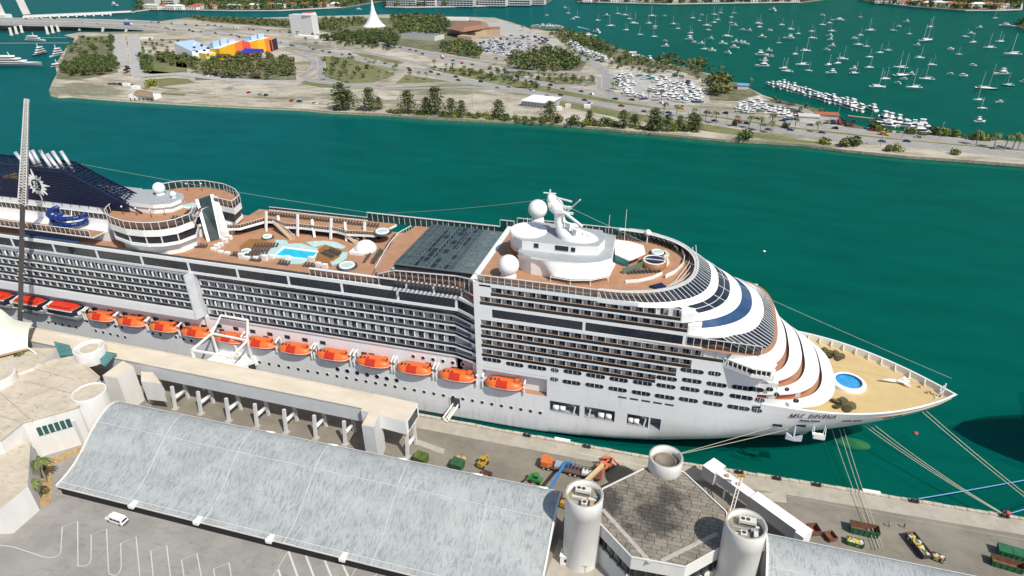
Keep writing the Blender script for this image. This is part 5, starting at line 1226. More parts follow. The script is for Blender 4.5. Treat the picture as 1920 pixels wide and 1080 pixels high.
# shallow pale-green margin, a sloping beach skirt under the water line
P1 = [at(x, y, LZ-0.05) for x, y in shoreS]; P2 = [at(x, y+4.5, -0.25) for x, y in shoreS]
q = MB(); q.strip(P1, P2, streaky('wet_beach', (0.34, 0.30, 0.21), (0.46, 0.42, 0.31), 0.3, (1, 1, 1), 0.9), False); q.build('beach', kind='structure')
P3 = [at(x, y+15, -2.6) for x, y in shoreS]
q = MB(); q.strip(P2, P3, shoalm, False); q.build('shoal', kind='structure')
def patch(pts, mt, name, z): 
    P = [at(x, y, z) for x, y in pts]; q = MB(); q.face(P, mt); o = q.build(name, kind='structure')
    if o.data.polygons[0].normal.z < 0: o.data.flip_normals()
    return o
G1 = [[(272, 150), (320, 146), (352, 148), (366, 155), (300, 163)], [(285, 132), (350, 140), (270, 146)], [(600, 104), (650, 108), (700, 122), (742, 140), (700, 155), (640, 157), (600, 146), (590, 122)], [(660, 98), (700, 103), (760, 116), (750, 120), (690, 112)], [(740, 158), (760, 140), (830, 150), (860, 155), (800, 158)],
      [(800, 128), (870, 128), (960, 145), (1060, 168), (1180, 190), (1300, 205), (1300, 210), (1150, 194), (1040, 178), (940, 160), (850, 140)], [(1000, 148), (1060, 143), (1110, 150), (1120, 158), (1040, 162)], [(265, 100), (350, 120), (352, 142), (280, 138)], [(575, 150), (640, 160), (720, 163), (860, 160), (980, 163), (1000, 165), (860, 163), (700, 167), (600, 164), (560, 156)],
      [(1048, 190), (1200, 214), (1340, 235), (1500, 262), (1560, 268), (1560, 271), (1480, 266), (1300, 243), (1150, 219), (1050, 199)], [(330, 105), (420, 118), (410, 135), (330, 125)], [(1300, 212), (1500, 240), (1700, 262), (1920, 281), (1920, 283), (1700, 265), (1500, 244), (1300, 215)], [(260, 160), (330, 165), (345, 170), (270, 168)], [(305, 173), (350, 176), (345, 180), (300, 177)]]
for g in G1: patch(g, grass, 'grass_patch', LZ+0.012)
scrub = streaky('scrub_ground', (0.10, 0.11, 0.045), (0.22, 0.20, 0.12), 0.06, (1, 1, 1), 0.95, band=[(0.3, (1, 1, 1), (0.05, 0.065, 0.025), 0.5, 0.68, 0.8)])
for k_, g in enumerate(([(600, 34), (830, 32), (905, 40), (850, 80), (900, 96), (900, 112), (820, 98), (740, 84), (600, 58), (400, 42), (350, 35)], [(368, 112), (552, 106), (556, 150), (366, 150)], [(108, 136), (125, 92), (150, 68), (205, 68), (214, 110), (222, 136), (150, 150), (104, 148)], [(950, 104), (1055, 94), (1100, 116), (1085, 138), (950, 138)], [(1030, 60), (1110, 70), (1217, 113), (1333, 141), (1389, 158), (1425, 178), (1380, 190), (1330, 188), (1330, 150), (1240, 130), (1160, 122), (1060, 86)], [(262, 104), (290, 104), (290, 142), (264, 142)], [(600, 104), (705, 128), (700, 154), (640, 157), (592, 142)], [(1425, 180), (1545, 206), (1570, 226), (1640, 243), (1600, 243), (1480, 205)])): patch(g, scrub, 'scrub_patch', LZ+0.006+0.0004*k_)
rz_n = [0]
def rroad(pts, w_, z=None, mt=road, name='road', edge=True, lanes=1):
    rz_n[0] += 1; z = LZ+0.05+0.016*rz_n[0]
    P = [at(x, y, z) for x, y in pts]; P = resn(P, max(8, len(P)*5))
    if edge:
        o = marking([p-Vector((0, 0, 0.008)) for p in P], w_+1.2, conv=False, mt=mat('road_edge_concrete', (0.50, 0.47, 0.41), 0.9, var=0.1, scale=0.3), name='road_shoulder')
    marking(P, w_, conv=False, mt=mt, name=name)
    for k in range(1, lanes):
        off = (k/lanes-0.5)*w_; L = []
        for i, p in enumerate(P):
            a = P[max(0, i-1)]; b_ = P[min(len(P)-1, i+1)]; d = (b_-a).normalized(); L.append(p+Vector((-d.y, d.x, 0))*off+Vector((0, 0, .006)))
        marking(L, 0.25, conv=False, name='lane_line')
    return P
hwyU = rroad([(262, 42), (300, 44), (400, 49), (500, 58), (600, 69), (680, 80), (733, 88), (800, 103), (900, 124), (967, 145), (1033, 160), (1133, 180), (1200, 192), (1300, 206), (1400, 220), (1500, 232), (1600, 245), (1700, 255), (1800, 264), (1920, 275), (2100, 293), (2500, 335)], 13, lanes=4)
hwyL = rroad([(262, 50), (330, 56), (430, 66), (500, 76), (583, 92), (660, 106), (720, 120), (800, 137), (867, 150), (933, 163), (1033, 179), (1133, 196), (1250, 213), (1400, 236), (1500, 248), (1600, 260), (1750, 274), (1920, 291), (2100, 308), (2500, 350)], 14, lanes=4)
rroad([(330, 49), (480, 65), (600, 82), (700, 101), (770, 116), (840, 133)], 9, z=LZ+0.026); rroad([(535, 93), (565, 103), (592, 116), (590, 128), (563, 143), (590, 153), (640, 158), (720, 159), (800, 157), (870, 153), (900, 158)], 7); rroad([(560, 96), (600, 106), (604, 125), (600, 145), (640, 157)], 7, z=LZ+0.034)
rroad([(218, 64), (225, 90), (222, 118)], 16, mt=lot); rroad([(250, 66), (254, 100), (258, 128), (264, 144)], 13, mt=lot); rroad([(262, 142), (340, 138), (420, 148), (560, 158)], 12, mt=lot); rroad([(212, 150), (300, 168), (500, 182), (640, 190)], 8, mt=sand, edge=False)
rroad([(640, 163), (760, 166), (880, 163), (1000, 172)], 6, z=LZ+0.036); rroad([(900, 128), (1000, 134), (1080, 135), (1130, 148), (1128, 165), (1160, 182), (1210, 194)], 9); rroad([(1000, 85), (1060, 98), (1115, 118), (1140, 140), (1140, 165)], 11); rroad([(1000, 160), (1080, 160), (1120, 152)], 6); rroad([(1140, 137), (1250, 132), (1280, 138), (1260, 155)], 9, mt=lot)
rroad([(1420, 190), (1500, 203), (1545, 225)], 6)
rroad([(560, 58), (700, 80), (860, 108), (960, 122), (1060, 138)], 7, z=LZ+0.036)
for pts in ([(880, 82), (930, 70), (985, 75), (1018, 90), (960, 108), (910, 100)], [(1155, 140), (1240, 140), (1300, 150), (1330, 190), (1280, 198), (1160, 170)], [(910, 40), (960, 45), (1000, 60), (960, 72), (930, 62)]): patch(pts, lot, 'paved_lot', LZ+0.02)
patch([(1420, 188), (1480, 192), (1515, 215), (1440, 210)], mat('dark_lot', (0.07, 0.065, 0.06), 0.9), 'paved_lot', LZ+0.022)
patch([(930, 64), (985, 50), (1010, 66), (1060, 82), (1030, 88), (980, 72)], lot, 'paved_lot', LZ+0.024)

# ---- foliage
def leafmat(nm, c): 
    return mat(nm, c, 0.8, var=0.55, scale=0.45, detail=3)
leafs = [leafmat('leaf_deep', (0.055, 0.092, 0.024)), leafmat('leaf_mid', (0.098, 0.140, 0.034)), leafmat('leaf_olive', (0.16, 0.165, 0.05)), leafmat('leaf_bright', (0.24, 0.27, 0.03)), leafmat('leaf_brown', (0.16, 0.13, 0.055))]
bark = mat('bark', (0.13, 0.10, 0.075), 0.9)
def leafcloud(q, c, rx, ry, rz, n, s, mt, rnd, shell=0.55):
    for _ in range(n):
        while True:
            v = Vector((rnd.uniform(-1, 1), rnd.uniform(-1, 1), rnd.uniform(-1, 1)))
            if shell < v.length <= 1: break
        p = Vector((c[0]+v.x*rx, c[1]+v.y*ry, c[2]+v.z*rz))
        a = Vector((rnd.gauss(0, 1), rnd.gauss(0, 1), rnd.gauss(0, 1))).normalized(); nrm = (v+a*0.7).normalized(); u = nrm.cross(Vector((0, 0, 1)) if abs(nrm.z) < .9 else Vector((1, 0, 0))).normalized(); w = nrm.cross(u)
        k = s*rnd.uniform(.6, 1.4); q.face([p-u*k, p+w*k*.8, p+u*k, p-w*k*.6], mt)
def broad(seed, mt, mt2):
    rnd = random.Random(seed); q = MB(); t = MB()
    t.tube((0, 0, 0), (0, 0, 3.0), 0.35, bark, 0.22, n=6, caps=False)
    for k in range(5):
        a = rnd.uniform(0, 6.28); r = rnd.uniform(1.0, 2.8); c = (r*math.cos(a), r*math.sin(a), rnd.uniform(3.4, 5.6)); t.bar((0, 0, 2.4), c, 0.18, 0.18, bark)
        leafcloud(q, c, rnd.uniform(1.8, 2.8), rnd.uniform(1.8, 2.8), rnd.uniform(1.4, 2.1), 46, 0.62, mt if rnd.random() < .7 else mt2, rnd)
    leafcloud(q, (0, 0, 5.2), 2.6, 2.6, 2.0, 60, 0.6, mt, rnd)
    return q.mesh('crown'), t.mesh('trunk')
def pine(seed):
    rnd = random.Random(seed); q = MB(); t = MB(); H = 15
    t.tube((0, 0, 0), (0.5, 0, H*0.95), 0.4, bark, 0.08, n=6, caps=False)
    for k in range(26):
        z = 1.5+k*0.52; R = (1-(z/H))**0.42*4.3*rnd.uniform(.45, 1.3); a = rnd.uniform(0, 6.28)
        for j in range(3):
            a2 = a+j*2.1+rnd.uniform(-.4, .4); c = (R*.75*math.cos(a2), R*.75*math.sin(a2), z+R*.3); t.bar((0, 0, z), c, 0.1, 0.1, bark); leafcloud(q, c, R*.5+.5, R*.5+.5, 1.0, 12, 0.42, leafs[rnd.choice((1, 2, 1, 0))], rnd, .2)
    return q.mesh('crown'), t.mesh('trunk')
def palm(seed):
    rnd = random.Random(seed); q = MB(); t = MB(); H = 7.5; t.tube((0, 0, 0), (0.4, 0.1, H), 0.28, mat('palm_trunk', (0.30, 0.27, 0.22), .9), 0.2, n=6, caps=False)
    for k in range(15):
        a = 2*math.pi*k/15+rnd.uniform(-.2, .2); d = Vector((math.cos(a), math.sin(a), 0)); n_ = Vector((-d.y, d.x, 0)); L = rnd.uniform(2.3, 3.1); e = rnd.uniform(.1, 1.0)
        pts = [Vector((.4, .1, H))+d*L*t_+Vector((0, 0, L*(e*t_-1.15*t_*t_))) for t_ in (0, .3, .6, .85, 1)]; ws = [.1, .42, .45, .3, .05]
        q.strip([p+n_*w for p, w in zip(pts, ws)], pts, leafs[1], False); q.strip(pts, [p-n_*w-Vector((0, 0, .1)) for p, w in zip(pts, ws)], leafs[2], False)
    return q.mesh('crown'), t.mesh('trunk')
def bush(seed, mt, mt2):
    rnd = random.Random(seed); q = MB()
    for k in range(6):
        a = rnd.uniform(0, 6.28); r = rnd.uniform(0, 1.6); leafcloud(q, (r*math.cos(a), r*math.sin(a), rnd.uniform(.8, 1.7)), 1.5, 1.5, 1.3, 40, 0.36, mt if rnd.random() < .6 else mt2, rnd)
    return q.mesh('shrub')
BM = [broad(1, leafs[0], leafs[1]), broad(2, leafs[1], leafs[2]), broad(3, leafs[2], leafs[1]), broad(4, leafs[1], leafs[0]), broad(5, leafs[3], leafs[1]), broad(6, leafs[4], leafs[2])]
PM = [pine(1), pine(2), pine(3)]; KM = [palm(1), palm(2)]; SM = [bush(1, leafs[1], leafs[0]), bush(2, leafs[3], leafs[1]), bush(3, leafs[2], leafs[1])]
def plant_tree(name, ms, p, s, label, cat, group, parts=True, rz=None):
    rz = random.random()*6.28 if rz is None else rz
    if parts:
        t = thing(name, label, cat, p, rz, group, s); link('crown', ms[0], t); link('trunk', ms[1], t); return t
    return link(name, ms if not isinstance(ms, tuple) else ms[0], None, label, cat, group, None, p, rz, s)
def area_poly(P): return abs(sum(P[i].x*P[(i+1) % len(P)].y-P[(i+1) % len(P)].x*P[i].y for i in range(len(P))))/2
def scatter(pts, spacing, z=LZ, rnd=random):
    P = [at(x, y, z) for x, y in pts]; x0 = min(p.x for p in P); x1 = max(p.x for p in P); y0 = min(p.y for p in P); y1 = max(p.y for p in P); out = []; poly = [(p.x, p.y) for p in P]
    y = y0
    while y < y1:
        x = x0
        while x < x1:
            c = (x+rnd.uniform(-.45, .45)*spacing, y+rnd.uniform(-.45, .45)*spacing)
            if inside(c, poly): out.append(Vector((c[0], c[1], z)))
            x += spacing
        y += spacing
    return out
random.seed(99)
pool_pts = []
WOODS = [([(380, 116), (410, 112), (470, 108), (530, 112), (552, 125), (552, 146), (480, 150), (400, 146), (366, 138)], 11, (1, 2, 2, 3, 5), .85, 'broad tree in the dense grove in front of the orange museum'),
         ([(300, 105), (345, 112), (375, 118), (365, 132), (318, 122), (300, 118)], 10, (0, 1, 2), .9, 'bushy tree beside the pale blue end of the museum'),
         ([(112, 140), (125, 120), (150, 115), (215, 112), (225, 128), (215, 137), (150, 146)], 8, (1, 3, 1), .8, 'green tree on the western tip of the island'),
         ([(122, 110), (140, 75), (170, 68), (200, 75), (190, 100), (150, 108)], 17, (0, 1, 4), .6, 'small tree among the sandy plots near the bridge'),
         ([(205, 70), (212, 70), (214, 120), (206, 118)], 9, (0, 1), .8, 'roadside tree by the western car park'), ([(262, 108), (280, 112), (285, 138), (268, 138)], 8, (0, 1), .9, 'tree beside the north-south street'),
         ([(600, 78), (640, 66), (690, 60), (740, 58), (745, 92), (700, 86)], 10, (0, 0, 1), 1.0, 'dark tree in the park behind the white spire'),
         ([(735, 34), (780, 32), (830, 34), (845, 50), (830, 72), (770, 72), (740, 58)], 11, (0, 1, 5, 4), 1.25, 'large round tree in the park right of the white spire'),
         ([(600, 36), (690, 36), (690, 44), (640, 56), (600, 50)], 11, (0, 1), .9, 'tree in the park left of the white spire'),
         ([(828, 84), (870, 80), (905, 92), (902, 110), (860, 104), (830, 98)], 8, (0, 0, 1), 1.0, 'dark tree in the clump left of the full car park'),
         ([(955, 108), (1010, 96), (1050, 98), (1095, 116), (1080, 134), (1010, 136), (955, 126)], 9, (1, 2, 5, 1), 1.1, 'round tree in the grove right of the full car park'),
         ([(1040, 58), (1066, 60), (1110, 72), (1140, 90), (1160, 104), (1120, 98), (1070, 78)], 9, (0, 1, 3), .9, 'waterside tree along the curved north shore'),
         ([(1165, 108), (1210, 112), (1220, 122), (1180, 124), (1150, 118)], 10, (0, 2), .8, 'tree between the marina car parks'), ([(1230, 112), (1265, 106), (1280, 125), (1240, 124)], 9, (0, 1), .9, 'tree on the knoll above the boatyard'),
         ([(1285, 118), (1320, 116), (1334, 138), (1300, 140)], 9, (0, 3), .95, 'waterside tree on the point right of the boatyard'),
         ([(1320, 156), (1350, 150), (1368, 160), (1366, 180), (1330, 182)], 8, (1, 0), 1.5, 'big spreading tree at the end of the boatyard'),
         ([(605, 108), (645, 112), (700, 132), (690, 150), (620, 150), (605, 130)], 15, (0, 1, 2), .85, 'tree on the lawn inside the ramp loop'),
         ([(350, 34), (480, 38), (600, 48), (640, 52), (600, 56), (480, 46), (380, 40)], 8, (0, 1), .8, 'tree in the long hedge beyond the causeway')]
ntree = 0
def sub(p, pts):
    P = [at(x, y, LZ) for x, y in pts]; x0 = min(q_.x for q_ in P); x1 = max(q_.x for q_ in P); y0 = min(q_.y for q_ in P); y1 = max(q_.y for q_ in P)
    u = (p.x-x0)/(x1-x0+1e-6); v = (p.y-y0)/(y1-y0+1e-6)
    return ', %s %s' % ('near' if v < .5 else 'far', 'left part' if u < .33 else ('middle' if u < .67 else 'right part'))
for pts, sp, kinds, s, lab in WOODS:
    for p in scatter(pts, sp):
        if ntree >= 290: pool_pts.append((p, kinds, s)); continue
        k = random.choice(kinds); plant_tree('broadleaf_tree', BM[k], p, s*random.uniform(.95, 1.5), lab+sub(p, pts), 'tree', lab.replace('tree', 'trees')); ntree += 1
# far wooded islands
FAR = [[(247, 24), (258, 21), (290, 17), (340, 18), (430, 20), (520, 20), (640, 14), (760, -6), (760, -30), (240, -30), (262, 8)], [(723, 13), (760, 14), (833, 13), (920, 11), (1023, 5), (1040, -4), (1040, -40), (700, -40)], [(1083, 3), (1150, 5), (1250, 7.5), (1330, 6.5), (1389, 5.5), (1500, 4), (1560, -4), (1500, -30), (1083, -30)], [(1614, 0), (1660, 7), (1712, 12.5), (1760, 16), (1809, 19.5), (1870, 19.5), (1914, 18), (1916, 6), (1890, -30), (1610, -30)], [(1908, 50), (1925, 56), (2000, 60), (2000, 38), (1914, 42)]]
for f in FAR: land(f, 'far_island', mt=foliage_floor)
stuff = MB(); rnd = random.Random(5)
def treeblob(p, s, mt):
    for k in range(3): leafcloud(stuff, (p.x+rnd.uniform(-2, 2)*s, p.y+rnd.uniform(-2, 2)*s, p.z+rnd.uniform(2.5, 5)*s), 3*s, 3*s, 2.4*s, 16, 1.1*s, mt, rnd, .5)
for p, kinds, s in pool_pts: treeblob(p, s, leafs[random.choice((0, 1, 2))])
for f in FAR:
    for p in scatter([(max(-60, min(1980, x)), max(-14, y)) for x, y in f], 15): 
        if random.random() < .82: treeblob(p, 1.5, leafs[random.choice((0, 0, 1, 1, 2))])
for pts, sp in (([(800, 130), (900, 134), (1040, 168), (1030, 172), (880, 144)], 9), ([(1000, 90), (1060, 88), (1130, 112), (1140, 124), (1080, 110)], 14), ([(1190, 128), (1300, 130), (1310, 140), (1200, 140)], 14), ([(150, 75), (200, 78), (200, 108), (140, 112)], 20), ([(265, 72), (345, 76), (350, 104), (265, 98)], 18), ([(560, 60), (700, 84), (740, 96), (640, 86)], 10), ([(1020, 60), (1110, 72), (1217, 114), (1280, 128), (1240, 134), (1130, 106), (1060, 84)], 11), ([(1425, 182), (1545, 208), (1560, 224), (1500, 214)], 10), ([(262, 100), (350, 106), (352, 116), (270, 118)], 10), ([(1100, 118), (1160, 124), (1330, 152), (1320, 160), (1200, 136)], 13), ([(900, 128), (1000, 140), (1120, 150), (1120, 160), (1000, 152)], 9), ([(390, 40), (520, 45), (640, 55), (640, 60), (520, 50)], 7)):
    for p in scatter(pts, sp): treeblob(p, .62, leafs[random.choice((0, 1, 1, 2))])
stuff.build('distant_woodland', label='distant dark green woodland covering the far islands and verges', cat='woodland', kind='stuff')
# palms
PALMS = [([(700, 166-12), (712, 152), (690, 130), (660, 118), (657, 120)], 0)]
pl = [(655, 118), (662, 122), (694, 130), (702, 128), (740, 138), (745, 133), (712, 145), (728, 148), (770, 150), (785, 148), (800, 150), (640, 150), (625, 148), (610, 150), (655, 155), (815, 128), (838, 132), (850, 134), (870, 140), (884, 143), (905, 146), (935, 150), (960, 158), (545, 68), (560, 70), (575, 82), (595, 92), (620, 86), (635, 62), (1010, 150), (1020, 152), (1040, 155), (1048, 158), (1062, 152), (1078, 158), (1092, 160), (1104, 162), (1110, 158), (1150, 172), (1157, 168), (905, 148), (1245, 214), (1268, 218), (1302, 224), (1322, 228), (1342, 232), (1382, 238), (1404, 241), (1425, 246), (1446, 250), (1490, 244), (1532, 249), (1445, 238), (1830, 272), (1863, 277), (1882, 282), (1898, 279), (1908, 282), (1290, 128), (1300, 126), (1312, 128), (1350, 140), (1406, 162), (1150, 120), (1165, 118), (1180, 120), (1200, 122), (1222, 126), (980, 58), (995, 62), (1185, 130), (1210, 132), (1240, 134), (1260, 136), (130, 98), (140, 96), (152, 92), (165, 96), (178, 88), (930, 122), (950, 126), (970, 128), (990, 130), (1275, 142), (1240, 190), (1215, 186)]
for i, (x, y) in enumerate(pl):
    s = 1.0 if x < 1240 else (1.35 if x > 1800 else 1.12)
    plant_tree('palm_tree', KM[i % 2], at(x, y, LZ), s*random.uniform(.85, 1.1), 'tall palm at the right edge behind the causeway' if x > 1800 else ('palm with grey trunk in the row along the causeway' if x > 1240 else 'small palm on %s' % ('the lawn inside the ramps' if 590 < x < 760 else ('the sandy western plots' if x < 300 else ('the verge between carriageways' if y > 125 and x < 980 else ('the round verge below the grove' if 980 <= x < 1120 and y > 140 else 'the lots by the north shore'))))), 'palm tree', 'palms at the right edge' if x > 1800 else ('palms along the causeway' if x > 1240 else 'palms on the verges'))
# shoreline casuarinas and shrubs
for i, (x, y, s) in enumerate([(643, 207, 1.15), (655, 206, .85), (694, 208, .95), (711, 206, .55), (766, 213, .95), (817, 214, 1.1), (800, 214, .7), (847, 216, .7), (866, 217, .62), (935, 222, .75), (1030, 228, .8), (1105, 234, .55), (1168, 241, .7), (1190, 238, .5), (1226, 246, .85), (1232, 246, .6), (1250, 246, .62), (1273, 244, .55), (1297, 246, .7), (1305, 247, .62)]):
    plant_tree('casuarina_tree', PM[i % 3], at(x, y, LZ-.3), (s*1.95, s*1.95, s*1.22), '%s feathery pine-like tree from the left along the near shore' % ORD(i), 'tree', 'casuarinas along the near shore')
sh_ = [(630, 208, 1), (671, 207, .7), (733, 212, .8), (742, 213, .8), (750, 213, .7), (785, 214, .9), (832, 216, .8), (855, 217, 1.), (880, 218, .8), (895, 219, .9), (908, 220, 1.), (925, 222, .9), (950, 223, 1.1), (968, 224, 1.), (985, 226, .9), (1000, 227, .8), (1020, 229, 1.2), (1047, 231, 1.6), (1075, 233, 1.7), (1100, 235, 1.3), (1115, 236, 1.2), (1138, 236, 1.5), (1152, 237, 1.1), (1190, 230, 1.3), (1215, 244, 1.2), (1260, 246, 1.2), (1285, 247, 1.1), (1395, 261, 1.7), (1547, 270, 1.2), (1585, 274, 1.5), (1602, 275, 1.4), (1680, 284, 1.2), (1665, 283, 1.0), (1635, 244, 1.5), (1650, 246, 1.2), (1710, 251, 1.2), (1755, 254, 1.5), (1772, 255, 1.4), (1790, 257, 1.3), (1828, 262, 1.2), (1845, 263, 1.2), (1470, 240, 1.), (1380, 236, .8), (282, 163, 1.8), (1368, 170, 1.0), (1240, 150, 1), (1792, 290, 1.0)]
for i, (x, y, s) in enumerate(sh_):
    plant_tree('shrub', SM[i % 3], at(x, y, LZ-.2), s*1.45, 'low green shrub on the near shore, '+('left of the white warehouse' if x < 970 else ('below the white warehouse' if x < 1060 else ('between warehouse and causeway bend' if x < 1330 else 'on the bare bank at right'))) if y > 200 else 'rounded shrub away from the shore', 'shrub', 'shrubs on the near shore' if y > 200 else 'inland shrubs', parts=False)

random.seed(61); belt = MB(); rnd = random.Random(9)
for k in range(120):
    x = rnd.uniform(725, 1312) if k < 100 else rnd.uniform(1640, 1860)
    if k < 100: y = (212+(x-725)*.0667 if x < 1100 else 237+(x-1100)*.06)+rnd.uniform(-3.5, 0.5)
    else: y = 246+(x-1640)*.08+rnd.uniform(-1, 1)
    p = at(x, y, LZ-.2); s_ = rnd.uniform(.45, 1.0)
    for j in range(3): leafcloud(belt, (p.x+rnd.uniform(-1.5, 1.5), p.y+rnd.uniform(-1, 1), p.z+1.2*s_), 2.2*s_, 2.0*s_, 1.9*s_, 34, .42, leafs[rnd.choice((0, 1, 1, 2, 3))], rnd, .4)
belt.build('shore_thicket', label='tangled green thicket along the near shore of the island', cat='thicket', kind='stuff')
# ---- far buildings
def bld(name, label, cat, base, h, wall, roof, z=LZ, over=0.0, rh=0.0):
    """base: four px points on the ground"""
    P = [at(x, y, z) for x, y in base]; t = thing(name, label, cat); q = MB(); q.obox([(p.x, p.y) for p in P], z-0.2, z+h, wall); q.build('wall', t)
    cx = sum(p.x for p in P)/len(P); cy = sum(p.y for p in P)/len(P); k = 1.0+over; q = MB(); B = [Vector((cx+(p.x-cx)*k, cy+(p.y-cy)*k, z+h)) for p in P]
    if rh: 
        T = [Vector((cx+(p.x-cx)*.4, cy+(p.y-cy)*.4, z+h+rh)) for p in P]
        for i in range(len(B)): q.face([B[i], B[(i+1) % len(B)], T[(i+1) % len(B)], T[i]], roof)
        q.face(T, roof)
    else: q.obox([(b.x, b.y) for b in B], z+h, z+h+0.5, roof)
    q.build('roof', t); return t, P
brown = mat('brown_roof', (0.30, 0.15, 0.09), 0.8); sandw = mat('sand_wall', (0.45, 0.33, 0.22), 0.8); redr = mat('terracotta', (0.42, 0.13, 0.06), 0.8, var=.2); pale = mat('pale_wall', (0.58, 0.56, 0.52), 0.8)
def rect_px(a, b_, depth, z=LZ):
    """ground rectangle from near edge a-b (px), going away by depth metres"""
    A = at(*a, z); B = at(*b_, z); d = (B-A).normalized(); n_ = Vector((-d.y, d.x, 0)); return A, B, n_
def box_from(a, b_, depth, h0, h1, wall, roof=None, name='wall', parent=None, z=LZ):
    A, B, n_ = rect_px(a, b_, depth, z); q = MB(); q.obox([(A.x, A.y), (B.x, B.y), (B.x+n_.x*depth, B.y+n_.y*depth), (A.x+n_.x*depth, A.y+n_.y*depth)], z+h0, z+h1, wall, roof); return q.build(name, parent), A, B, n_
t = thing('warehouse', 'low warehouse with bright white roof on the sandy lot by the shore', 'warehouse')
_, A, B, n_ = box_from((978, 198), (1028, 204), 22, 0, 4.2, mat('grey_blue_wall', (0.35, 0.38, 0.42), .7), None, 'wall', t); o, *_ = box_from((976, 199), (1030, 205), 24, 4.2, 4.6, white2, None, 'roof', t)
q = MB()
for i in range(1, 9): p = A.lerp(B, i/9)-n_*0.05; q.bar(p, p+Vector((0, 0, 4.2)), 0.3, 0.2, white2)
q.build('wall_rib', t)
# colourful museum
mus = thing('museum', 'large museum with orange and yellow folded front and pale blue roofs', 'museum')
cols = [(0.78, 0.42, 0.01), (0.85, 0.37, 0.01), (0.80, 0.20, 0.03), (0.72, 0.08, 0.05), (0.82, 0.33, 0.02), (0.85, 0.42, 0.01), (0.82, 0.2, 0.03)]
A = at(415, 112, LZ); B = at(513, 96, LZ); d = (B-A); n_ = Vector((-d.y, d.x, 0)).normalized()
hs = [12, 13.5, 15.0, 17.0, 14.0, 15, 15, 16]
for i in range(7):
    a = A+d*(i/7); b_ = A+d*((i+1)/7); off = n_*(1.6 if i % 2 else 0); c_ = mat('museum_panel_%s' % 'abcdefg'[i], cols[i], 0.6, var=.04)
    q = MB(); q.obox([(a.x+off.x, a.y+off.y), (b_.x, b_.y), (b_.x+n_.x*20, b_.y+n_.y*20), (a.x+n_.x*20, a.y+n_.y*20)], LZ, [LZ+hs[i], LZ+hs[i+1], LZ+hs[i+1]-2, LZ+hs[i]-2], c_, white2); q.build('front_panel', mus)
lb = mat('pale_blue_roof', (0.38, 0.52, 0.68), .6, var=.1); lb2 = mat('mid_blue_roof', (0.18, 0.36, 0.62), .6)
for i in range(7):
    a = A+n_*12+d*((i+.1)/7); b_ = A+n_*12+d*((i+.9)/7); q = MB(); k = 3+2.5*math.sin(i*1.3+.5); q.obox([(a.x, a.y), (b_.x, b_.y), (b_.x+n_.x*18, b_.y+n_.y*18), (a.x+n_.x*18, a.y+n_.y*18)], LZ, [LZ+14+k, LZ+15+k, LZ+9, LZ+9], lb2 if i in (4,) else lb); q.build('blue_roof', mus)
q = MB(); a = at(388, 113, LZ); b_ = at(414, 110, LZ); q.obox([(a.x, a.y), (b_.x, b_.y), (b_.x+n_.x*14, b_.y+n_.y*14), (a.x+n_.x*14, a.y+n_.y*14)], LZ, LZ+7, mat('soft_yellow', (0.75, 0.60, 0.16), .7), white2); q.build('yellow_wing', mus)
q = MB(); a = at(363, 112, LZ); b_ = at(400, 108, LZ); q.obox([(a.x, a.y), (b_.x, b_.y), (b_.x+n_.x*34, b_.y+n_.y*34), (a.x+n_.x*34, a.y+n_.y*34)], LZ, [LZ+9, LZ+10, LZ+17, LZ+16], white2, lb); q.build('blue_wing', mus)
q = MB()
for x, y in ((364, 88), (378, 84), (390, 90), (369, 96), (383, 94)): p = at(x, y, LZ+13.5); q.box(p.x-.9, p.x+.9, p.y-1.2, p.y+1.2, LZ+12.4, LZ+14.0, navy)
q.build('skylight', mus, kind='stuff')
q = MB(); a = at(361, 112, LZ); q.face([(a.x, a.y, LZ), (a.x-9, a.y+3, LZ), (a.x-8, a.y+20, LZ+17)], white2); q.face([(a.x-8.2, a.y+20, LZ+17), (a.x-9.2, a.y+3, LZ), (a.x-9, a.y+21, LZ)], white2); q.build('white_fin', mus)
q = MB(); a = at(510, 97, LZ); b_ = at(522, 92, LZ); q.obox([(a.x, a.y), (b_.x, b_.y), (b_.x+n_.x*20, b_.y+n_.y*20), (a.x+n_.x*20, a.y+n_.y*20)], LZ, LZ+13, navy, mat('orange_roof', (.75, .3, .08), .6)); q.build('dark_entrance', mus)
q = MB(); c = at(468, 107, LZ); q.obox([(c.x-16, c.y-3), (c.x+14, c.y-1), (c.x+14, c.y+9), (c.x-14, c.y+9)], LZ+4, [LZ+4.3, LZ+4.3, LZ+8, LZ+8], mat('blue_tent', (.01, .04, .35), .6)); q.build('blue_tent', mus)
# tower block with red top, spire, brown-roofed hall
t = thing('screen_tower', 'tall plain white block with red strip on top beside the causeway', 'building'); o, A, B, n_ = box_from((547, 63), (588, 65), 14, 0, 25, mat('tower_white', (.62, .62, .60), .7), None, 'wall', t); o, *_ = box_from((572, 64.7), (588, 65.2), 14.2, 25, 28, white2, mat('red_roof', (.5, .05, .04), .7), 'roof_box', t); o, *_ = box_from((552, 70), (590, 73), 8, 0, 3, white2, None, 'podium', t)
sp = at(702, 49, LZ); t = thing('white_spire', 'tall white tent-shaped spire rising to a fine point above the park', 'spire'); q = MB(); H = 44
q.lathe((sp.x, sp.y, LZ), [(17, 0), (13, 3.2), (9.5, 7.5), (6, 14), (3.4, 22), (1.6, 31), (.5, 40), (.05, H)], white2, 10, False); q.build('sail', t); q = MB(); q.tube((sp.x, sp.y, LZ+H-2), (sp.x, sp.y, LZ+H+4), .25, grey, n=6); q.build('tip', t)
t = thing('arena_hall', 'wide hall with stepped brown roof and tan walls beside the full car park', 'hall')
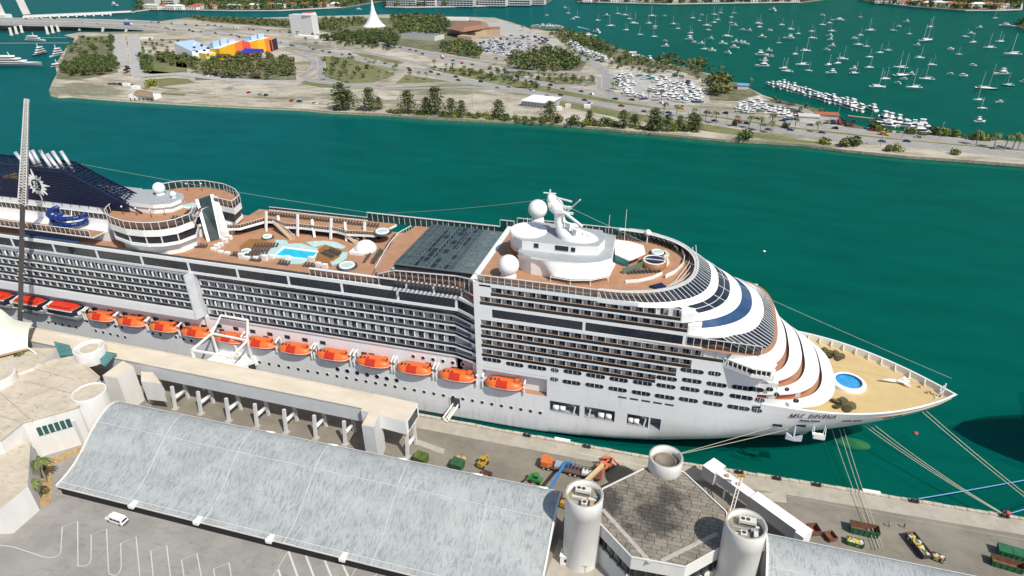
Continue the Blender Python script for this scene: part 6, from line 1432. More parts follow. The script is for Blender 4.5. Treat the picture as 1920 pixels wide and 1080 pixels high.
box_from((862, 68), (938, 67), 30, 0, 8, sandw, brown, 'wall', t); box_from((836, 61), (892, 70), 40, 0, 6, sandw, mat('beige_roof', (.45, .41, .35), .8), 'wall', t)
P = [at(x, y, LZ+9) for x, y in ((842, 54), (868, 60), (920, 52), (900, 42), (848, 44))]; q = MB(); cx = sum(p.x for p in P)/5; cy = sum(p.y for p in P)/5; T = [Vector((cx+(p.x-cx)*.7, cy+(p.y-cy)*.7, LZ+13)) for p in P]
for i in range(5): q.face([P[i], P[(i+1) % 5], T[(i+1) % 5], T[i]], brown)
q.face(T, mat('brown_top', (.24, .13, .085), .8)); q.build('roof', t)
t = thing('long_low_hall', 'long low building with grey roof between park and hall', 'building'); box_from((752, 72), (815, 77), 22, 0, 6, pale, mat('slate_roof', (.2, .22, .24), .7), 'wall', t)
t = thing('beige_annex', 'small beige block left of the full car park', 'building'); box_from((858, 76), (884, 78), 12, 0, 6, sandw, None, 'wall', t)
t = thing('glasshouse', 'long white roofed pavilion behind the brown hall', 'building'); box_from((826, 38), (876, 39), 8, 0, 4, white2, None, 'wall', t)
t = thing('boathouse', 'white cottage with brown thatch-like roof at the water edge on the sandy tip', 'cottage')
box_from((242, 185), (290, 187), 9, 0, 3.2, white2, None, 'wall', t); P = [at(x, y, LZ+3.2) for x, y in ((248, 178), (288, 183), (286, 172), (255, 170))]; q = MB(); cx = sum(p.x for p in P)/4; cy = sum(p.y for p in P)/4; T = [Vector((cx+(p.x-cx)*.3, cy+(p.y-cy)*.3, LZ+5.6)) for p in P]
for i in range(4): q.face([P[i], P[(i+1) % 4], T[(i+1) % 4], T[i]], mat('thatch', (.28, .2, .13), .9))
q.face(T, brown); q.build('roof', t)
for k in range(6): q = MB(); p = at(245+k*8, 185.5+k*.3, LZ+1.2); q.box(p.x-.6, p.x+.6, p.y-.25, p.y-.1, LZ+.6, LZ+2.2, navy); q.build('window', t)
for (x, y, w_, c_, lb_) in ((1548, 222, 16, redr, 'marina pavilion with red tiled roof beside the docked boats'), (1515, 225, 14, pale, 'flat beige shed beside the red roofed marina pavilion'), (1392, 166, 9, lb2, 'small blue roofed shed on the point'), (1186, 104, 7, pale, 'small pale hut on the north shore')):
    p = at(x, y, LZ); t = thing('marina_shed', lb_, 'shed'); q = MB(); q.box(p.x-w_/2, p.x+w_/2, p.y-4, p.y+4, LZ, LZ+3.2, pale); q.build('wall', t); q = MB(); q.obox([(p.x-w_/2-.5, p.y-4.5), (p.x+w_/2+.5, p.y-4.5), (p.x+w_/2+.5, p.y+4.5), (p.x-w_/2-.5, p.y+4.5)], LZ+3.2, LZ+3.8, c_); q.build('roof', t)
# small lots: containers and sheds on the sand
random.seed(77)
for i, (x, y, w_, c_, lb_) in enumerate([(275, 73, 18, white2, 'white long shed with red trim west of the museum'), (255, 166, 8, white2, 'white tent nearest the cottage on the sandy tip'), (238, 161, 7, white2, 'small white tent left of the larger white tent'), (433, 168, 5, grey, 'grey container on the sand road'), (1048, 206, 4, white2, 'small white cabin right of the warehouse'), (1101, 202, 5, white2, 'white trailer on the verge above the shore'), (1065, 201, 4, cream, 'cream trailer near the warehouse'), (905, 82, 0, None, '')]):
    if not c_: continue
    p = at(x, y, LZ); t = thing('small_shed', lb_, 'shed'); q = MB(); q.box(p.x-w_/2, p.x+w_/2, p.y-1.6, p.y+1.6, LZ, LZ+2.6, c_); q.build('cabin', t)
# apartments and villas on the far islands
def apartment(x, y, w_, h, dpt, floors, label, wall=pale, bays=8):
    p = at(x, y, LZ); t = thing('apartment_block', label, 'apartment block'); q = MB(); q.box(p.x-w_/2, p.x+w_/2, p.y, p.y+dpt, LZ, LZ+h, wall); q.build('wall', t)
    fh = h/floors; s = MB(); 
    for f in range(floors):
        z = LZ+f*fh+fh*.35
        for b_ in range(bays):
            a = p.x-w_/2+w_*(b_+.15)/bays; s.box(a, a+w_/bays*.7, p.y-.15, p.y, z, z+fh*.5, glassd)
    s.build('window', t, kind='stuff'); q = MB()
    for f in range(floors): q.box(p.x-w_/2, p.x+w_/2, p.y-1.6, p.y, LZ+f*fh+fh*.1, LZ+f*fh+fh*.25, white2)
    q.build('balcony', t)
apartment(283, 17, 26, 48, 16, 14, 'left one of two tall apartment towers at the top left', bays=6); apartment(318, 16, 26, 55, 16, 16, 'right one of two tall apartment towers at the top left', bays=6)
for i, (x, w_, h) in enumerate([(752, 60, 30), (795, 46, 34), (850, 80, 30), (915, 70, 32), (965, 60, 34), (1004, 34, 26)]): apartment(x, 12.5-max(0, i-2)*1.2, w_, h, 18, 8, '%s waterfront apartment block from the left beyond the park' % ORD(i), bays=12, wall=(pale if i % 2 else mat('lilac_wall', (.45, .46, .52), .7)))
random.seed(15); vi = 0
for (x0, x1, y0, y1, n) in ((345, 640, 8, 17, 12), (1095, 1500, 0, 5, 20), (1650, 1905, 6, 17, 17), (270, 345, 12, 20, 5)):
    for i in range(n):
        x = x0+(x1-x0)*(i+random.random()*.6)/n
        if x0 == 1650: y = 7+(x-1650)*(11/200) if x < 1850 else 17.5
        elif x0 == 345: y = 19-(x-345)*.018
        elif x0 == 1095: y = 5.8-abs(x-1270)*.008
        else: y = 19.5
        y -= random.random()*1.6
        p = at(x, y, LZ); t = thing('villa', 'waterfront villa among trees on a far island', 'villa', group='villas on the far islands'); w_ = random.uniform(14, 26); h = random.uniform(5, 8); q = MB(); q.box(p.x-w_/2, p.x+w_/2, p.y, p.y+10, LZ, LZ+h, random.choice([white2, pale, cream])); q.build('wall', t)
        q = MB(); rc_ = random.choice([redr, redr, pale, white2]); B = [(p.x-w_/2-.6, p.y-.6), (p.x+w_/2+.6, p.y-.6), (p.x+w_/2+.6, p.y+10.6), (p.x-w_/2-.6, p.y+10.6)]; T = [(p.x-w_/4, p.y+5), (p.x+w_/4, p.y+5)]
        z_ = LZ+h; q.face([(*B[0], z_), (*B[1], z_), (*T[1], z_+2.6), (*T[0], z_+2.6)], rc_); q.face([(*B[2], z_), (*B[3], z_), (*T[0], z_+2.6), (*T[1], z_+2.6)], rc_); q.face([(*B[1], z_), (*B[2], z_), (*T[1], z_+2.6)], rc_); q.face([(*B[3], z_), (*B[0], z_), (*T[0], z_+2.6)], rc_); q.build('roof', t)
        q = MB(); 
        for k in range(4): q.box(p.x-w_/2+w_*(k+.3)/4, p.x-w_/2+w_*(k+.7)/4, p.y-.1, p.y, LZ+1, LZ+3, glassd)
        q.build('window', t)
# sea walls in front of the far islands
q = MB()
for f in FAR[:4]:
    P = [at(x, y, LZ) for x, y in f if y > 0]
    for a, b_ in zip(P, P[1:]): q.bar(a+Vector((0, -1, .2)), b_+Vector((0, -1, .2)), 2.5, 1.6, pale)
q.build('sea_wall', kind='structure')
# ---- causeway bridge and low arched bridge
br = thing('causeway_bridge', 'wide concrete causeway bridge on slanted piers at the top left', 'bridge'); concb = mat('bridge_concrete', (.50, .48, .43), .8, var=.08, scale=.1)
A = [at(x, y, z) for x, y, z in ((-250, 28, 13), (0, 34, 11), (150, 36, 8), (262, 39, 3.5), (300, 41, 1.7))]; B = [at(x, y, z) for x, y, z in ((-250, 38, 13), (0, 44.5, 11), (150, 47.5, 8), (262, 53.5, 3.5), (300, 56, 1.7))]
A = resn(A, 24); B = resn(B, 24); dn = Vector((0, 0, 2.2)); q = MB(); q.strip(B, A, road, False); q.strip([p-dn for p in A], [p-dn for p in B], concb, False); q.strip([p-dn for p in B], B, concb, False); q.strip(A, [p-dn for p in A], concb, False); q.build('deck', br)
q = MB()
for a, b_ in zip(A, A[1:]): q.bar(a+Vector((0, 0, .4)), b_+Vector((0, 0, .4)), .6, .9, concb)
for a, b_ in zip(B, B[1:]): q.bar(a+Vector((0, 0, .4)), b_+Vector((0, 0, .4)), .6, .9, concb)
M_ = [a.lerp(b_, .5) for a, b_ in zip(A, B)]
for a, b_ in zip(M_, M_[1:]): q.bar(a+Vector((0, 0, .4)), b_+Vector((0, 0, .4)), .8, .9, concb)
q.build('parapet', br)
for x, yb in ((22, 66), (90, 64), (-60, 66)):
    for k in range(3):
        p = at(x+k*10, yb-k*2.5, 0); q = MB(); q.bar(p, (p.x-4, p.y+4, 9.5), 3.2, 2.2, concb); q.tube((p.x, p.y, -2), (p.x, p.y, 1.5), 3.0, concb, 2.2, n=10); q.build('pier', br)
for x, yb in ((149, 58), (192, 60), (235, 62)): p = at(x, yb, 0); q = MB(); q.bar(p, (p.x-1, p.y+5, 7-(x-149)*.035), 2.5, 2, concb); q.build('pier', br)
ab = thing('arched_bridge', 'low white arched road bridge with one raised bascule leaf at the top left', 'bridge'); A = at(43, 31, 4); B = at(246, 24, 2.5); q = MB(); d = B-A; n_ = Vector((-d.y, d.x, 0)).normalized()
q.obox([(A.x, A.y), (B.x, B.y), (B.x+n_.x*14, B.y+n_.y*14), (A.x+n_.x*14, A.y+n_.y*14)], 3.4, 5.2, white2, concb); q.build('deck', ab)
for k in range(11):
    t_ = (k+.0)/10*.8; p = A+d*t_; q = MB(); L = d.normalized(); q.obox([tuple((p-L*1.6).xy), tuple((p+L*1.6).xy), tuple((p+L*1.6+n_*14).xy), tuple((p-L*1.6+n_*14).xy)], -1, 3.4, white2)
    if k < 10:
        for j in range(6):
            u = (j+.5)/6; pc = p+d*(.08*u); hgt = 3.4-2.0*math.sin(math.pi*u); w_ = d.length*.08/12*1.04; q.obox([tuple((pc-L*w_).xy), tuple((pc+L*w_).xy), tuple((pc+L*w_+n_*.8).xy), tuple((pc-L*w_+n_*.8).xy)], hgt, 3.4, white2)
    q.build('arch', ab)
for x, y, sgn in ((50, 27, -1), (3, 28, -1)):
    p = at(x, y, 5); q = MB(); q.bar(p, (p.x-10, p.y+4, 31), 12, 1.2, concb); q.build('raised_leaf', ab)
q = MB(); p = at(0, 30, 4); q.box(p.x-30, p.x+10, p.y, p.y+14, 0, 6, white2); q.build('approach', ab)
q = MB(); a = at(-10, 81, .5); b_ = at(130, 80.5, .5); q.bar(a, b_, 1.6, .6, grey); a = at(62, 70.5, .5); b_ = at(125, 70.5, .5); q.bar(a, b_, 1.2, .5, grey); o = q.build('marina_pontoon'); o['label'] = 'thin grey floating pontoons below the causeway bridge'; o['category'] = 'pontoon'
# ================================================================== LIFEBOATS
def lifeboat_parts():
    q = MB(); n = 14; secs = []
    for i in range(n+1):
        t = -1+2*i/n; x = 5.2*t; w = 2.0*(1-abs(t)**3.2)**.6+.02; hb_ = -1.35+0.55*abs(t)**2.5; tp = 1.35*(1-abs(t)**3.5)**.6
        prof = [(0, hb_), (w*.55, hb_+.15), (w*.95, -.35), (w, .0), (w*.93, .35), (w*.6, tp*.85+.05), (w*.15, tp+.02)]
        ring = [(x, -y, z) for y, z in prof]+[(x, y, z) for y, z in prof[::-1]][:-1]+[(x, -prof[0][0], prof[0][1])]
        secs.append(ring)
    hl = MB(); up_ = MB()
    def part_(idx, mt, mb):
        mb.grid([[r[k] for k in idx] for r in secs], mt)
    part_([3, 4, 5, 6, 7, 8, 9, 10], orange, up_)
    part_([10, 11, 12, 13, 0, 1, 2, 3], mat('lifeboat_hull', (.72, .20, .07), .45), hl)
    st = MB(); st.grid([[(x, y*1.01, z) for x, y, z in [r[k] for k in (10, 11)]] for r in secs], white2); st.grid([[(r[3][0], r[3][1]*1.02, -.12), (r[3][0], r[3][1]*1.02, .03)] for r in secs], white2)
    pn = MB()
    for a, b_ in ((-1.7, 1.3),):
        rows = []
        for i in range(5):
            x = a+(b_-a)*i/4; j = (x/5.2+1)*n/2; k = int(j); r = secs[k]
            rows.append([(x, r[m_][1]-.07, r[m_][2]+.09) for m_ in (3, 4, 5)]+[(x, r[6][1]-.5, r[6][2]+.03)])
        pn.grid(rows, red2, False)
    ct = MB(); ct.obox([(3.0, -.7), (4.2, -.6), (4.2, .6), (3.0, .7)], .6, 1.75, orange); ct.box(4.1, 4.22, -.5, .5, 1.0, 1.5, glassd)
    for x in (-2.2, -1.2, -3.3): ct.box(x-.22, x+.22, -.8, -.3, 1.0, 1.48, dgrey)
    return up_.mesh('canopy'), hl.mesh('hull'), st.mesh('rubbing_strake'), pn.mesh('side_panel'), ct.mesh('conning_hatch')
LB = lifeboat_parts()
def davit_mesh():
    q = MB(); q.bar((0, 1.6, -1.9), (0, 1.3, 1.9), .38, .35, white2); q.bar((0, 1.3, 1.8), (0, -.9, 1.3), .34, .3, white2); q.bar((0, -.8, 1.3), (0, -.8, .6), .14, .14, white2); q.bar((0, -1.1, -2.2), (0, -1.1, .2), .3, .3, white2); q.tube((-.25, -.9, 1.3), (.25, -.9, 1.3), .26, white2, n=8); return q.mesh('davit_arm')
DV = davit_mesh()
LBX = [(945, 717), (857, 702), (777, 690), (700, 675), (624, 662), (552, 650), (486, 637), (428, 620), (366, 615), (305, 604), (245, 594), (187, 584)]
YB = 138.6
for i, (px, py) in enumerate(LBX):
    p = atY(px, py, YB-.4); s = .93
    lab = 'orange lifeboat, %s counted from the bow end of the row' % ORD(i)
    if i == 7: lab = 'orange lifeboat seen behind the white gangway frame'
    t = thing('lifeboat', lab, 'lifeboat', (p.x, YB-.35, 15.2), 0, 'orange lifeboats along the ship side', (s*1.14, s*1.25, s*1.35))
    for me, nm in zip(LB, ('canopy', 'hull', 'rubbing_strake', 'side_panel', 'conning_hatch')): link(nm, me, t)
    for dx_ in (-6.0, 6.0): link('davit_arm', DV, ship, loc=(p.x+dx_, YB, 15.6))
def tender_parts():
    h_ = MB(); rows = []
    for i in range(13):
        t = -1+2*i/12; x = 6.4*t; w = 2.3*(1-abs(t)**4)**.5+.03; rows.append([(x, -w, .1), (x, -w*1.02, -.25), (x, -w*.8, -1.2), (x, 0, -1.6+abs(t)*.5), (x, w*.8, -1.2), (x, w, .1)])
    h_.grid(rows, mat('tender_hull_grey', (.30, .31, .32), .4)); c = MB(); c.obox([(-5.4, -2.25), (4.4, -2.25), (5.8, -1.0), (5.8, 1.0), (4.4, 2.25), (-5.4, 2.25)], .1, 1.35, glassd); r = MB(); r.obox([(-4.8, -1.5), (3.6, -1.5), (3.6, 1.5), (-4.8, 1.5)], [1.75]*4, 2.0, red); r.obox([(-5.2, -2.0), (4.4, -2.0), (4.4, 2.0), (-5.2, 2.0)], 1.35, [1.5, 1.5, 1.9, 1.9], red); r.obox([(-5.4, -2.3), (4.8, -2.3), (4.8, 2.3), (-5.4, 2.3)], 1.15, 1.35, white2)
    w = MB(); w.obox([(-6.2, -2.42), (6.0, -1.6), (6.0, -1.45), (-6.2, -2.25)], -.1, .12, white2); w.box(-.05, .05, -2.2, -2.05, .1, 1.3, white2); w.obox([(4.6, -1.4), (6.2, -.8), (6.2, .8), (4.6, 1.4)], .2, .9, white2)
    return h_.mesh('hull'), c.mesh('cabin_glazing'), r.mesh('red_roof'), w.mesh('gunwale')
TP = tender_parts()
for i, (px, py) in enumerate([(123, 572), (58, 560), (-4, 548)]):
    p = atY(px, py, YB-.4); t = thing('tender_boat', ['tender with flat red roof and dark windows, right of the crane boom', 'tender with flat red roof crossed by the crane boom', 'tender with flat red roof cut by the left edge'][i], 'tender boat', (p.x, YB-.9, 15.1), 0, 'red roofed tenders', (1.0, .95, 1.55))
    for me, nm in zip(TP, ('hull', 'cabin_glazing', 'red_roof', 'gunwale')): link(nm, me, t)
    for dx_ in (-7, 7): link('davit_arm', DV, ship, loc=(p.x+dx_, YB, 15.6))

# ================================================================== DECK FURNITURE
lm = MB(); fabb = mat('lounger_mesh', (.07, .055, .045), .7, var=.2); lm.box(-.33, .33, -.95, .35, .28, .36, fabb); lm.obox([(-.33, .35), (.33, .35), (.33, .95), (-.33, .95)], [.28, .28, .75, .75], [.36, .36, .83, .83], fabb)
for x in (-.3, .3):
    for y in (-.8, .6): lm.box(x-.03, x+.03, y-.03, y+.03, 0, .3, grey)
LOM = lm.mesh('sun_lounger')
random.seed(44); nl = 0
def loungers(z8pts, z, cols, rows, dx_, dy_, ang, lab, grp, f=zpx, **k):
    global nl
    p = at(*z8pts, z); ca, sa = math.cos(R_(ang)), math.sin(R_(ang))
    for i in range(cols):
        for j in range(rows):
            u, v = i*dx_, j*dy_; link('sun_lounger', LOM, None, lab, 'sun lounger', grp, None, (p.x+u*ca-v*sa, p.y+u*sa+v*ca, z), R_(ang+random.uniform(-4, 4))); nl += 1
loungers((456, 478), 39.36, 8, 2, 1.0, 2.3, 20, 'dark sun lounger on the amber floor left of the swimming pool', 'loungers left of the pool')
loungers((478, 462), 39.36, 8, 1, 1.0, 2.3, 15, 'dark sun lounger in the row behind the amber floor', 'loungers behind the amber floor')
loungers((606, 474), 39.36, 6, 2, 1.0, 2.3, -25, 'dark sun lounger on the amber floor right of the swimming pool', 'loungers right of the pool')
loungers((684, 491), 39.36, 2, 8, 2.3, 1.0, 8, 'dark sun lounger in the double strip beside the shell stage', 'loungers beside the stage')
loungers((702, 493), 39.36, 1, 8, 2.3, 1.0, 8, 'dark sun lounger in the strip below the raised deck', 'loungers below the raised deck')
loungers((724, 466), 42.42, 1, 9, 2.3, 1.0, 8, 'dark sun lounger on the raised deck left of the glass roof', 'loungers left of the glass roof')
for (x, y) in ((437, 478), (472, 487), (524, 494), (572, 498)): loungers((x, y), 39.36, 4, 1, 1.0, 2.3, 0, 'dark sun lounger in a small cluster along the near rail of the pool deck', 'loungers along the near rail')
loungers((500, 402), 42.34, 40, 1, 1.05, 2.3, 0, 'dark sun lounger in the long row on the far gallery', 'loungers on the far gallery')
loungers((560, 436), 39.36, 12, 1, 1.0, 2.3, 0, 'dark sun lounger in the shade under the far gallery', 'loungers under the gallery')
loungers((1178, 512), 46.0, 9, 1, 1.05, 2.2, 22, 'black sun lounger before the green privacy screen', 'loungers by the green screen')
loungers((1210, 449), 46.0, 9, 2, 1.25, 2.0, -28, 'black sun lounger on the front sun deck behind the round tub', 'loungers on the front sun deck')
loungers((1120, 441), 46.0, 20, 1, 1.0, 2.2, -3, 'black sun lounger along the far rail of the top deck', 'loungers along the far top rail')
loungers((324, 411), 48.55, 8, 1, 1.0, 2.2, 8, 'dark sun lounger beside the leaning glass front', 'loungers on the round deck')
loungers((350, 400), 48.55, 4, 2, 1.0, 2.2, 8, 'dark sun lounger in the group near the round planter', 'loungers near the planter')
loungers((745, 530), 42.48, 16, 1, 1.25, 2.2, 0, 'sun lounger on the walkway behind the near screen', 'loungers on the near walkway')
loungers((358, 462), 39.36, 6, 1, 1.0, 2.2, 8, 'dark sun lounger below the round deck house', 'loungers below the round house')

LOM_o = LOM; LOM = LOM.copy(); LOM.materials[0] = mat('blue_lounger_cloth', (.02, .12, .42), .7)
loungers((48, 441), 39.36, 20, 1, 1.15, 2.3, -1, 'blue sun lounger in the row below the water slide', 'blue loungers below the slide'); LOM = LOM_o
# ================================================================== PORT OBJECTS
tyre = black
def wheels(t, pts, r=.36, w=.25, z=2):
    for (x, y) in pts:
        q = MB(); q.tube((x, y-w/2, z+r), (x, y+w/2, z+r), r, tyre, n=12, mtop=None); link('wheel', q.mesh('wheel'), t)
# van
vt = thing('passenger_van', 'white passenger van with dark windows parked on the empty grey lot', 'van', (-121.8, 78.9, 2.0), R_(-4))
q = MB(); rows = []
for x, zt, w in ((-2.75, .95, .9), (-2.6, 1.75, .92), (-2.2, 2.02, .93), (1.0, 2.05, .93), (1.5, 1.95, .92), (2.1, 1.25, .9), (2.7, 1.05, .86), (2.85, .6, .8)):
    rows.append([(x, -w, .35), (x, -w*1.02, .95 if zt > 1 else zt), (x, -w*.86, zt), (x, w*.86, zt), (x, w*1.02, .95 if zt > 1 else zt), (x, w, .35)])
rows = [[(-a, b_, c) for a, b_, c in r] for r in rows]
q.grid(rows, white2, False); q.face(rows[0][::-1], white2); q.face(rows[-1], white2); q.build('body', vt)
q = MB()
for a, b_ in ((-1.0, .1), (.2, 1.2), (1.3, 2.3)):
    for s in (1, -1): q.face([(a, s*.95, 1.15), (b_, s*.95, 1.15), (b_, s*.88, 1.75), (a, s*.88, 1.75)], glassd)
q.face([(2.72, -.7, 1.15), (2.72, .7, 1.15), (2.66, .65, 1.7), (2.66, -.65, 1.7)], glassd); q.build('side_window', vt)
q = MB(); q.face([(-2.08, -.8, 1.33), (-2.08, .8, 1.33), (-1.56, .78, 1.95), (-1.56, -.78, 1.95)], glassd); q.build('windscreen', vt)
for x, y in ((-1.8, -.85), (-1.8, .85), (1.8, -.85), (1.8, .85)): q = MB(); q.tube((x, y-.12, .34), (x, y+.12, .34), .34, tyre, n=12); q.build('wheel', vt)
q = MB(); q.box(2.7, 2.86, -.85, .85, .35, .6, dgrey); q.build('bumper', vt)
# open skips and bins
green = mat('skip_green', (.02, .13, .055), .5, var=.15); rustin = mat('rusty_inside', (.20, .085, .05), .8, var=.3, scale=1.2)
def skip(px, py, L, W, H, rz, label, col=green, fill=None, lid=False, tap=.25):
    p = at(px, py, 2); t = thing('open_skip' if not lid else 'lidded_skip', label, 'skip', (p.x, p.y, 2.0), R_(rz)); q = MB()
    o4 = [(-L/2, -W/2), (L/2, -W/2), (L/2, W/2), (-L/2, W/2)]; b4 = [(x*(1-tap/2.5), y*.9) for x, y in o4]; i4 = [(x-.1*math.copysign(1, x), y-.1*math.copysign(1, y)) for x, y in o4]
    B = [Vector((x, y, .1)) for x, y in b4]; T = [Vector((x, y, H)) for x, y in o4]; I = [Vector((x, y, H)) for x, y in i4]; J = [Vector((x*.9, y*.85, .35)) for x, y in i4]
    q.strip(B, T, col, False, True); q.strip(T, I, col, False, True); q.build('shell', t); q = MB(); q.strip(I, J, rustin, False, True); q.face(J, rustin); q.build('inside', t)
    q = MB()
    for k in range(5):
        x = -L/2+L*(k+.5)/5
        for s in (1, -1): q.bar((x*(1-tap/2.5), s*W*.46, .15), (x, s*W*.52, H-.1), .1, .1, col)
    q.build('rib', t)
    if lid:
        for k in range(2): q = MB(); q.obox([(-L/2+L*k/2+.05, -W/2), (-L/2+L*(k+1)/2-.05, -W/2), (-L/2+L*(k+1)/2-.05, W/2), (-L/2+L*k/2+.05, W/2)], [H+.02, H+.02, H+.3, H+.3], [H+.1, H+.1, H+.38, H+.38], col); q.build('lid', t)
    if fill:
        q = MB(); rnd_ = random.Random(int(px))
        for k in range(40):
            x, y = rnd_.uniform(-L*.42, L*.42), rnd_.uniform(-W*.36, W*.36); s = rnd_.uniform(.18, .4); q.obox([(x-s, y-s*.7), (x+s, y-s), (x+s*.8, y+s), (x-s, y+s*.8)], H*.35, H*.72+rnd_.random()*.35, rnd_.choice(fill))
        q.build('contents', t, kind='stuff')
    return t
junk = [mat('junk_%s' % k, c, .8, var=.2) for k, c in (('white', (.6, .58, .55)), ('yellow', (.6, .5, .05)), ('brown', (.3, .16, .08)), ('pink', (.5, .2, .25)), ('green', (.1, .25, .08)))]
skip(1618, 999, 6.2, 2.5, 2.1, -2, 'long open green skip with rusty inside under the mooring ropes')
skip(1720, 1028, 6.6, 2.2, 1.6, -68, 'narrow open skip heaped with colourful rubbish near the two people', dgrey, junk)
skip(1602, 1021, 3.6, 1.8, 1.3, -5, 'small green skip with little rubbish below the long green skip', green, junk[:2]); skip(1757, 1049, 2.6, 1.6, 1.2, -15, 'small dark skip of scraps below the heaped skip', dgrey, junk[:3])
skip(1524, 998, 2.6, 2.4, 1.7, -70, 'rust brown skip at the shore end of the white boarding bridge', rustin); skip(1556, 1010, 2.3, 2.2, 1.3, -60, 'empty low rust brown skip right of the boarding bridge', rustin)
skip(1893, 1043, 5.4, 2.3, 1.8, -8, 'lidded green skip at the right edge, rear of the pair', green, None, True); skip(1886, 1063, 6.2, 2.3, 1.7, -8, 'open green skip at the right edge, front of the pair', green)
skip(912, 897, 2.6, 2.2, 1.7, -8, 'small blue skip behind the curved shed roof', mat('skip_blue', (.01, .10, .22), .5)); skip(790, 866, 3.6, 2.6, 2.2, -10, 'olive covered skip nearest the gallery end', mat('olive_tarp', (.09, .13, .03), .8, var=.3), None, True); skip(858, 877, 3.4, 2.6, 2.0, -8, 'green covered skip beside a tan load behind the shed', mat('bright_green_tarp', (.03, .10, .04), .7), None, True)
t = thing('bundle', 'tan bales stacked behind the green covered skip', 'bale'); 
for dx_ in (-.8, .7): p = at(864, 863, 2); q = MB(); q.ball((p.x+dx_, p.y, 2.7), .85, mat('tan_bale', (.5, .33, .18), .9), 10, 6, .8); q.build('bale', t)
def machine(px, py, rz, label, col, boom=None, cat='loader', name='loader'):
    p = at(px, py, 2); t = thing(name, label, cat, (p.x, p.y, 2.0), R_(rz)); q = MB(); q.obox([(-1.6, -.8), (1.4, -.8), (1.7, -.4), (1.7, .4), (1.4, .8), (-1.6, .8)], .6, 1.5, col); q.obox([(-1.6, -.7), (-.4, -.7), (-.4, .7), (-1.6, .7)], 1.5, 2.0, col); q.build('body', t)
    q = MB(); q.box(-.3, .7, -.6, .6, 1.5, 2.5, glassd); q.box(-.4, .8, -.7, .7, 2.5, 2.62, col); q.build('cab', t)
    for x in (-1.1, 1.1):
        for y in (-.85, .85): q = MB(); q.tube((x, y-.18, .5), (x, y+.18, .5), .5, tyre, n=12); q.build('wheel', t)
    if boom:
        q = MB(); a = Vector((-.9, 0, 1.8))
        for b_ in boom: q.bar(a, b_, .35, .4, col); a = Vector(b_)
        q.build('boom', t)
    return t
yel = mat('machine_yellow', (.45, .27, .03), .5, var=.15); lgr = mat('machine_green', (.04, .22, .05), .5); obr = mat('machine_orange', (.62, .16, .04), .5, var=.1); blu = mat('lift_blue', (.02, .22, .55), .4)
machine(905, 873, 75, 'yellow fork loader between the green and blue skips', yel, [(2.4, 0, 1.8), (2.6, 0, .4)]); machine(1004, 903, -5, 'small bright green machine with raised arm by the shed end', lgr, [(-1.5, -2.5, 2.6)]); machine(1059, 946, 80, 'yellow and red loader squeezed beside the left round tower', yel)
# crane carrier with orange cab and blue boom lift
p = at(1060, 884, 2); t = thing('crane_carrier', 'long low crane carrier truck with orange counterweight at its rear', 'crane truck', (p.x, p.y, 2.0), R_(-3)); q = MB(); q.box(-6.5, 9.5, -1.25, 1.25, .9, 1.4, mat('carrier_brown', (.12, .075, .06), .6)); q.build('chassis', t)
for x in (-5.5, -4.2, 1.5, 2.9, 6.0, 7.4):
    for y in (-1.1, 1.1): q = MB(); q.tube((x, y-.2, .55), (x, y+.2, .55), .55, tyre, n=12); q.tube((x, y-.22, .55), (x, y+.22, .55), .25, white2, n=8); q.build('wheel', t)
q = MB(); q.obox([(-6.6, -1.1), (-6.2, -1.5), (-4.4, -1.5), (-3.6, -.8), (-3.6, .8), (-4.4, 1.5), (-6.2, 1.5), (-6.6, 1.1)], 1.2, [2.5, 2.8, 2.8, 2.4, 2.4, 2.8, 2.8, 2.5], obr); q.build('counterweight', t); q = MB(); q.box(-2.8, -.6, -1.2, 1.2, 1.4, 2.2, grey); q.box(4.5, 7.0, -1.2, .4, 1.4, 2.1, acw); q.build('deck_box', t)
q = MB()
for k in range(8): q.bar((-.5+k*.95, .9, 1.5), (-.5+k*.95, .9, 2.4), .08, .08, dgrey); q.bar((-.5+k*.95, -.2, 2.0), (-.5+k*.95, .9, 2.0), .3, .2, dgrey)
q.bar((-.5, .9, 2.4), (6.2, .9, 2.4), .1, .1, dgrey); q.build('rail', t)
q = MB()
for k in range(6): q.bar((8.0+k*.35, -1.2, 1.4), (8.3+k*.35, 1.0+.2*k, 2.6), .14, .14, pink)
q.build('hose_rack', t)
t = thing('boom_lift', 'blue boom lift with long straight boom slanting past the orange machine', 'boom lift'); a = at(1061, 866, 4.2); b_ = at(1028, 921, 9.0); q = MB(); q.bar(a, b_, .55, .6, blu); q.build('boom', t); q = MB(); q.obox([(a.x-1.0, a.y-.8), (a.x+1.0, a.y-.8), (a.x+1.0, a.y+1), (a.x-1.0, a.y+1)], 2.5, 3.6, blu); q.build('turntable', t)
for x in (-1, 1):
    for y in (-.9, 1.0): q = MB(); q.tube((a.x+x, a.y+y-.2, 2.5), (a.x+x, a.y+y+.2, 2.5), .5, tyre, n=12); q.build('wheel', t)
q = MB()
for dx_ in (0, 1): q.bar((a.x+1.2+dx_*1.2, a.y-.5, 3), (a.x+1.2+dx_*1.2, a.y-.5, 4.4), .08, .08, blu); q.bar((a.x+1.2+dx_*1.2, a.y+.7, 3), (a.x+1.2+dx_*1.2, a.y+.7, 4.4), .08, .08, blu)
q.bar((a.x+1.2, a.y-.5, 4.4), (a.x+2.4, a.y-.5, 4.4), .1, .1, blu); q.bar((a.x+1.2, a.y+.7, 4.4), (a.x+2.4, a.y+.7, 4.4), .1, .1, blu); q.build('basket', t)
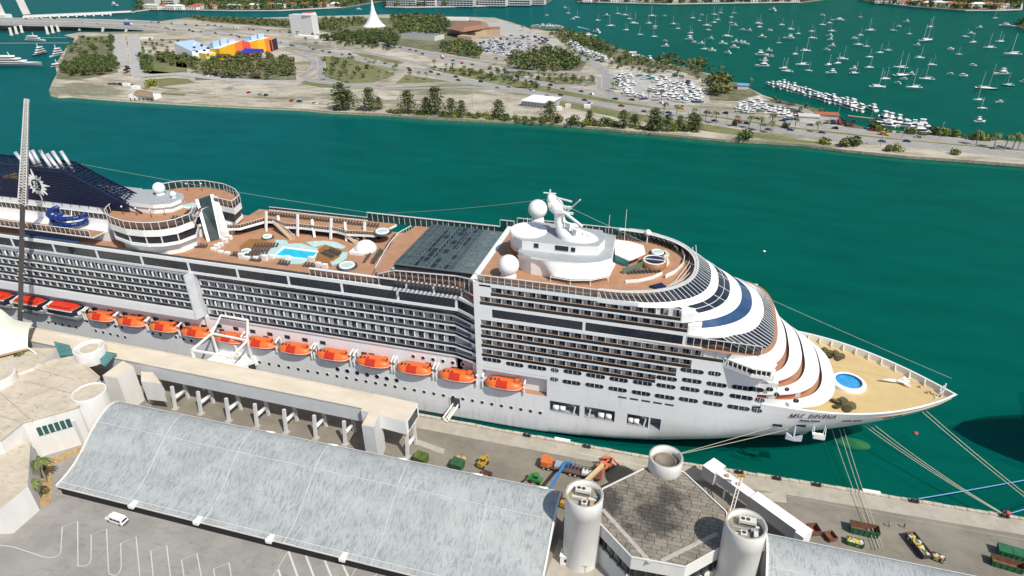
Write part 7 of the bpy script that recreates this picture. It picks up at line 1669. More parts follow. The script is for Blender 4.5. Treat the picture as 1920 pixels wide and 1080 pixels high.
for (px, py, rz, lb_, bm) in ((1128, 882, 40, 'orange telescopic lift folded up behind the left round tower', [(2.8, 0, 3.2), (0.2, .4, 4.0)]), (1140, 872, -50, 'red orange lift with raised lattice arm nearest the water', [(2.0, 0, 4.0), (3.4, 1.0, 2.4)])): machine(px, py, rz, lb_, mat('faded_orange', (.62, .19, .09), .6, var=.2), bm, 'boom lift', 'boom_lift')
q = MB(); a = at(1096, 905, 5.2); b_ = at(1130, 872, 5.2); q.bar(a, b_, .9, .9, mat('boom_cream', (.62, .48, .26), .6)); q.build('telescopic_tube', bpy.data.objects['boom_lift.001'], ) if False else q.build('spare_boom', label='thick cream boom section lying between the orange lifts', cat='boom')
# people
def person(px, py, rz, label, top_, leg_):
    p = at(px, py, 2); me = bpy.data.meshes.new('person'); V = [(0, 0, .95), (0, 0, 1.2), (0, 0, 1.42), (0, 0, 1.53), (0, .02, 1.66), (.1, 0, .9), (.12, .12, .5), (.12, .02, .08), (.12, .16, .04), (-.1, 0, .9), (-.12, -.1, .5), (-.12, -.22, .1), (-.12, -.1, .04), (.19, 0, 1.4), (.26, -.06, 1.14), (.25, .08, .9), (-.19, 0, 1.4), (-.26, .06, 1.14), (-.25, .16, .92)]
    E = [(0, 1), (1, 2), (2, 3), (3, 4), (0, 5), (5, 6), (6, 7), (7, 8), (0, 9), (9, 10), (10, 11), (11, 12), (2, 13), (13, 14), (14, 15), (2, 16), (16, 17), (17, 18)]
    me.from_pydata(V, E, []); o = bpy.data.objects.new('person', me); COL.objects.link(o); md = o.modifiers.new('skin', 'SKIN'); sb = o.modifiers.new('sub', 'SUBSURF'); sb.levels = sb.render_levels = 1
    rr = [.15, .15, .14, .06, .115, .1, .075, .05, .04, .1, .075, .05, .04, .07, .05, .04, .07, .05, .04]
    for v, r in zip(me.skin_vertices[0].data, rr): v.radius = (r, r*.85)
    me.skin_vertices[0].data[0].use_root = True
    dg = bpy.context.evaluated_depsgraph_get(); m2 = bpy.data.meshes.new_from_object(o.evaluated_get(dg)); bpy.data.objects.remove(o); skin = mat('skin', (.35, .2, .13), .6); hair = mat('hair_dark', (.02, .015, .01), .7)
    for k in (top_, leg_, skin, hair): m2.materials.append(k)
    for f in m2.polygons: z = f.center.z; f.material_index = 1 if z < .93 and abs(f.center.x) < .21 else (3 if z > 1.68 or (z > 1.55 and f.center.y < -.02) else (2 if z > 1.5 or (abs(f.center.x) > .2 and z < 1.1) else 0))
    return link('person', m2, None, label, 'person', None, None, (p.x, p.y, 2.004), R_(rz))
person(1666, 988, 100, 'person in a white top walking on the quay, left of the two', white2, navy); person(1694, 990, 80, 'person in dark clothes walking on the quay, right of the two', dgrey, black)
# bitts, fenders, ropes
bit = MB(); bm_ = mat('bollard_black', (.04, .035, .03), .6, var=.3)
for x in (-.55, .55): bit.tube((x, 0, 0), (x, 0, .7), .28, bm_, n=12); bit.tube((x, 0, .7), (x, 0, .85), .38, bm_, n=12)
bit.box(-1.1, 1.1, -.4, .4, 0, .12, bm_); BT_ = bit.mesh('mooring_bollard')
for i, (px, py) in enumerate([(988, 817), (1101, 836), (1235, 858), (1386, 886), (1456, 893), (1531, 906), (1712, 934), (1882, 966)]):
    p = at(px, py, 2.3); link('mooring_bollard', BT_, None, ['black double bollard left of the white bench by the ship', 'black double bollard right of the white bench', 'black double bollard hidden behind the white drum', 'black double bollard by the head of the boarding bridge', 'black double bollard among broken stones', 'black double bollard left of the first crossing ropes', 'black double bollard holding the blue rope', 'black double bollard where the long ropes end'][i], 'bollard', 'bollards on the quay edge', None, (p.x, qedge(p.x)-.9, 2.35), 0)
for i, (a, b_, lb_) in enumerate([((1039, 824), (1068, 830), 'white bench-like fender frame left on the quay edge'), ((1617, 919), (1652, 927), 'white bench-like fender frame right on the quay edge')]):
    A = at(*a, 2.5); B = at(*b_, 2.5); t = thing('fender_frame', lb_, 'fender'); q = MB(); q.bar((A.x, qedge(A.x), 2.4), (B.x, qedge(B.x), 2.4), .9, .35, white2); q.build('beam', t); q = MB(); q.bar((A.x+.3, qedge(A.x)-.6, 2.1), (B.x-.3, qedge(B.x)-.6, 2.1), .25, .2, pink); q.build('foot', t)
t = thing('rubber_fender', 'long black cylindrical fender floating at the quay wall', 'fender'); A = at(1788, 944, 1.2); q = MB(); q.tube((A.x, qedge(A.x)+.6, .9), (A.x+6.5, qedge(A.x+6)+.6, .9), .8, black, n=12); q.build('roller', t)
rope = mat('rope_cream', (.62, .55, .42), .8); ropeb = mat('rope_blue', (.22, .40, .75), .7)
def rope_(a, b_, label, mt=rope, r=.075, sag=.8, name='mooring_rope', grp='mooring ropes'):
    a = Vector(a); b_ = Vector(b_); q = MB(); n = 14; pts = [a.lerp(b_, i/n)-Vector((0, 0, sag*4*(i/n)*(1-i/n))) for i in range(n+1)]
    for p, s in zip(pts, pts[1:]): q.tube(p, s, r, mt, n=6, caps=False)
    q.build(name, label=label, cat='rope', group=grp)
def hp(px, py): return hull_hit(px, py)
for i, (h_, e) in enumerate([((1452, 799), (1278, 838)), ((1481, 804), (1279, 841))]): B = at(1232, 861-i, 2.9); rope_(hp(*h_), B, ['upper of two ropes from the hull to behind the white drum', 'lower of two ropes from the hull to behind the white drum'][i], sag=.3)
for i, (h_, e) in enumerate([((1560, 805), (1644, 1030)), ((1574, 805), (1650, 1030)), ((1582, 804), (1656, 1028))]): rope_(hp(*h_), at(*e, 3.0), '%s of three steep ropes crossing the long green skip' % ORD(i), sag=.6)
for i, (h_, e) in enumerate([((1619, 797), (1882, 965)), ((1627, 796), (1884, 965)), ((1637, 795), (1886, 966))]): rope_(hp(*h_), at(*e, 3.1), '%s of three long ropes slanting to the far bollard' % ORD(i), sag=.9)
for i, (h_, e) in enumerate([((1729, 772), (2010, 1000)), ((1737, 771), (2016, 998))]): rope_(hp(*h_), at(*e, 3.1), ['left of the two ropes from under the bow tip', 'right of the two ropes from under the bow tip'][i], sag=.6)
rope_(at(1722, 935, 3.1), (112, 152, 14), 'long pale blue rope crossing the water to the right', ropeb, .11, .4); rope_(at(1889, 964, 3.1), (112, 148, 14), 'short blue rope at the lower right edge', ropeb, .11, .3)
q = MB(); p = at(1889, 962, 3); q.ball(p, .7, mat('buoy_red', (.5, .06, .05), .6), 8, 6); q.ball((p.x-.9, p.y+.3, 3), .5, navy, 8, 6); q.build('rope_guard', label='red and blue rat guard on the rope at the far bollard', cat='rat guard')
# dressing lines of the ship
for a, b_, lb_ in (((-34.5, 157, 63.5), (70, 157.3, 25.2), 'thin stay wire from the mast to the bow'), ((-34.5, 157, 63.5), (-92, 176, 46), 'thin stay wire from the mast aft'), ((-194, 158.6, 60.0), (-98, 176, 45.4), 'thin stay wire from the funnel forward')): rope_(a, b_, lb_, mat('wire_grey', (.35, .4, .38), .6), .045, .6, 'stay_wire', 'stay wires')
# anchor and bunker platform at the bow
t = thing('anchor', 'pale grey anchor hanging under the bow flare above the water', 'anchor'); p = hull_hit(1488, 812); a0 = hull_hit(1493, 797); X, Y = a0.x, a0.y-.6; az = a0.z-3.4
ag = mat('anchor_grey', (.50, .54, .60), .5); q = MB(); q.bar((X, Y+.9, a0.z), (X, Y, az), .35, .35, ag); q.build('shank', t)
for s in (1, -1): q = MB(); q.obox([(X, Y-.4), (X+s*1.9, Y-.3), (X+s*1.9, Y+.3), (X, Y+.4)], [az-1, az-.8, az-.8, az-1], [az-.2, az+1, az+1, az-.2], ag); q.build('fluke', t)
t = thing('pilot_platform', 'white folding platform hanging out of the hull below the ship name', 'platform'); a0 = hull_hit(1537, 797); q = MB(); q.box(a0.x-1.3, a0.x+1.3, a0.y-2.4, a0.y-.2, a0.z-2.6, a0.z-2.3, white2); q.build('floor', t)
q = MB()
for x in (-1.3, 1.3):
    for y in (-2.4, -.2): q.bar((a0.x+x, a0.y+y, a0.z-2.4), (a0.x+x, a0.y+y*.5, a0.z+.2), .14, .14, white2)
q.box(a0.x-1.3, a0.x+1.3, a0.y-2.45, a0.y-2.35, a0.z-2.3, a0.z-1.1, white2); q.build('frame', t)
# crew gangway in the hull door
t = thing('crew_gangway', 'small aluminium gangway from a hull door down to the quay', 'gangway'); A = Vector((-58.6, 133.2, 2.3)); B = Vector((-57.0, 138.0, 4.3)); q = MB(); q.bar(A, B, 1.4, .15, acw); q.build('walk', t); q = MB()
for s in (-.8, .8): q.bar(A+Vector((s, 0, 1)), B+Vector((s, 0, 1)), .15, .7, white2)
q.build('handrail', t); q = MB(); q.box(-58.6, -55.8, 137.8, 138.1, 4.1, 7.4, dgrey); q.box(-58.8, -58.6, 137.7, 138, 4.1, 7.6, white2); q.build('hull_door', ship)
# boarding bridge lying on the quay
t = thing('boarding_bridge', 'long white box-shaped boarding bridge stored on the quay by the right tower', 'boarding bridge'); A = at(1336, 872, 8.2); B = at(1516, 1000, 8.2); d = (B-A).normalized(); n_ = Vector((-d.y, d.x, 0)); L = (B-A).length
def seg(s0, s1, w, z0_, z1_, mt, nm, mt2=None):
    a = A+d*L*s0; b_ = A+d*L*s1; q = MB(); q.obox([tuple((a-n_*w).xy), tuple((b_-n_*w).xy), tuple((b_+n_*w).xy), tuple((a+n_*w).xy)], z0_, z1_, mt, mt2); q.build(nm, t)
bgr = mat('bridge_grey_side', (.46, .46, .48), .6, var=.05)
seg(-.05, .09, 2.2, 4.6, 8.4, bgr, 'head_cabin', white2); seg(.09, .46, 1.25, 5.2, 7.9, bgr, 'inner_tunnel', white2); seg(.46, .92, 1.5, 4.9, 8.3, bgr, 'outer_tunnel', white2); seg(.92, 1.0, 1.8, 4.6, 8.0, white2, 'rear_cabin')
for s in (.2, .45, .85):
    for k in (1, -1): q = MB(); c = A+d*L*s+n_*k*1.1; q.bar((c.x, c.y, 2), (c.x, c.y, 5), .4, .4, white2); q.build('support_leg', t)
for s in (.17, .3): q = MB(); c = A+d*L*s; q.box(c.x-.4, c.x+.4, c.y-.4, c.y+.4, 7.9, 8.5, tan); q.build('roof_box', t)
t = thing('jib_crane', 'slim white jib with orange head standing over the boarding bridge', 'crane'); a = at(1362, 962, 3); b_ = Vector((18.5, 124.6, 10.5)); b_ = at(1390, 893, 11.5); a = at(1372, 958, 6); q = MB(); 
for s in (-.35, .35): q.bar(a+Vector((s, 0, 0)), b_+Vector((s, 0, 0)), .16, .16, white2)
for k in range(9): q.bar(a.lerp(b_, k/9)+Vector((-.35, 0, 0)), a.lerp(b_, (k+1)/9)+Vector((.35, 0, 0)), .1, .1, tan)
q.build('jib', t); q = MB(); q.bar(b_+Vector((-.8, 0, 0)), b_+Vector((.8, 0, .3)), .5, .5, yel); q.build('head', t); q = MB(); q.box(a.x-1.0, a.x+3.6, a.y-.6, a.y+1.8, 2.3, 4.6, yel); q.build('body', t)
# gangway frame tower amidships
t = thing('gangway_tower', 'white portal frame with stacked white gangway tunnels reaching to the ship', 'gangway'); W_p = white2
fA, fB, fC, fD = at(366, 655, 17), at(403, 625, 17), at(468, 637, 17), at(440, 660, 17)
z_t = 17.0; F4 = [Vector((-136, 127.5, z_t)), Vector((-136.2, 136.8, z_t)), Vector((-123, 136.2, z_t)), Vector((-122.2, 127.5, z_t))]
q = MB()
for i in range(4): q.bar(F4[i], F4[(i+1) % 4], .55, .5, W_p); q.bar(F4[i], (F4[i].x, F4[i].y, 2), .55, .55, W_p)
g0, g1 = atY(413, 592, 139), atY(464, 601, 139); q.bar(F4[1], (g0.x, 139.2, g0.z), .5, .5, W_p); q.bar(F4[2], (g1.x, 139.2, g1.z), .5, .5, W_p); q.bar((g0.x, 139.2, g0.z), (g1.x, 139.2, g1.z), .5, .5, W_p); q.bar((-129, 136.6, 17), (-127.5, 136.6, 8), .45, .45, W_p)
q.build('portal_frame', t)
for (x, y, w, dpt, z0_, z1_) in ((424, 660, 4.6, 3.2, 7.5, 9.6), (404, 672, 4.4, 3.2, 7.0, 9.4), (447, 661, 5.2, 3.4, 8.0, 10.2), (430, 680, 4.2, 3.0, 7.0, 9.2), (392, 688, 7.5, 3.0, 8.5, 11.0), (458, 675, 3.6, 6.5, 7.0, 10.0)):
    p = at(x, y, z1_); q = MB(); q.obox([(p.x-w/2, p.y-dpt/2), (p.x+w/2, p.y-dpt/2-.3), (p.x+w/2+.6, p.y+dpt/2), (p.x-w/2+.6, p.y+dpt/2+.3)], z0_, z1_, W_p); q.build('tunnel_roof', t)
q = MB(); p = at(462, 690, 8); q.bar((p.x-1.5, p.y-2.6, 8.0), (p.x+2.2, p.y+1.5, 8.0), .1, 2.0, glassg); q.build('tunnel_window', t)
# tall crane boom at the left
t = thing('crane_boom', 'tall crane boom, dark tube below and pale lattice above, crossing the ship', 'crane'); a = Vector((-205.5, 126, 8)); b_ = atY(38, 596, 128); top_ = atY(50, 186, 146); mid_ = atY(43, 352, 138.5)
dk = mat('boom_grey', (.055, .05, .05), .6); lt = mat('lattice_white', (.62, .60, .58), .5); q = MB(); q.bar(b_-(mid_-b_)*.25, mid_, 1.5, 1.3, dk); q.build('telescopic_boom', t); q = MB(); n = 38
wd = lambda k: 1.0*(1-k/n)+.45*(k/n)
up0 = (top_-mid_).normalized(); sx = Vector((.8, .6, 0)); sy = up0.cross(sx).normalized(); sx = sy.cross(up0).normalized()
st_ = mid_.lerp(b_, .12); cs = [[st_.lerp(top_, k/n)+sx*(i*wd(k))+sy*(j*wd(k)) for i, j in ((1, 1), (1, -1), (-1, -1), (-1, 1))] for k in range(n+1)]
for k in range(n):
    for c in range(4): q.bar(cs[k][c], cs[k+1][c], .24, .24, lt); q.bar(cs[k][c], cs[k+1][(c+1) % 4], .15, .15, lt); q.bar(cs[k+1][c], cs[k+1][(c+1) % 4], .12, .12, lt)
q.build('lattice_jib', t); q = MB()
for k in (.05, .35, .62, .86): c = b_.lerp(mid_, k); q.bar(c-Vector((1.5, 0, 0)), c+Vector((1.5, 0, .5)), .2, .2, white2)
q.build('boom_collar', t)
# the neighbouring ship, outside the frame to the right; its bow shades the water
ns = thing('second_cruise_ship', 'neighbouring ship whose ropes and shadow reach in at the right edge', 'cruise ship'); q = MB(); rows = []
for z in (0, 3, 6, 9, 12, 16, 20, 23):
    xs = 96+(23-z)*1.15; rows.append([(xs+170*(k/14)**1.4, 160-19*(1-(1-min(1, (k/9)))**(1.5+z*.04)), z) for k in range(15)])
q.grid(rows, hull_m); q.grid([[(x, 320-y, z) for x, y, z in r] for r in rows], hull_m); r = rows[-1]; q.face([(x, y, z) for x, y, z in r]+[(x, 320-y, z) for x, y, z in r[::-1]], ydeck); q.build('hull', ns); q = MB(); q.obox([(140, 143), (136, 160), (140, 177), (266, 178), (266, 142)], 23, 46, white); q.build('superstructure', ns)
# bulb just under the water
q = MB(); c = at(1607, 831, -.9); q.ball((0, 0, 0), 1, mat('bulb_yellow', (.95, .85, .25), .6), 20, 12); link('bulbous_bow', q.mesh('bulbous_bow'), ship, loc=(c.x-1.0, c.y, -1.35), sc=(4.6, 2.0, 1.25))
# red buoy, small float
for px, py, c_, lb_ in ((1717, 812, mat('float_red', (.5, .08, .08), .6), 'small red float in the water off the bow'), (1433, 471, white2, 'tiny white float far out in the channel')): p = at(px, py, .1); q = MB(); q.ball(p, .7, c_, 8, 5, .5); q.build('float', label=lb_, cat='float')
# palms by the terminal
plant_tree('palm_tree', KM[0], (*at(88, 905, 2).xy, 2), 1.0, 'bushy palm between terminal wall and shed end', 'palm tree', None); plant_tree('palm_tree', KM[1], (*at(76, 935, 2).xy, 2), .8, 'lower palm nearer the annex wall', 'palm tree', None); plant_tree('palm_tree', KM[0], (*at(50, 690, 9.5).xy, 9.5), .75, 'small palm in the courtyard between the terminal roofs', 'palm tree', None)
for i, (x, y, r) in enumerate(((80, 880, .5), (72, 930, .5), (86, 925, .4))): plant_tree('shrub', SM[i], at(x, y, 2), r, ['shrub under the bushy palm', 'shrub at the annex wall', 'dark shrub at the lot corner'][i], 'shrub', None, parts=False)

# ================================================================== BOATS IN THE BAY
def hullmesh(q, L, W, H, mt, n=10):
    rows = []
    for i in range(n+1):
        t = i/n; x = -L/2+L*t; w = W/2*(1 if t < .45 else max(.02, 1-((t-.45)/.55)**2.2)); s = .25*H*(t**2); rows.append([(x, -w, H+s), (x, -w*.8, .15), (x, 0, -.3), (x, w*.8, .15), (x, w, H+s)])
    q.grid(rows, mt, True); q.face([r[0] for r in rows]+[r[-1] for r in rows[::-1]], white2); q.face(rows[0], mt)
def sail(L, mt, two=False, sailc=None):
    q = MB(); hullmesh(q, L, L*.3, 1.0, mt); q.obox([(-L*.25, -L*.08), (L*.15, -L*.07), (L*.2, 0), (L*.15, L*.07), (-L*.25, L*.08)], 1.0, 1.6, white2); q.obox([(-L*.42, -L*.08), (-L*.24, -L*.08), (-L*.24, L*.08), (-L*.42, L*.08)], 1.0, 1.25, sailc or navy)
    q.bar((L*.08, 0, 1), (L*.08, 0, L*1.25), .15, .15, white2); q.bar((L*.08, 0, 2.3), (-L*.35, 0, 2.3), .35, .35, sailc or white2); q.bar((L*.48, 0, 1.2), (L*.08, 0, L*1.22), .07, .07, grey)
    if two: q.bar((-L*.25, 0, 1), (-L*.25, 0, L*.85), .18, .18, white2)
    return q.mesh('sailboat')
def motor(L, mt, fly=True):
    q = MB(); hullmesh(q, L, L*.34, 1.3, mt); q.obox([(-L*.3, -L*.13), (L*.12, -L*.12), (L*.24, 0), (L*.12, L*.12), (-L*.3, L*.13)], 1.3, 2.4, glassd); q.obox([(-L*.34, -L*.14), (L*.08, -L*.12), (L*.15, 0), (L*.08, L*.12), (-L*.34, L*.14)], 2.4, 2.7, white2)
    if fly: q.obox([(-L*.24, -L*.09), (0, -L*.08), (0, L*.08), (-L*.24, L*.09)], 2.7, 3.5, white2); q.obox([(-L*.26, -L*.1), (0, -L*.1), (0, L*.1), (-L*.26, L*.1)], 4.4, 4.55, white2); q.bar((-L*.2, 0, 3.5), (-L*.2, 0, 4.5), .1, .1, white2)
    return q.mesh('motorboat')
bhull = mat('boat_white', (.82, .82, .80), .4, var=.02); bblue = mat('boat_blue', (.03, .08, .3), .4); bdark = mat('boat_dark', (.03, .035, .045), .4); byel = mat('boat_yellow', (.55, .4, .1), .5)
SB = [sail(10, bhull), sail(11.5, bhull, True, white2), sail(9, bhull, False, mat('canvas_blue', (.03, .12, .4), .6)), sail(12, bhull)]; SBl = sail(17, bhull, True); SBd = sail(18, bdark, True); SBb = sail(9.5, bblue, False)
MBt = [motor(9, bhull), motor(11, bhull), motor(8, bhull, False)]; MBL = motor(22, bhull)
Z3 = [(215, 55, 2), (90, 105, 2), (235, 92), (293, 120), (265, 133, 2), (435, 140), (490, 110, 'y'), (570, 95), (620, 105, 'l'), (520, 178, 'l'), (625, 205), (650, 130), (680, 160, 'l'), (780, 160), (800, 110, 'l'), (820, 180), (815, 195, 2), (720, 237), (815, 250), (885, 110, 2), (945, 165), (975, 195), (890, 280, 2), (890, 315, 2), (1075, 125), (1120, 142), (1135, 103, 2), (1060, 225), (1055, 245), (1050, 268, 2), (1085, 287, 2), (1130, 297, 2), (1170, 175, 'l'), (1195, 265, 2), (1180, 205), (1220, 100), (1220, 155), (1245, 135), (1265, 90), (1155, 335), (1210, 345, 2), (1280, 298, 2), (1310, 360, 2), (1310, 248, 'l'), (1335, 155), (1355, 175, 2), (1335, 118), (1355, 90), (1360, 325, 2), (1360, 287, 2), (1395, 290, 2), (1430, 300, 2), (1410, 205, 2), (1455, 210, 2)]
Z4 = [(10, 160), (15, 185), (165, 170), (100, 72, 'm'), (85, 208, 2), (225, 200), (275, 230), (210, 262, 'm'), (35, 255, 'y'), (145, 293), (80, 345, 2), (30, 375, 'm'), (90, 385, 2), (40, 415, 'y'), (30, 450, 'm'), (175, 463), (200, 485), (255, 368), (325, 345), (300, 440, 'l'), (345, 480), (365, 213), (375, 260), (440, 170), (440, 105, 2), (485, 157), (500, 213), (540, 138, 'L'), (485, 245, 2), (490, 270, 2), (500, 315, 2), (470, 340, 2), (480, 440), (540, 430), (495, 495, 2), (575, 400), (695, 118), (655, 262, 2), (695, 240), (680, 305), (735, 317), (825, 358), (880, 343), (755, 388), (755, 458), (645, 470, 2), (655, 500, 'b'), (760, 208, 'l'), (810, 590, 'l'), (865, 535), (915, 208), (955, 180, 2), (1025, 232), (1165, 185), (1140, 275, 'X'), (1075, 308, 2), (1095, 393), (965, 460, 'l'), (975, 512, 'd'), (985, 538, 2), (1030, 505, 2), (945, 565, 2), (1055, 595, 'l'), (1140, 538, 'l'), (1180, 440), (1405, 250), (1445, 230, 2), (1455, 288), (1305, 335, 2), (1360, 370), (1565, 325, 'l'), (1635, 283), (1495, 190, 2), (1005, 150, 2), (1605, 125), (1720, 370, 's'), (1455, 445, 2), (1300, 503, 2), (1390, 515, 2), (1640, 503, 'm'), (1690, 580, 'b'), (1545, 600, 'd'), (1490, 678), (1630, 693, 2), (1515, 735), (1500, 825, 2), (1795, 555, 2), (1690, 178, 'L')]
random.seed(8); bi = 0
def zone(px, py):
    a = 'close to the far shore' if py < 35 else ('in the far bay' if py < 70 else ('mid bay' if py < 110 else 'in the near bay'))
    b_ = 'at left' if px < 1200 else ('left of centre' if px < 1390 else ('at centre' if px < 1560 else ('right of centre' if px < 1740 else 'at right')))
    return a+', '+b_
for pts, ox3 in ((Z3, 1000), (Z4, 1420)):
    for e in pts:
        px, py = ox3+e[0]/3.6, e[1]/3.6; k = e[2] if len(e) > 2 else 0; p = at(px, py, 0); s = random.uniform(.72, .98); zz = zone(px, py); rz = math.pi+random.gauss(0, .22) if random.random() < .6 else random.gauss(0, .25); grp = None
        if k == 2: me, nm, lb_, ct, grp = random.choice(MBt), 'motorboat', 'small white motorboat at anchor '+zz, 'motorboat', 'motorboats at anchor'
        elif k == 'm': me, nm, lb_, ct, s = MBt[1], 'motorboat', 'broad white cabin cruiser at anchor '+zz, 'motorboat', 1.3; grp = 'cabin cruisers at anchor'
        elif k == 'L': me, nm, lb_, ct = MBL, 'motor_yacht', ('large white motor yacht under way at the right edge' if px > 1850 else 'largest white motor yacht anchored near the far shore'), 'yacht'
        elif k == 'l': me, nm, lb_, ct, s = SB[3], 'sailboat', 'larger white sailboat anchored '+zz, 'sailboat', 1.3; lb_ = 'larger white sailboat with tall mast anchored '+zz; grp = 'larger sailboats'; s = 1.12
        elif k == 'X': me, nm, lb_, ct, s = SBl, 'sailboat', 'very long pale two-masted sailboat right of the bay centre', 'sailboat', 1.35
        elif k == 'd': me, nm, lb_, ct, s = SBd, 'sailboat', 'dark hulled two-masted sailboat anchored '+zz, 'sailboat', .95
        elif k == 'b': me, nm, lb_, ct, s = SBb, 'sailboat', 'small blue hulled sailboat anchored '+zz, 'sailboat', 1.0
        elif k == 's': me, nm, lb_, ct, s = SB[3], 'sailboat', 'white sailboat with bright hull and thick mast far right', 'sailboat', 1.5
        elif k == 'y': me, nm, lb_, ct, s = motor(10, byel), 'motorboat', 'ochre hulled boat anchored '+zz, 'motorboat', 1.0
        else: me, nm, lb_, ct, grp = random.choice(SB), 'sailboat', 'white sailboat with slim mast anchored '+zz, 'sailboat', 'sailboats at anchor'
        link(nm, me, None, lb_, ct, grp, None, (p.x, p.y, 0), rz, s); bi += 1
# docked boats
def dock_row(a, b_, n, rows, rz, lab, grp, sc=1.2, spread=5.5, z=0, nm='docked_motorboat', meshes=None):
    A = at(*a, z); B = at(*b_, z); d = B-A; n_ = Vector((-d.y, d.x, 0)).normalized()
    for r_i in range(rows):
        for i in range(n):
            p = A+d*((i+random.uniform(-.2, .2))/max(1, n-1))+n_*(spread*r_i*2.2+random.uniform(-1, 1)); link(nm, random.choice(meshes or MBt), None, lab, 'motorboat', grp, None, (p.x, p.y, z), rz+random.gauss(0, .12), sc*random.uniform(.85, 1.15))
dock_row((1440, 160), (1612, 209), 24, 2, R_(115), 'white motorboat packed in the long marina row', 'motorboats in the long marina row', 1.05, 5.6)
dock_row((1645, 236), (1722, 239), 7, 1, R_(165), 'white motorboat in the short marina row right of the red pavilion', 'motorboats in the short marina row', 1.2, 5)
dock_row((1652, 226), (1700, 232), 4, 1, R_(100), 'white fly-bridge boat berthed end-on in the short marina row', 'berthed fly-bridge boats', 1.5, 5)
dock_row((1000, 51), (1052, 52), 12, 1, R_(10), 'white boat at the small marina by the north shore', 'boats at the small north marina', 1.2, 6); dock_row((1185, 108), (1216, 114), 6, 1, R_(140), 'small white boat moored along the curved north shore', 'boats along the curved shore', 1.1)
link('motorboat', MBt[1], None, 'white cruiser speeding with a wake near the north shore', 'motorboat', None, None, at(1118, 61, 0), R_(150), 1.2); link('motor_yacht', MBL, None, 'white cruiser berthed at the north point', 'yacht', None, None, at(1106, 68, 0), R_(20), .9)
link('motorboat', MBt[1], None, 'white motorboat beside the causeway east of the marina', 'motorboat', None, None, at(1727, 250, 0), 0, 1.4)
q = MB(); p = at(1105, 55, .02); p2 = at(1083, 50, .02); q.face([(p.x, p.y-.8, .02), (p.x, p.y+.8, .02), (p2.x, p2.y+2, .02), (p2.x, p2.y-2, .02)], mat('foam', (.6, .68, .66), .8)); q.build('boat_wake', kind='structure')
q = MB(); a = at(1590, 217, .6); b_ = at(1650, 224, .6); q.bar(a, b_, 2, .5, tan); q.build('pier', label='narrow wooden pier running out from the marina pavilion', cat='pier')
q = MB(); a = at(992, 52.5, .5); b_ = at(1055, 53.5, .5); q.bar(a, b_, 2, .5, tan); q.build('pier', label='short pier of the small marina on the north shore', cat='pier')
# boats on the hard
random.seed(31)
covers = [motor(8.5, bhull), motor(10, bhull), motor(9, bblue, False), motor(8, bhull, False), motor(9.5, mat('boat_teal', (.03, .30, .28), .5), False)]
yard = [([(1156, 142), (1182, 140), (1185, 160), (1180, 172), (1215, 184), (1208, 192), (1172, 180), (1156, 165)], 7.2), ([(1198, 142), (1225, 146), (1260, 155), (1315, 172), (1322, 190), (1290, 196), (1240, 186), (1215, 170), (1238, 163), (1210, 150)], 7.2), ([(1385, 190), (1420, 188), (1430, 200), (1500, 222), (1480, 226), (1380, 210)], 7.0), ([(1060, 80), (1080, 84), (1150, 116), (1130, 118), (1085, 100)], 7.5)]
for yi, (pts, sp_) in enumerate(yard):
    lab = ['boat on stands in the left block of the boatyard', 'boat on stands in the main block of the boatyard', 'boat on a trailer in the strip beside the causeway', 'boat or trailer parked along the north car park'][yi]
    for p in scatter(pts, sp_): link('stored_boat', random.choice(covers[:2]+covers), None, lab, 'boat', lab.replace('boat ', 'boats ', 1), None, (p.x, p.y, LZ+.5), R_(random.choice((20, 200))+random.gauss(0, 12)), random.uniform(.8, 1.05))
# yachts at the far left
def yacht(L, tiers, hullc, n_):
    q = MB(); hullmesh(q, L, L*.17, L*.06, hullc, 12); z = L*.06; l0, l1 = -L*.38, L*.22
    for k in range(tiers):
        q.obox([(l0, -L*.06), (l1-L*.05, -L*.06), (l1, 0), (l1-L*.05, L*.06), (l0, L*.06)], z+.2, z+1.5, glassd); q.obox([(l0-L*.03, -L*.07), (l1-L*.03, -L*.07), (l1+L*.02, 0), (l1-L*.03, L*.07), (l0-L*.03, L*.07)], z+1.5, z+2.4, white2); z += 2.4; l0 += L*.05; l1 -= L*.1
    q.bar((-L*.05, 0, z), (-L*.07, 0, z+4), .5, .5, white2); return q.mesh(n_)
gh = mat('yacht_grey', (.36, .40, .44), .35)
for (px, py, L, ti, c_, rz, lb_) in ((30, 124, 62, 3, gh, 12, 'long grey superyacht at the left edge'), (74, 103, 26, 3, bdark, -75, 'dark blue hulled motor yacht berthed end-on'), (107, 105, 22, 3, bhull, -85, 'white motor yacht berthed end-on by the seawall'), (68, 77, 34, 2, bhull, 0, 'white motor yacht near the pontoons'), (-4, 116, 22, 3, bhull, 0, 'white yacht behind the grey superyacht'), (109, 124, 14, 1, bhull, 70, 'small white boat under the western tip')): link('motor_yacht', yacht(L, ti, c_, 'motor_yacht'), None, lb_, 'yacht', None, None, at(px, py, 0), R_(rz))
link('motorboat', MBt[0], None, 'lone white boat north of the arched bridge', 'motorboat', None, None, at(216, 11, 0), 0, 1.8); link('sailboat', SB[0], None, 'single sailboat in the channel left of the white spire', 'sailboat', None, None, at(673, 18, 0), 0, 1.2)

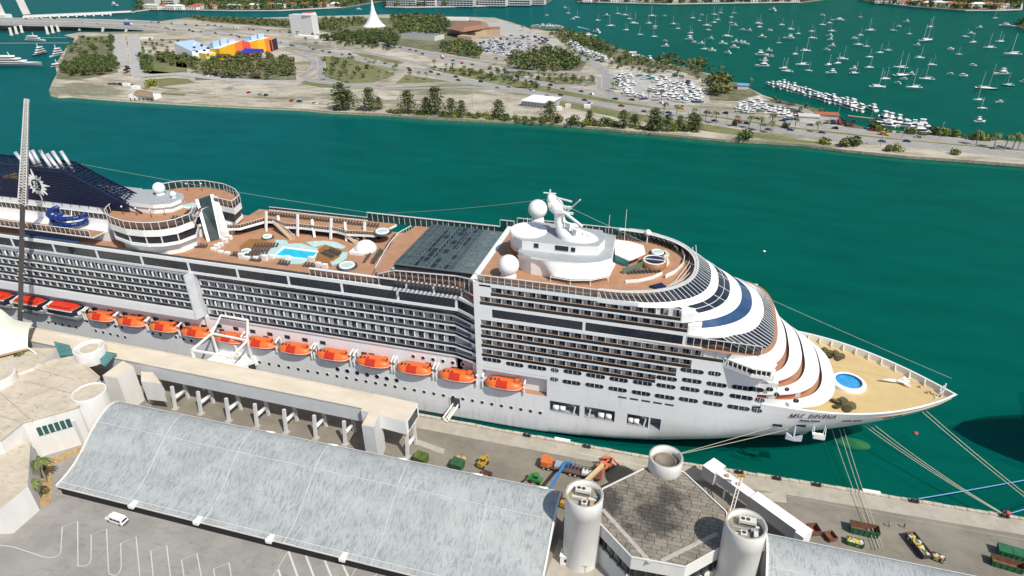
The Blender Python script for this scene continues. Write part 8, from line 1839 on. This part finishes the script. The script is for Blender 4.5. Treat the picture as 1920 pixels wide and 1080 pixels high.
# ================================================================== ROAD VEHICLES
def car(c_, tall=False, L=4.5):
    q = MB(); rows = []; h = 1.75 if tall else 1.42
    for x, z, w in ((-L/2, .75, .82), (-L*.44, .95, .88), (-L*.3, h, .72), (L*.08, h, .72), (L*.24, .98, .88), (L*.46, .82, .86), (L/2, .5, .8)): rows.append([(x, -w*1.05, .3), (x, -w*1.1, min(z, .85)), (x, -w, z), (x, w, z), (x, w*1.1, min(z, .85)), (x, w*1.05, .3)])
    q.grid(rows, c_, False); q.face(rows[0], c_); q.face(rows[-1][::-1], c_); q.face([(L*.09, -.66, h), (L*.235, -.8, 1.02), (L*.235, .8, 1.02), (L*.09, .66, h)], glassd)
    for s in (1, -1): q.face([(-L*.3, s*.8, h-.08), (L*.08, s*.8, h-.08), (L*.2, s*.93, .98), (-L*.38, s*.93, .98)], glassd); q.box(-L*.36, -L*.22, s*.8-.12, s*.8+.12, 0, .6, black); q.box(L*.24, L*.38, s*.8-.12, s*.8+.12, 0, .6, black)
    return q.mesh('car')
cc_ = dict(white=(.75, .75, .74), black=(.015, .015, .018), silver=(.35, .36, .38), dark=(.04, .05, .08), red=(.35, .02, .02), blue=(.03, .06, .2), yellow=(.8, .38, .02), grey=(.15, .15, .16))
CM = {k: (car(mat('car_'+k, v, .3, metal=.1, var=.02), k in ('black', 'white')), k) for k, v in cc_.items()}
random.seed(17); keys = ['white', 'black', 'silver', 'dark', 'black', 'dark', 'white', 'grey', 'red', 'blue', 'dark', 'silver']
def along(P, off, t):
    L = [0]
    for a, b_ in zip(P, P[1:]): L.append(L[-1]+(b_-a).length)
    d = L[-1]*t
    for j in range(len(P)-1):
        if L[j+1] >= d: break
    u = (d-L[j])/max(1e-6, L[j+1]-L[j]); p = P[j].lerp(P[j+1], u); dd = (P[j+1]-P[j]).normalized(); return p+Vector((-dd.y, dd.x, 0))*off, math.atan2(dd.y, dd.x)
def roadzone(x):
    return 'on the left stretch' if x < -330 else ('on the middle stretch' if x < -60 else ('between the islands centre and boatyard' if x < 60 else 'on the right stretch'))
for P, nm, fl in ((hwyU, 'far', math.pi), (hwyL, 'near', 0)):
    for i in range(58):
        t = (i+random.uniform(-.4, .4))/58*.86; p, a = along(P, random.choice((-4.6, -1.5, 1.6, 4.7)), max(0, t)); k = random.choice(keys); me, _ = CM[k]
        link('car', me, None, '%s car driving %s of the %s carriageway' % (k, roadzone(p.x), nm), 'car', 'cars on the causeway', None, (p.x, p.y, LZ+.045), a+fl, random.uniform(1.0, 1.15))
for (px, py, k, lb_) in ((1276, 204, 'yellow', 'yellow truck on the far carriageway above the boatyard'), (1657, 253, 'yellow', 'yellow truck on the causeway right of the marina'), (1383, 230, 'red', 'dark red car on the near carriageway below the palms')):
    link('car', CM[k][0], None, lb_, 'car', None, None, at(px, py, LZ+.05), -.3, 1.5)
p = at(238, 41, 9); q = MB(); q.box(-6, 6, -1.3, 1.3, 1, 4, mat('trailer_blue', (.03, .12, .45), .5)); q.box(6.3, 8.3, -1.2, 1.2, .6, 3, white2); q.box(-6, 8, -1.1, 1.1, .5, .9, dgrey)
for x in (-5, -3.5, 5.5, 7.6): q.box(x-.5, x+.5, -1.3, 1.3, 0, 1, black)
link('lorry', q.mesh('lorry'), None, 'lorry with long blue trailer on the causeway bridge', 'lorry', None, None, (p.x, p.y, 4.6), R_(-3))
for i in range(9):
    t = (i+.5)/9; a = A = at(10+240*t, 37+random.choice((0, 3, 7, 9)), 10-5.5*t); link('car', CM[random.choice(keys)][0], None, 'small car crossing the causeway bridge', 'car', 'cars on the causeway bridge', None, (a.x, a.y, 10.5-6.5*t+.3), 0, 1.1)
lotp = scatter([(884, 84), (930, 72), (985, 77), (1012, 90), (960, 106), (912, 100)], 5.6)
random.shuffle(lotp)
for p in lotp[:150]: link('parked_car', CM[random.choice(['white', 'white', 'silver', 'black', 'dark', 'silver', 'white', 'blue'])][0], None, 'parked car packed in the full car park beside the brown hall', 'car', 'cars in the full car park', None, (p.x, p.y, LZ+.03), R_(random.choice((75, 255))), 1.05)
for (pts, sp_, lab) in (([(1270, 160), (1290, 152), (1300, 158), (1280, 166)], 5, 'parked car at the edge of the boatyard'), ([(1560, 218), (1610, 230), (1600, 238), (1550, 232)], 4.6, 'parked car beside the red roofed pavilion'), ([(215, 156), (250, 160), (245, 164), (200, 160)], 6, 'parked car on the sandy tip'), ([(235, 125), (244, 125), (244, 140), (235, 140)], 5, 'parked car beside the western street'), ([(930, 62), (985, 50), (1010, 64), (1040, 82), (1020, 86), (980, 72)], 9, 'parked vehicle on the lot right of the brown hall'), ([(380, 134), (550, 143), (550, 148), (390, 146)], 6, 'parked car along the edge of the museum grove'), ([(455, 176), (460, 172), (600, 196), (610, 200)], 9, 'parked car on the sandy shore road')):
    for p in scatter(pts, sp_)[:26]: link('parked_car', CM[random.choice(keys)][0], None, lab, 'car', lab.replace('car', 'cars').replace('vehicle', 'vehicles'), None, (p.x, p.y, LZ+.045), R_(random.choice((0, 90, 10))), 1.05)
# lamp posts along the causeway
lp = MB(); lp.bar((0, 0, 0), (0, 0, 11), .26, .26, grey); lp.bar((0, 0, 11), (2.2, 0, 11.6), .18, .18, grey); lp.bar((0, 0, 11), (-2.2, 0, 11.6), .18, .18, grey); LPm = lp.mesh('street_lamp')
for i, (x, y) in enumerate([(512, 190), (405, 182), (616, 160), (657, 158), (717, 163), (886, 203), (820, 158), (910, 148), (1042, 178), (1024, 185), (1091, 172), (1140, 192), (1198, 200), (1243, 214), (1312, 218), (1332, 236), (1361, 238), (1449, 253), (1405, 228), (1630, 233), (1690, 263), (1570, 222), (640, 150), (930, 178), (1650, 275), (1760, 262)]): link('street_lamp', LPm, None, 'thin grey lamp post %s' % ('on the sandy lots' if x < 900 else ('among the ramps' if x < 1200 else 'along the causeway')), 'street lamp', 'lamp posts %s' % ('on the sandy lots' if x < 900 else ('among the ramps' if x < 1200 else 'along the causeway')), None, at(x, y, LZ), R_(60), 1.0)
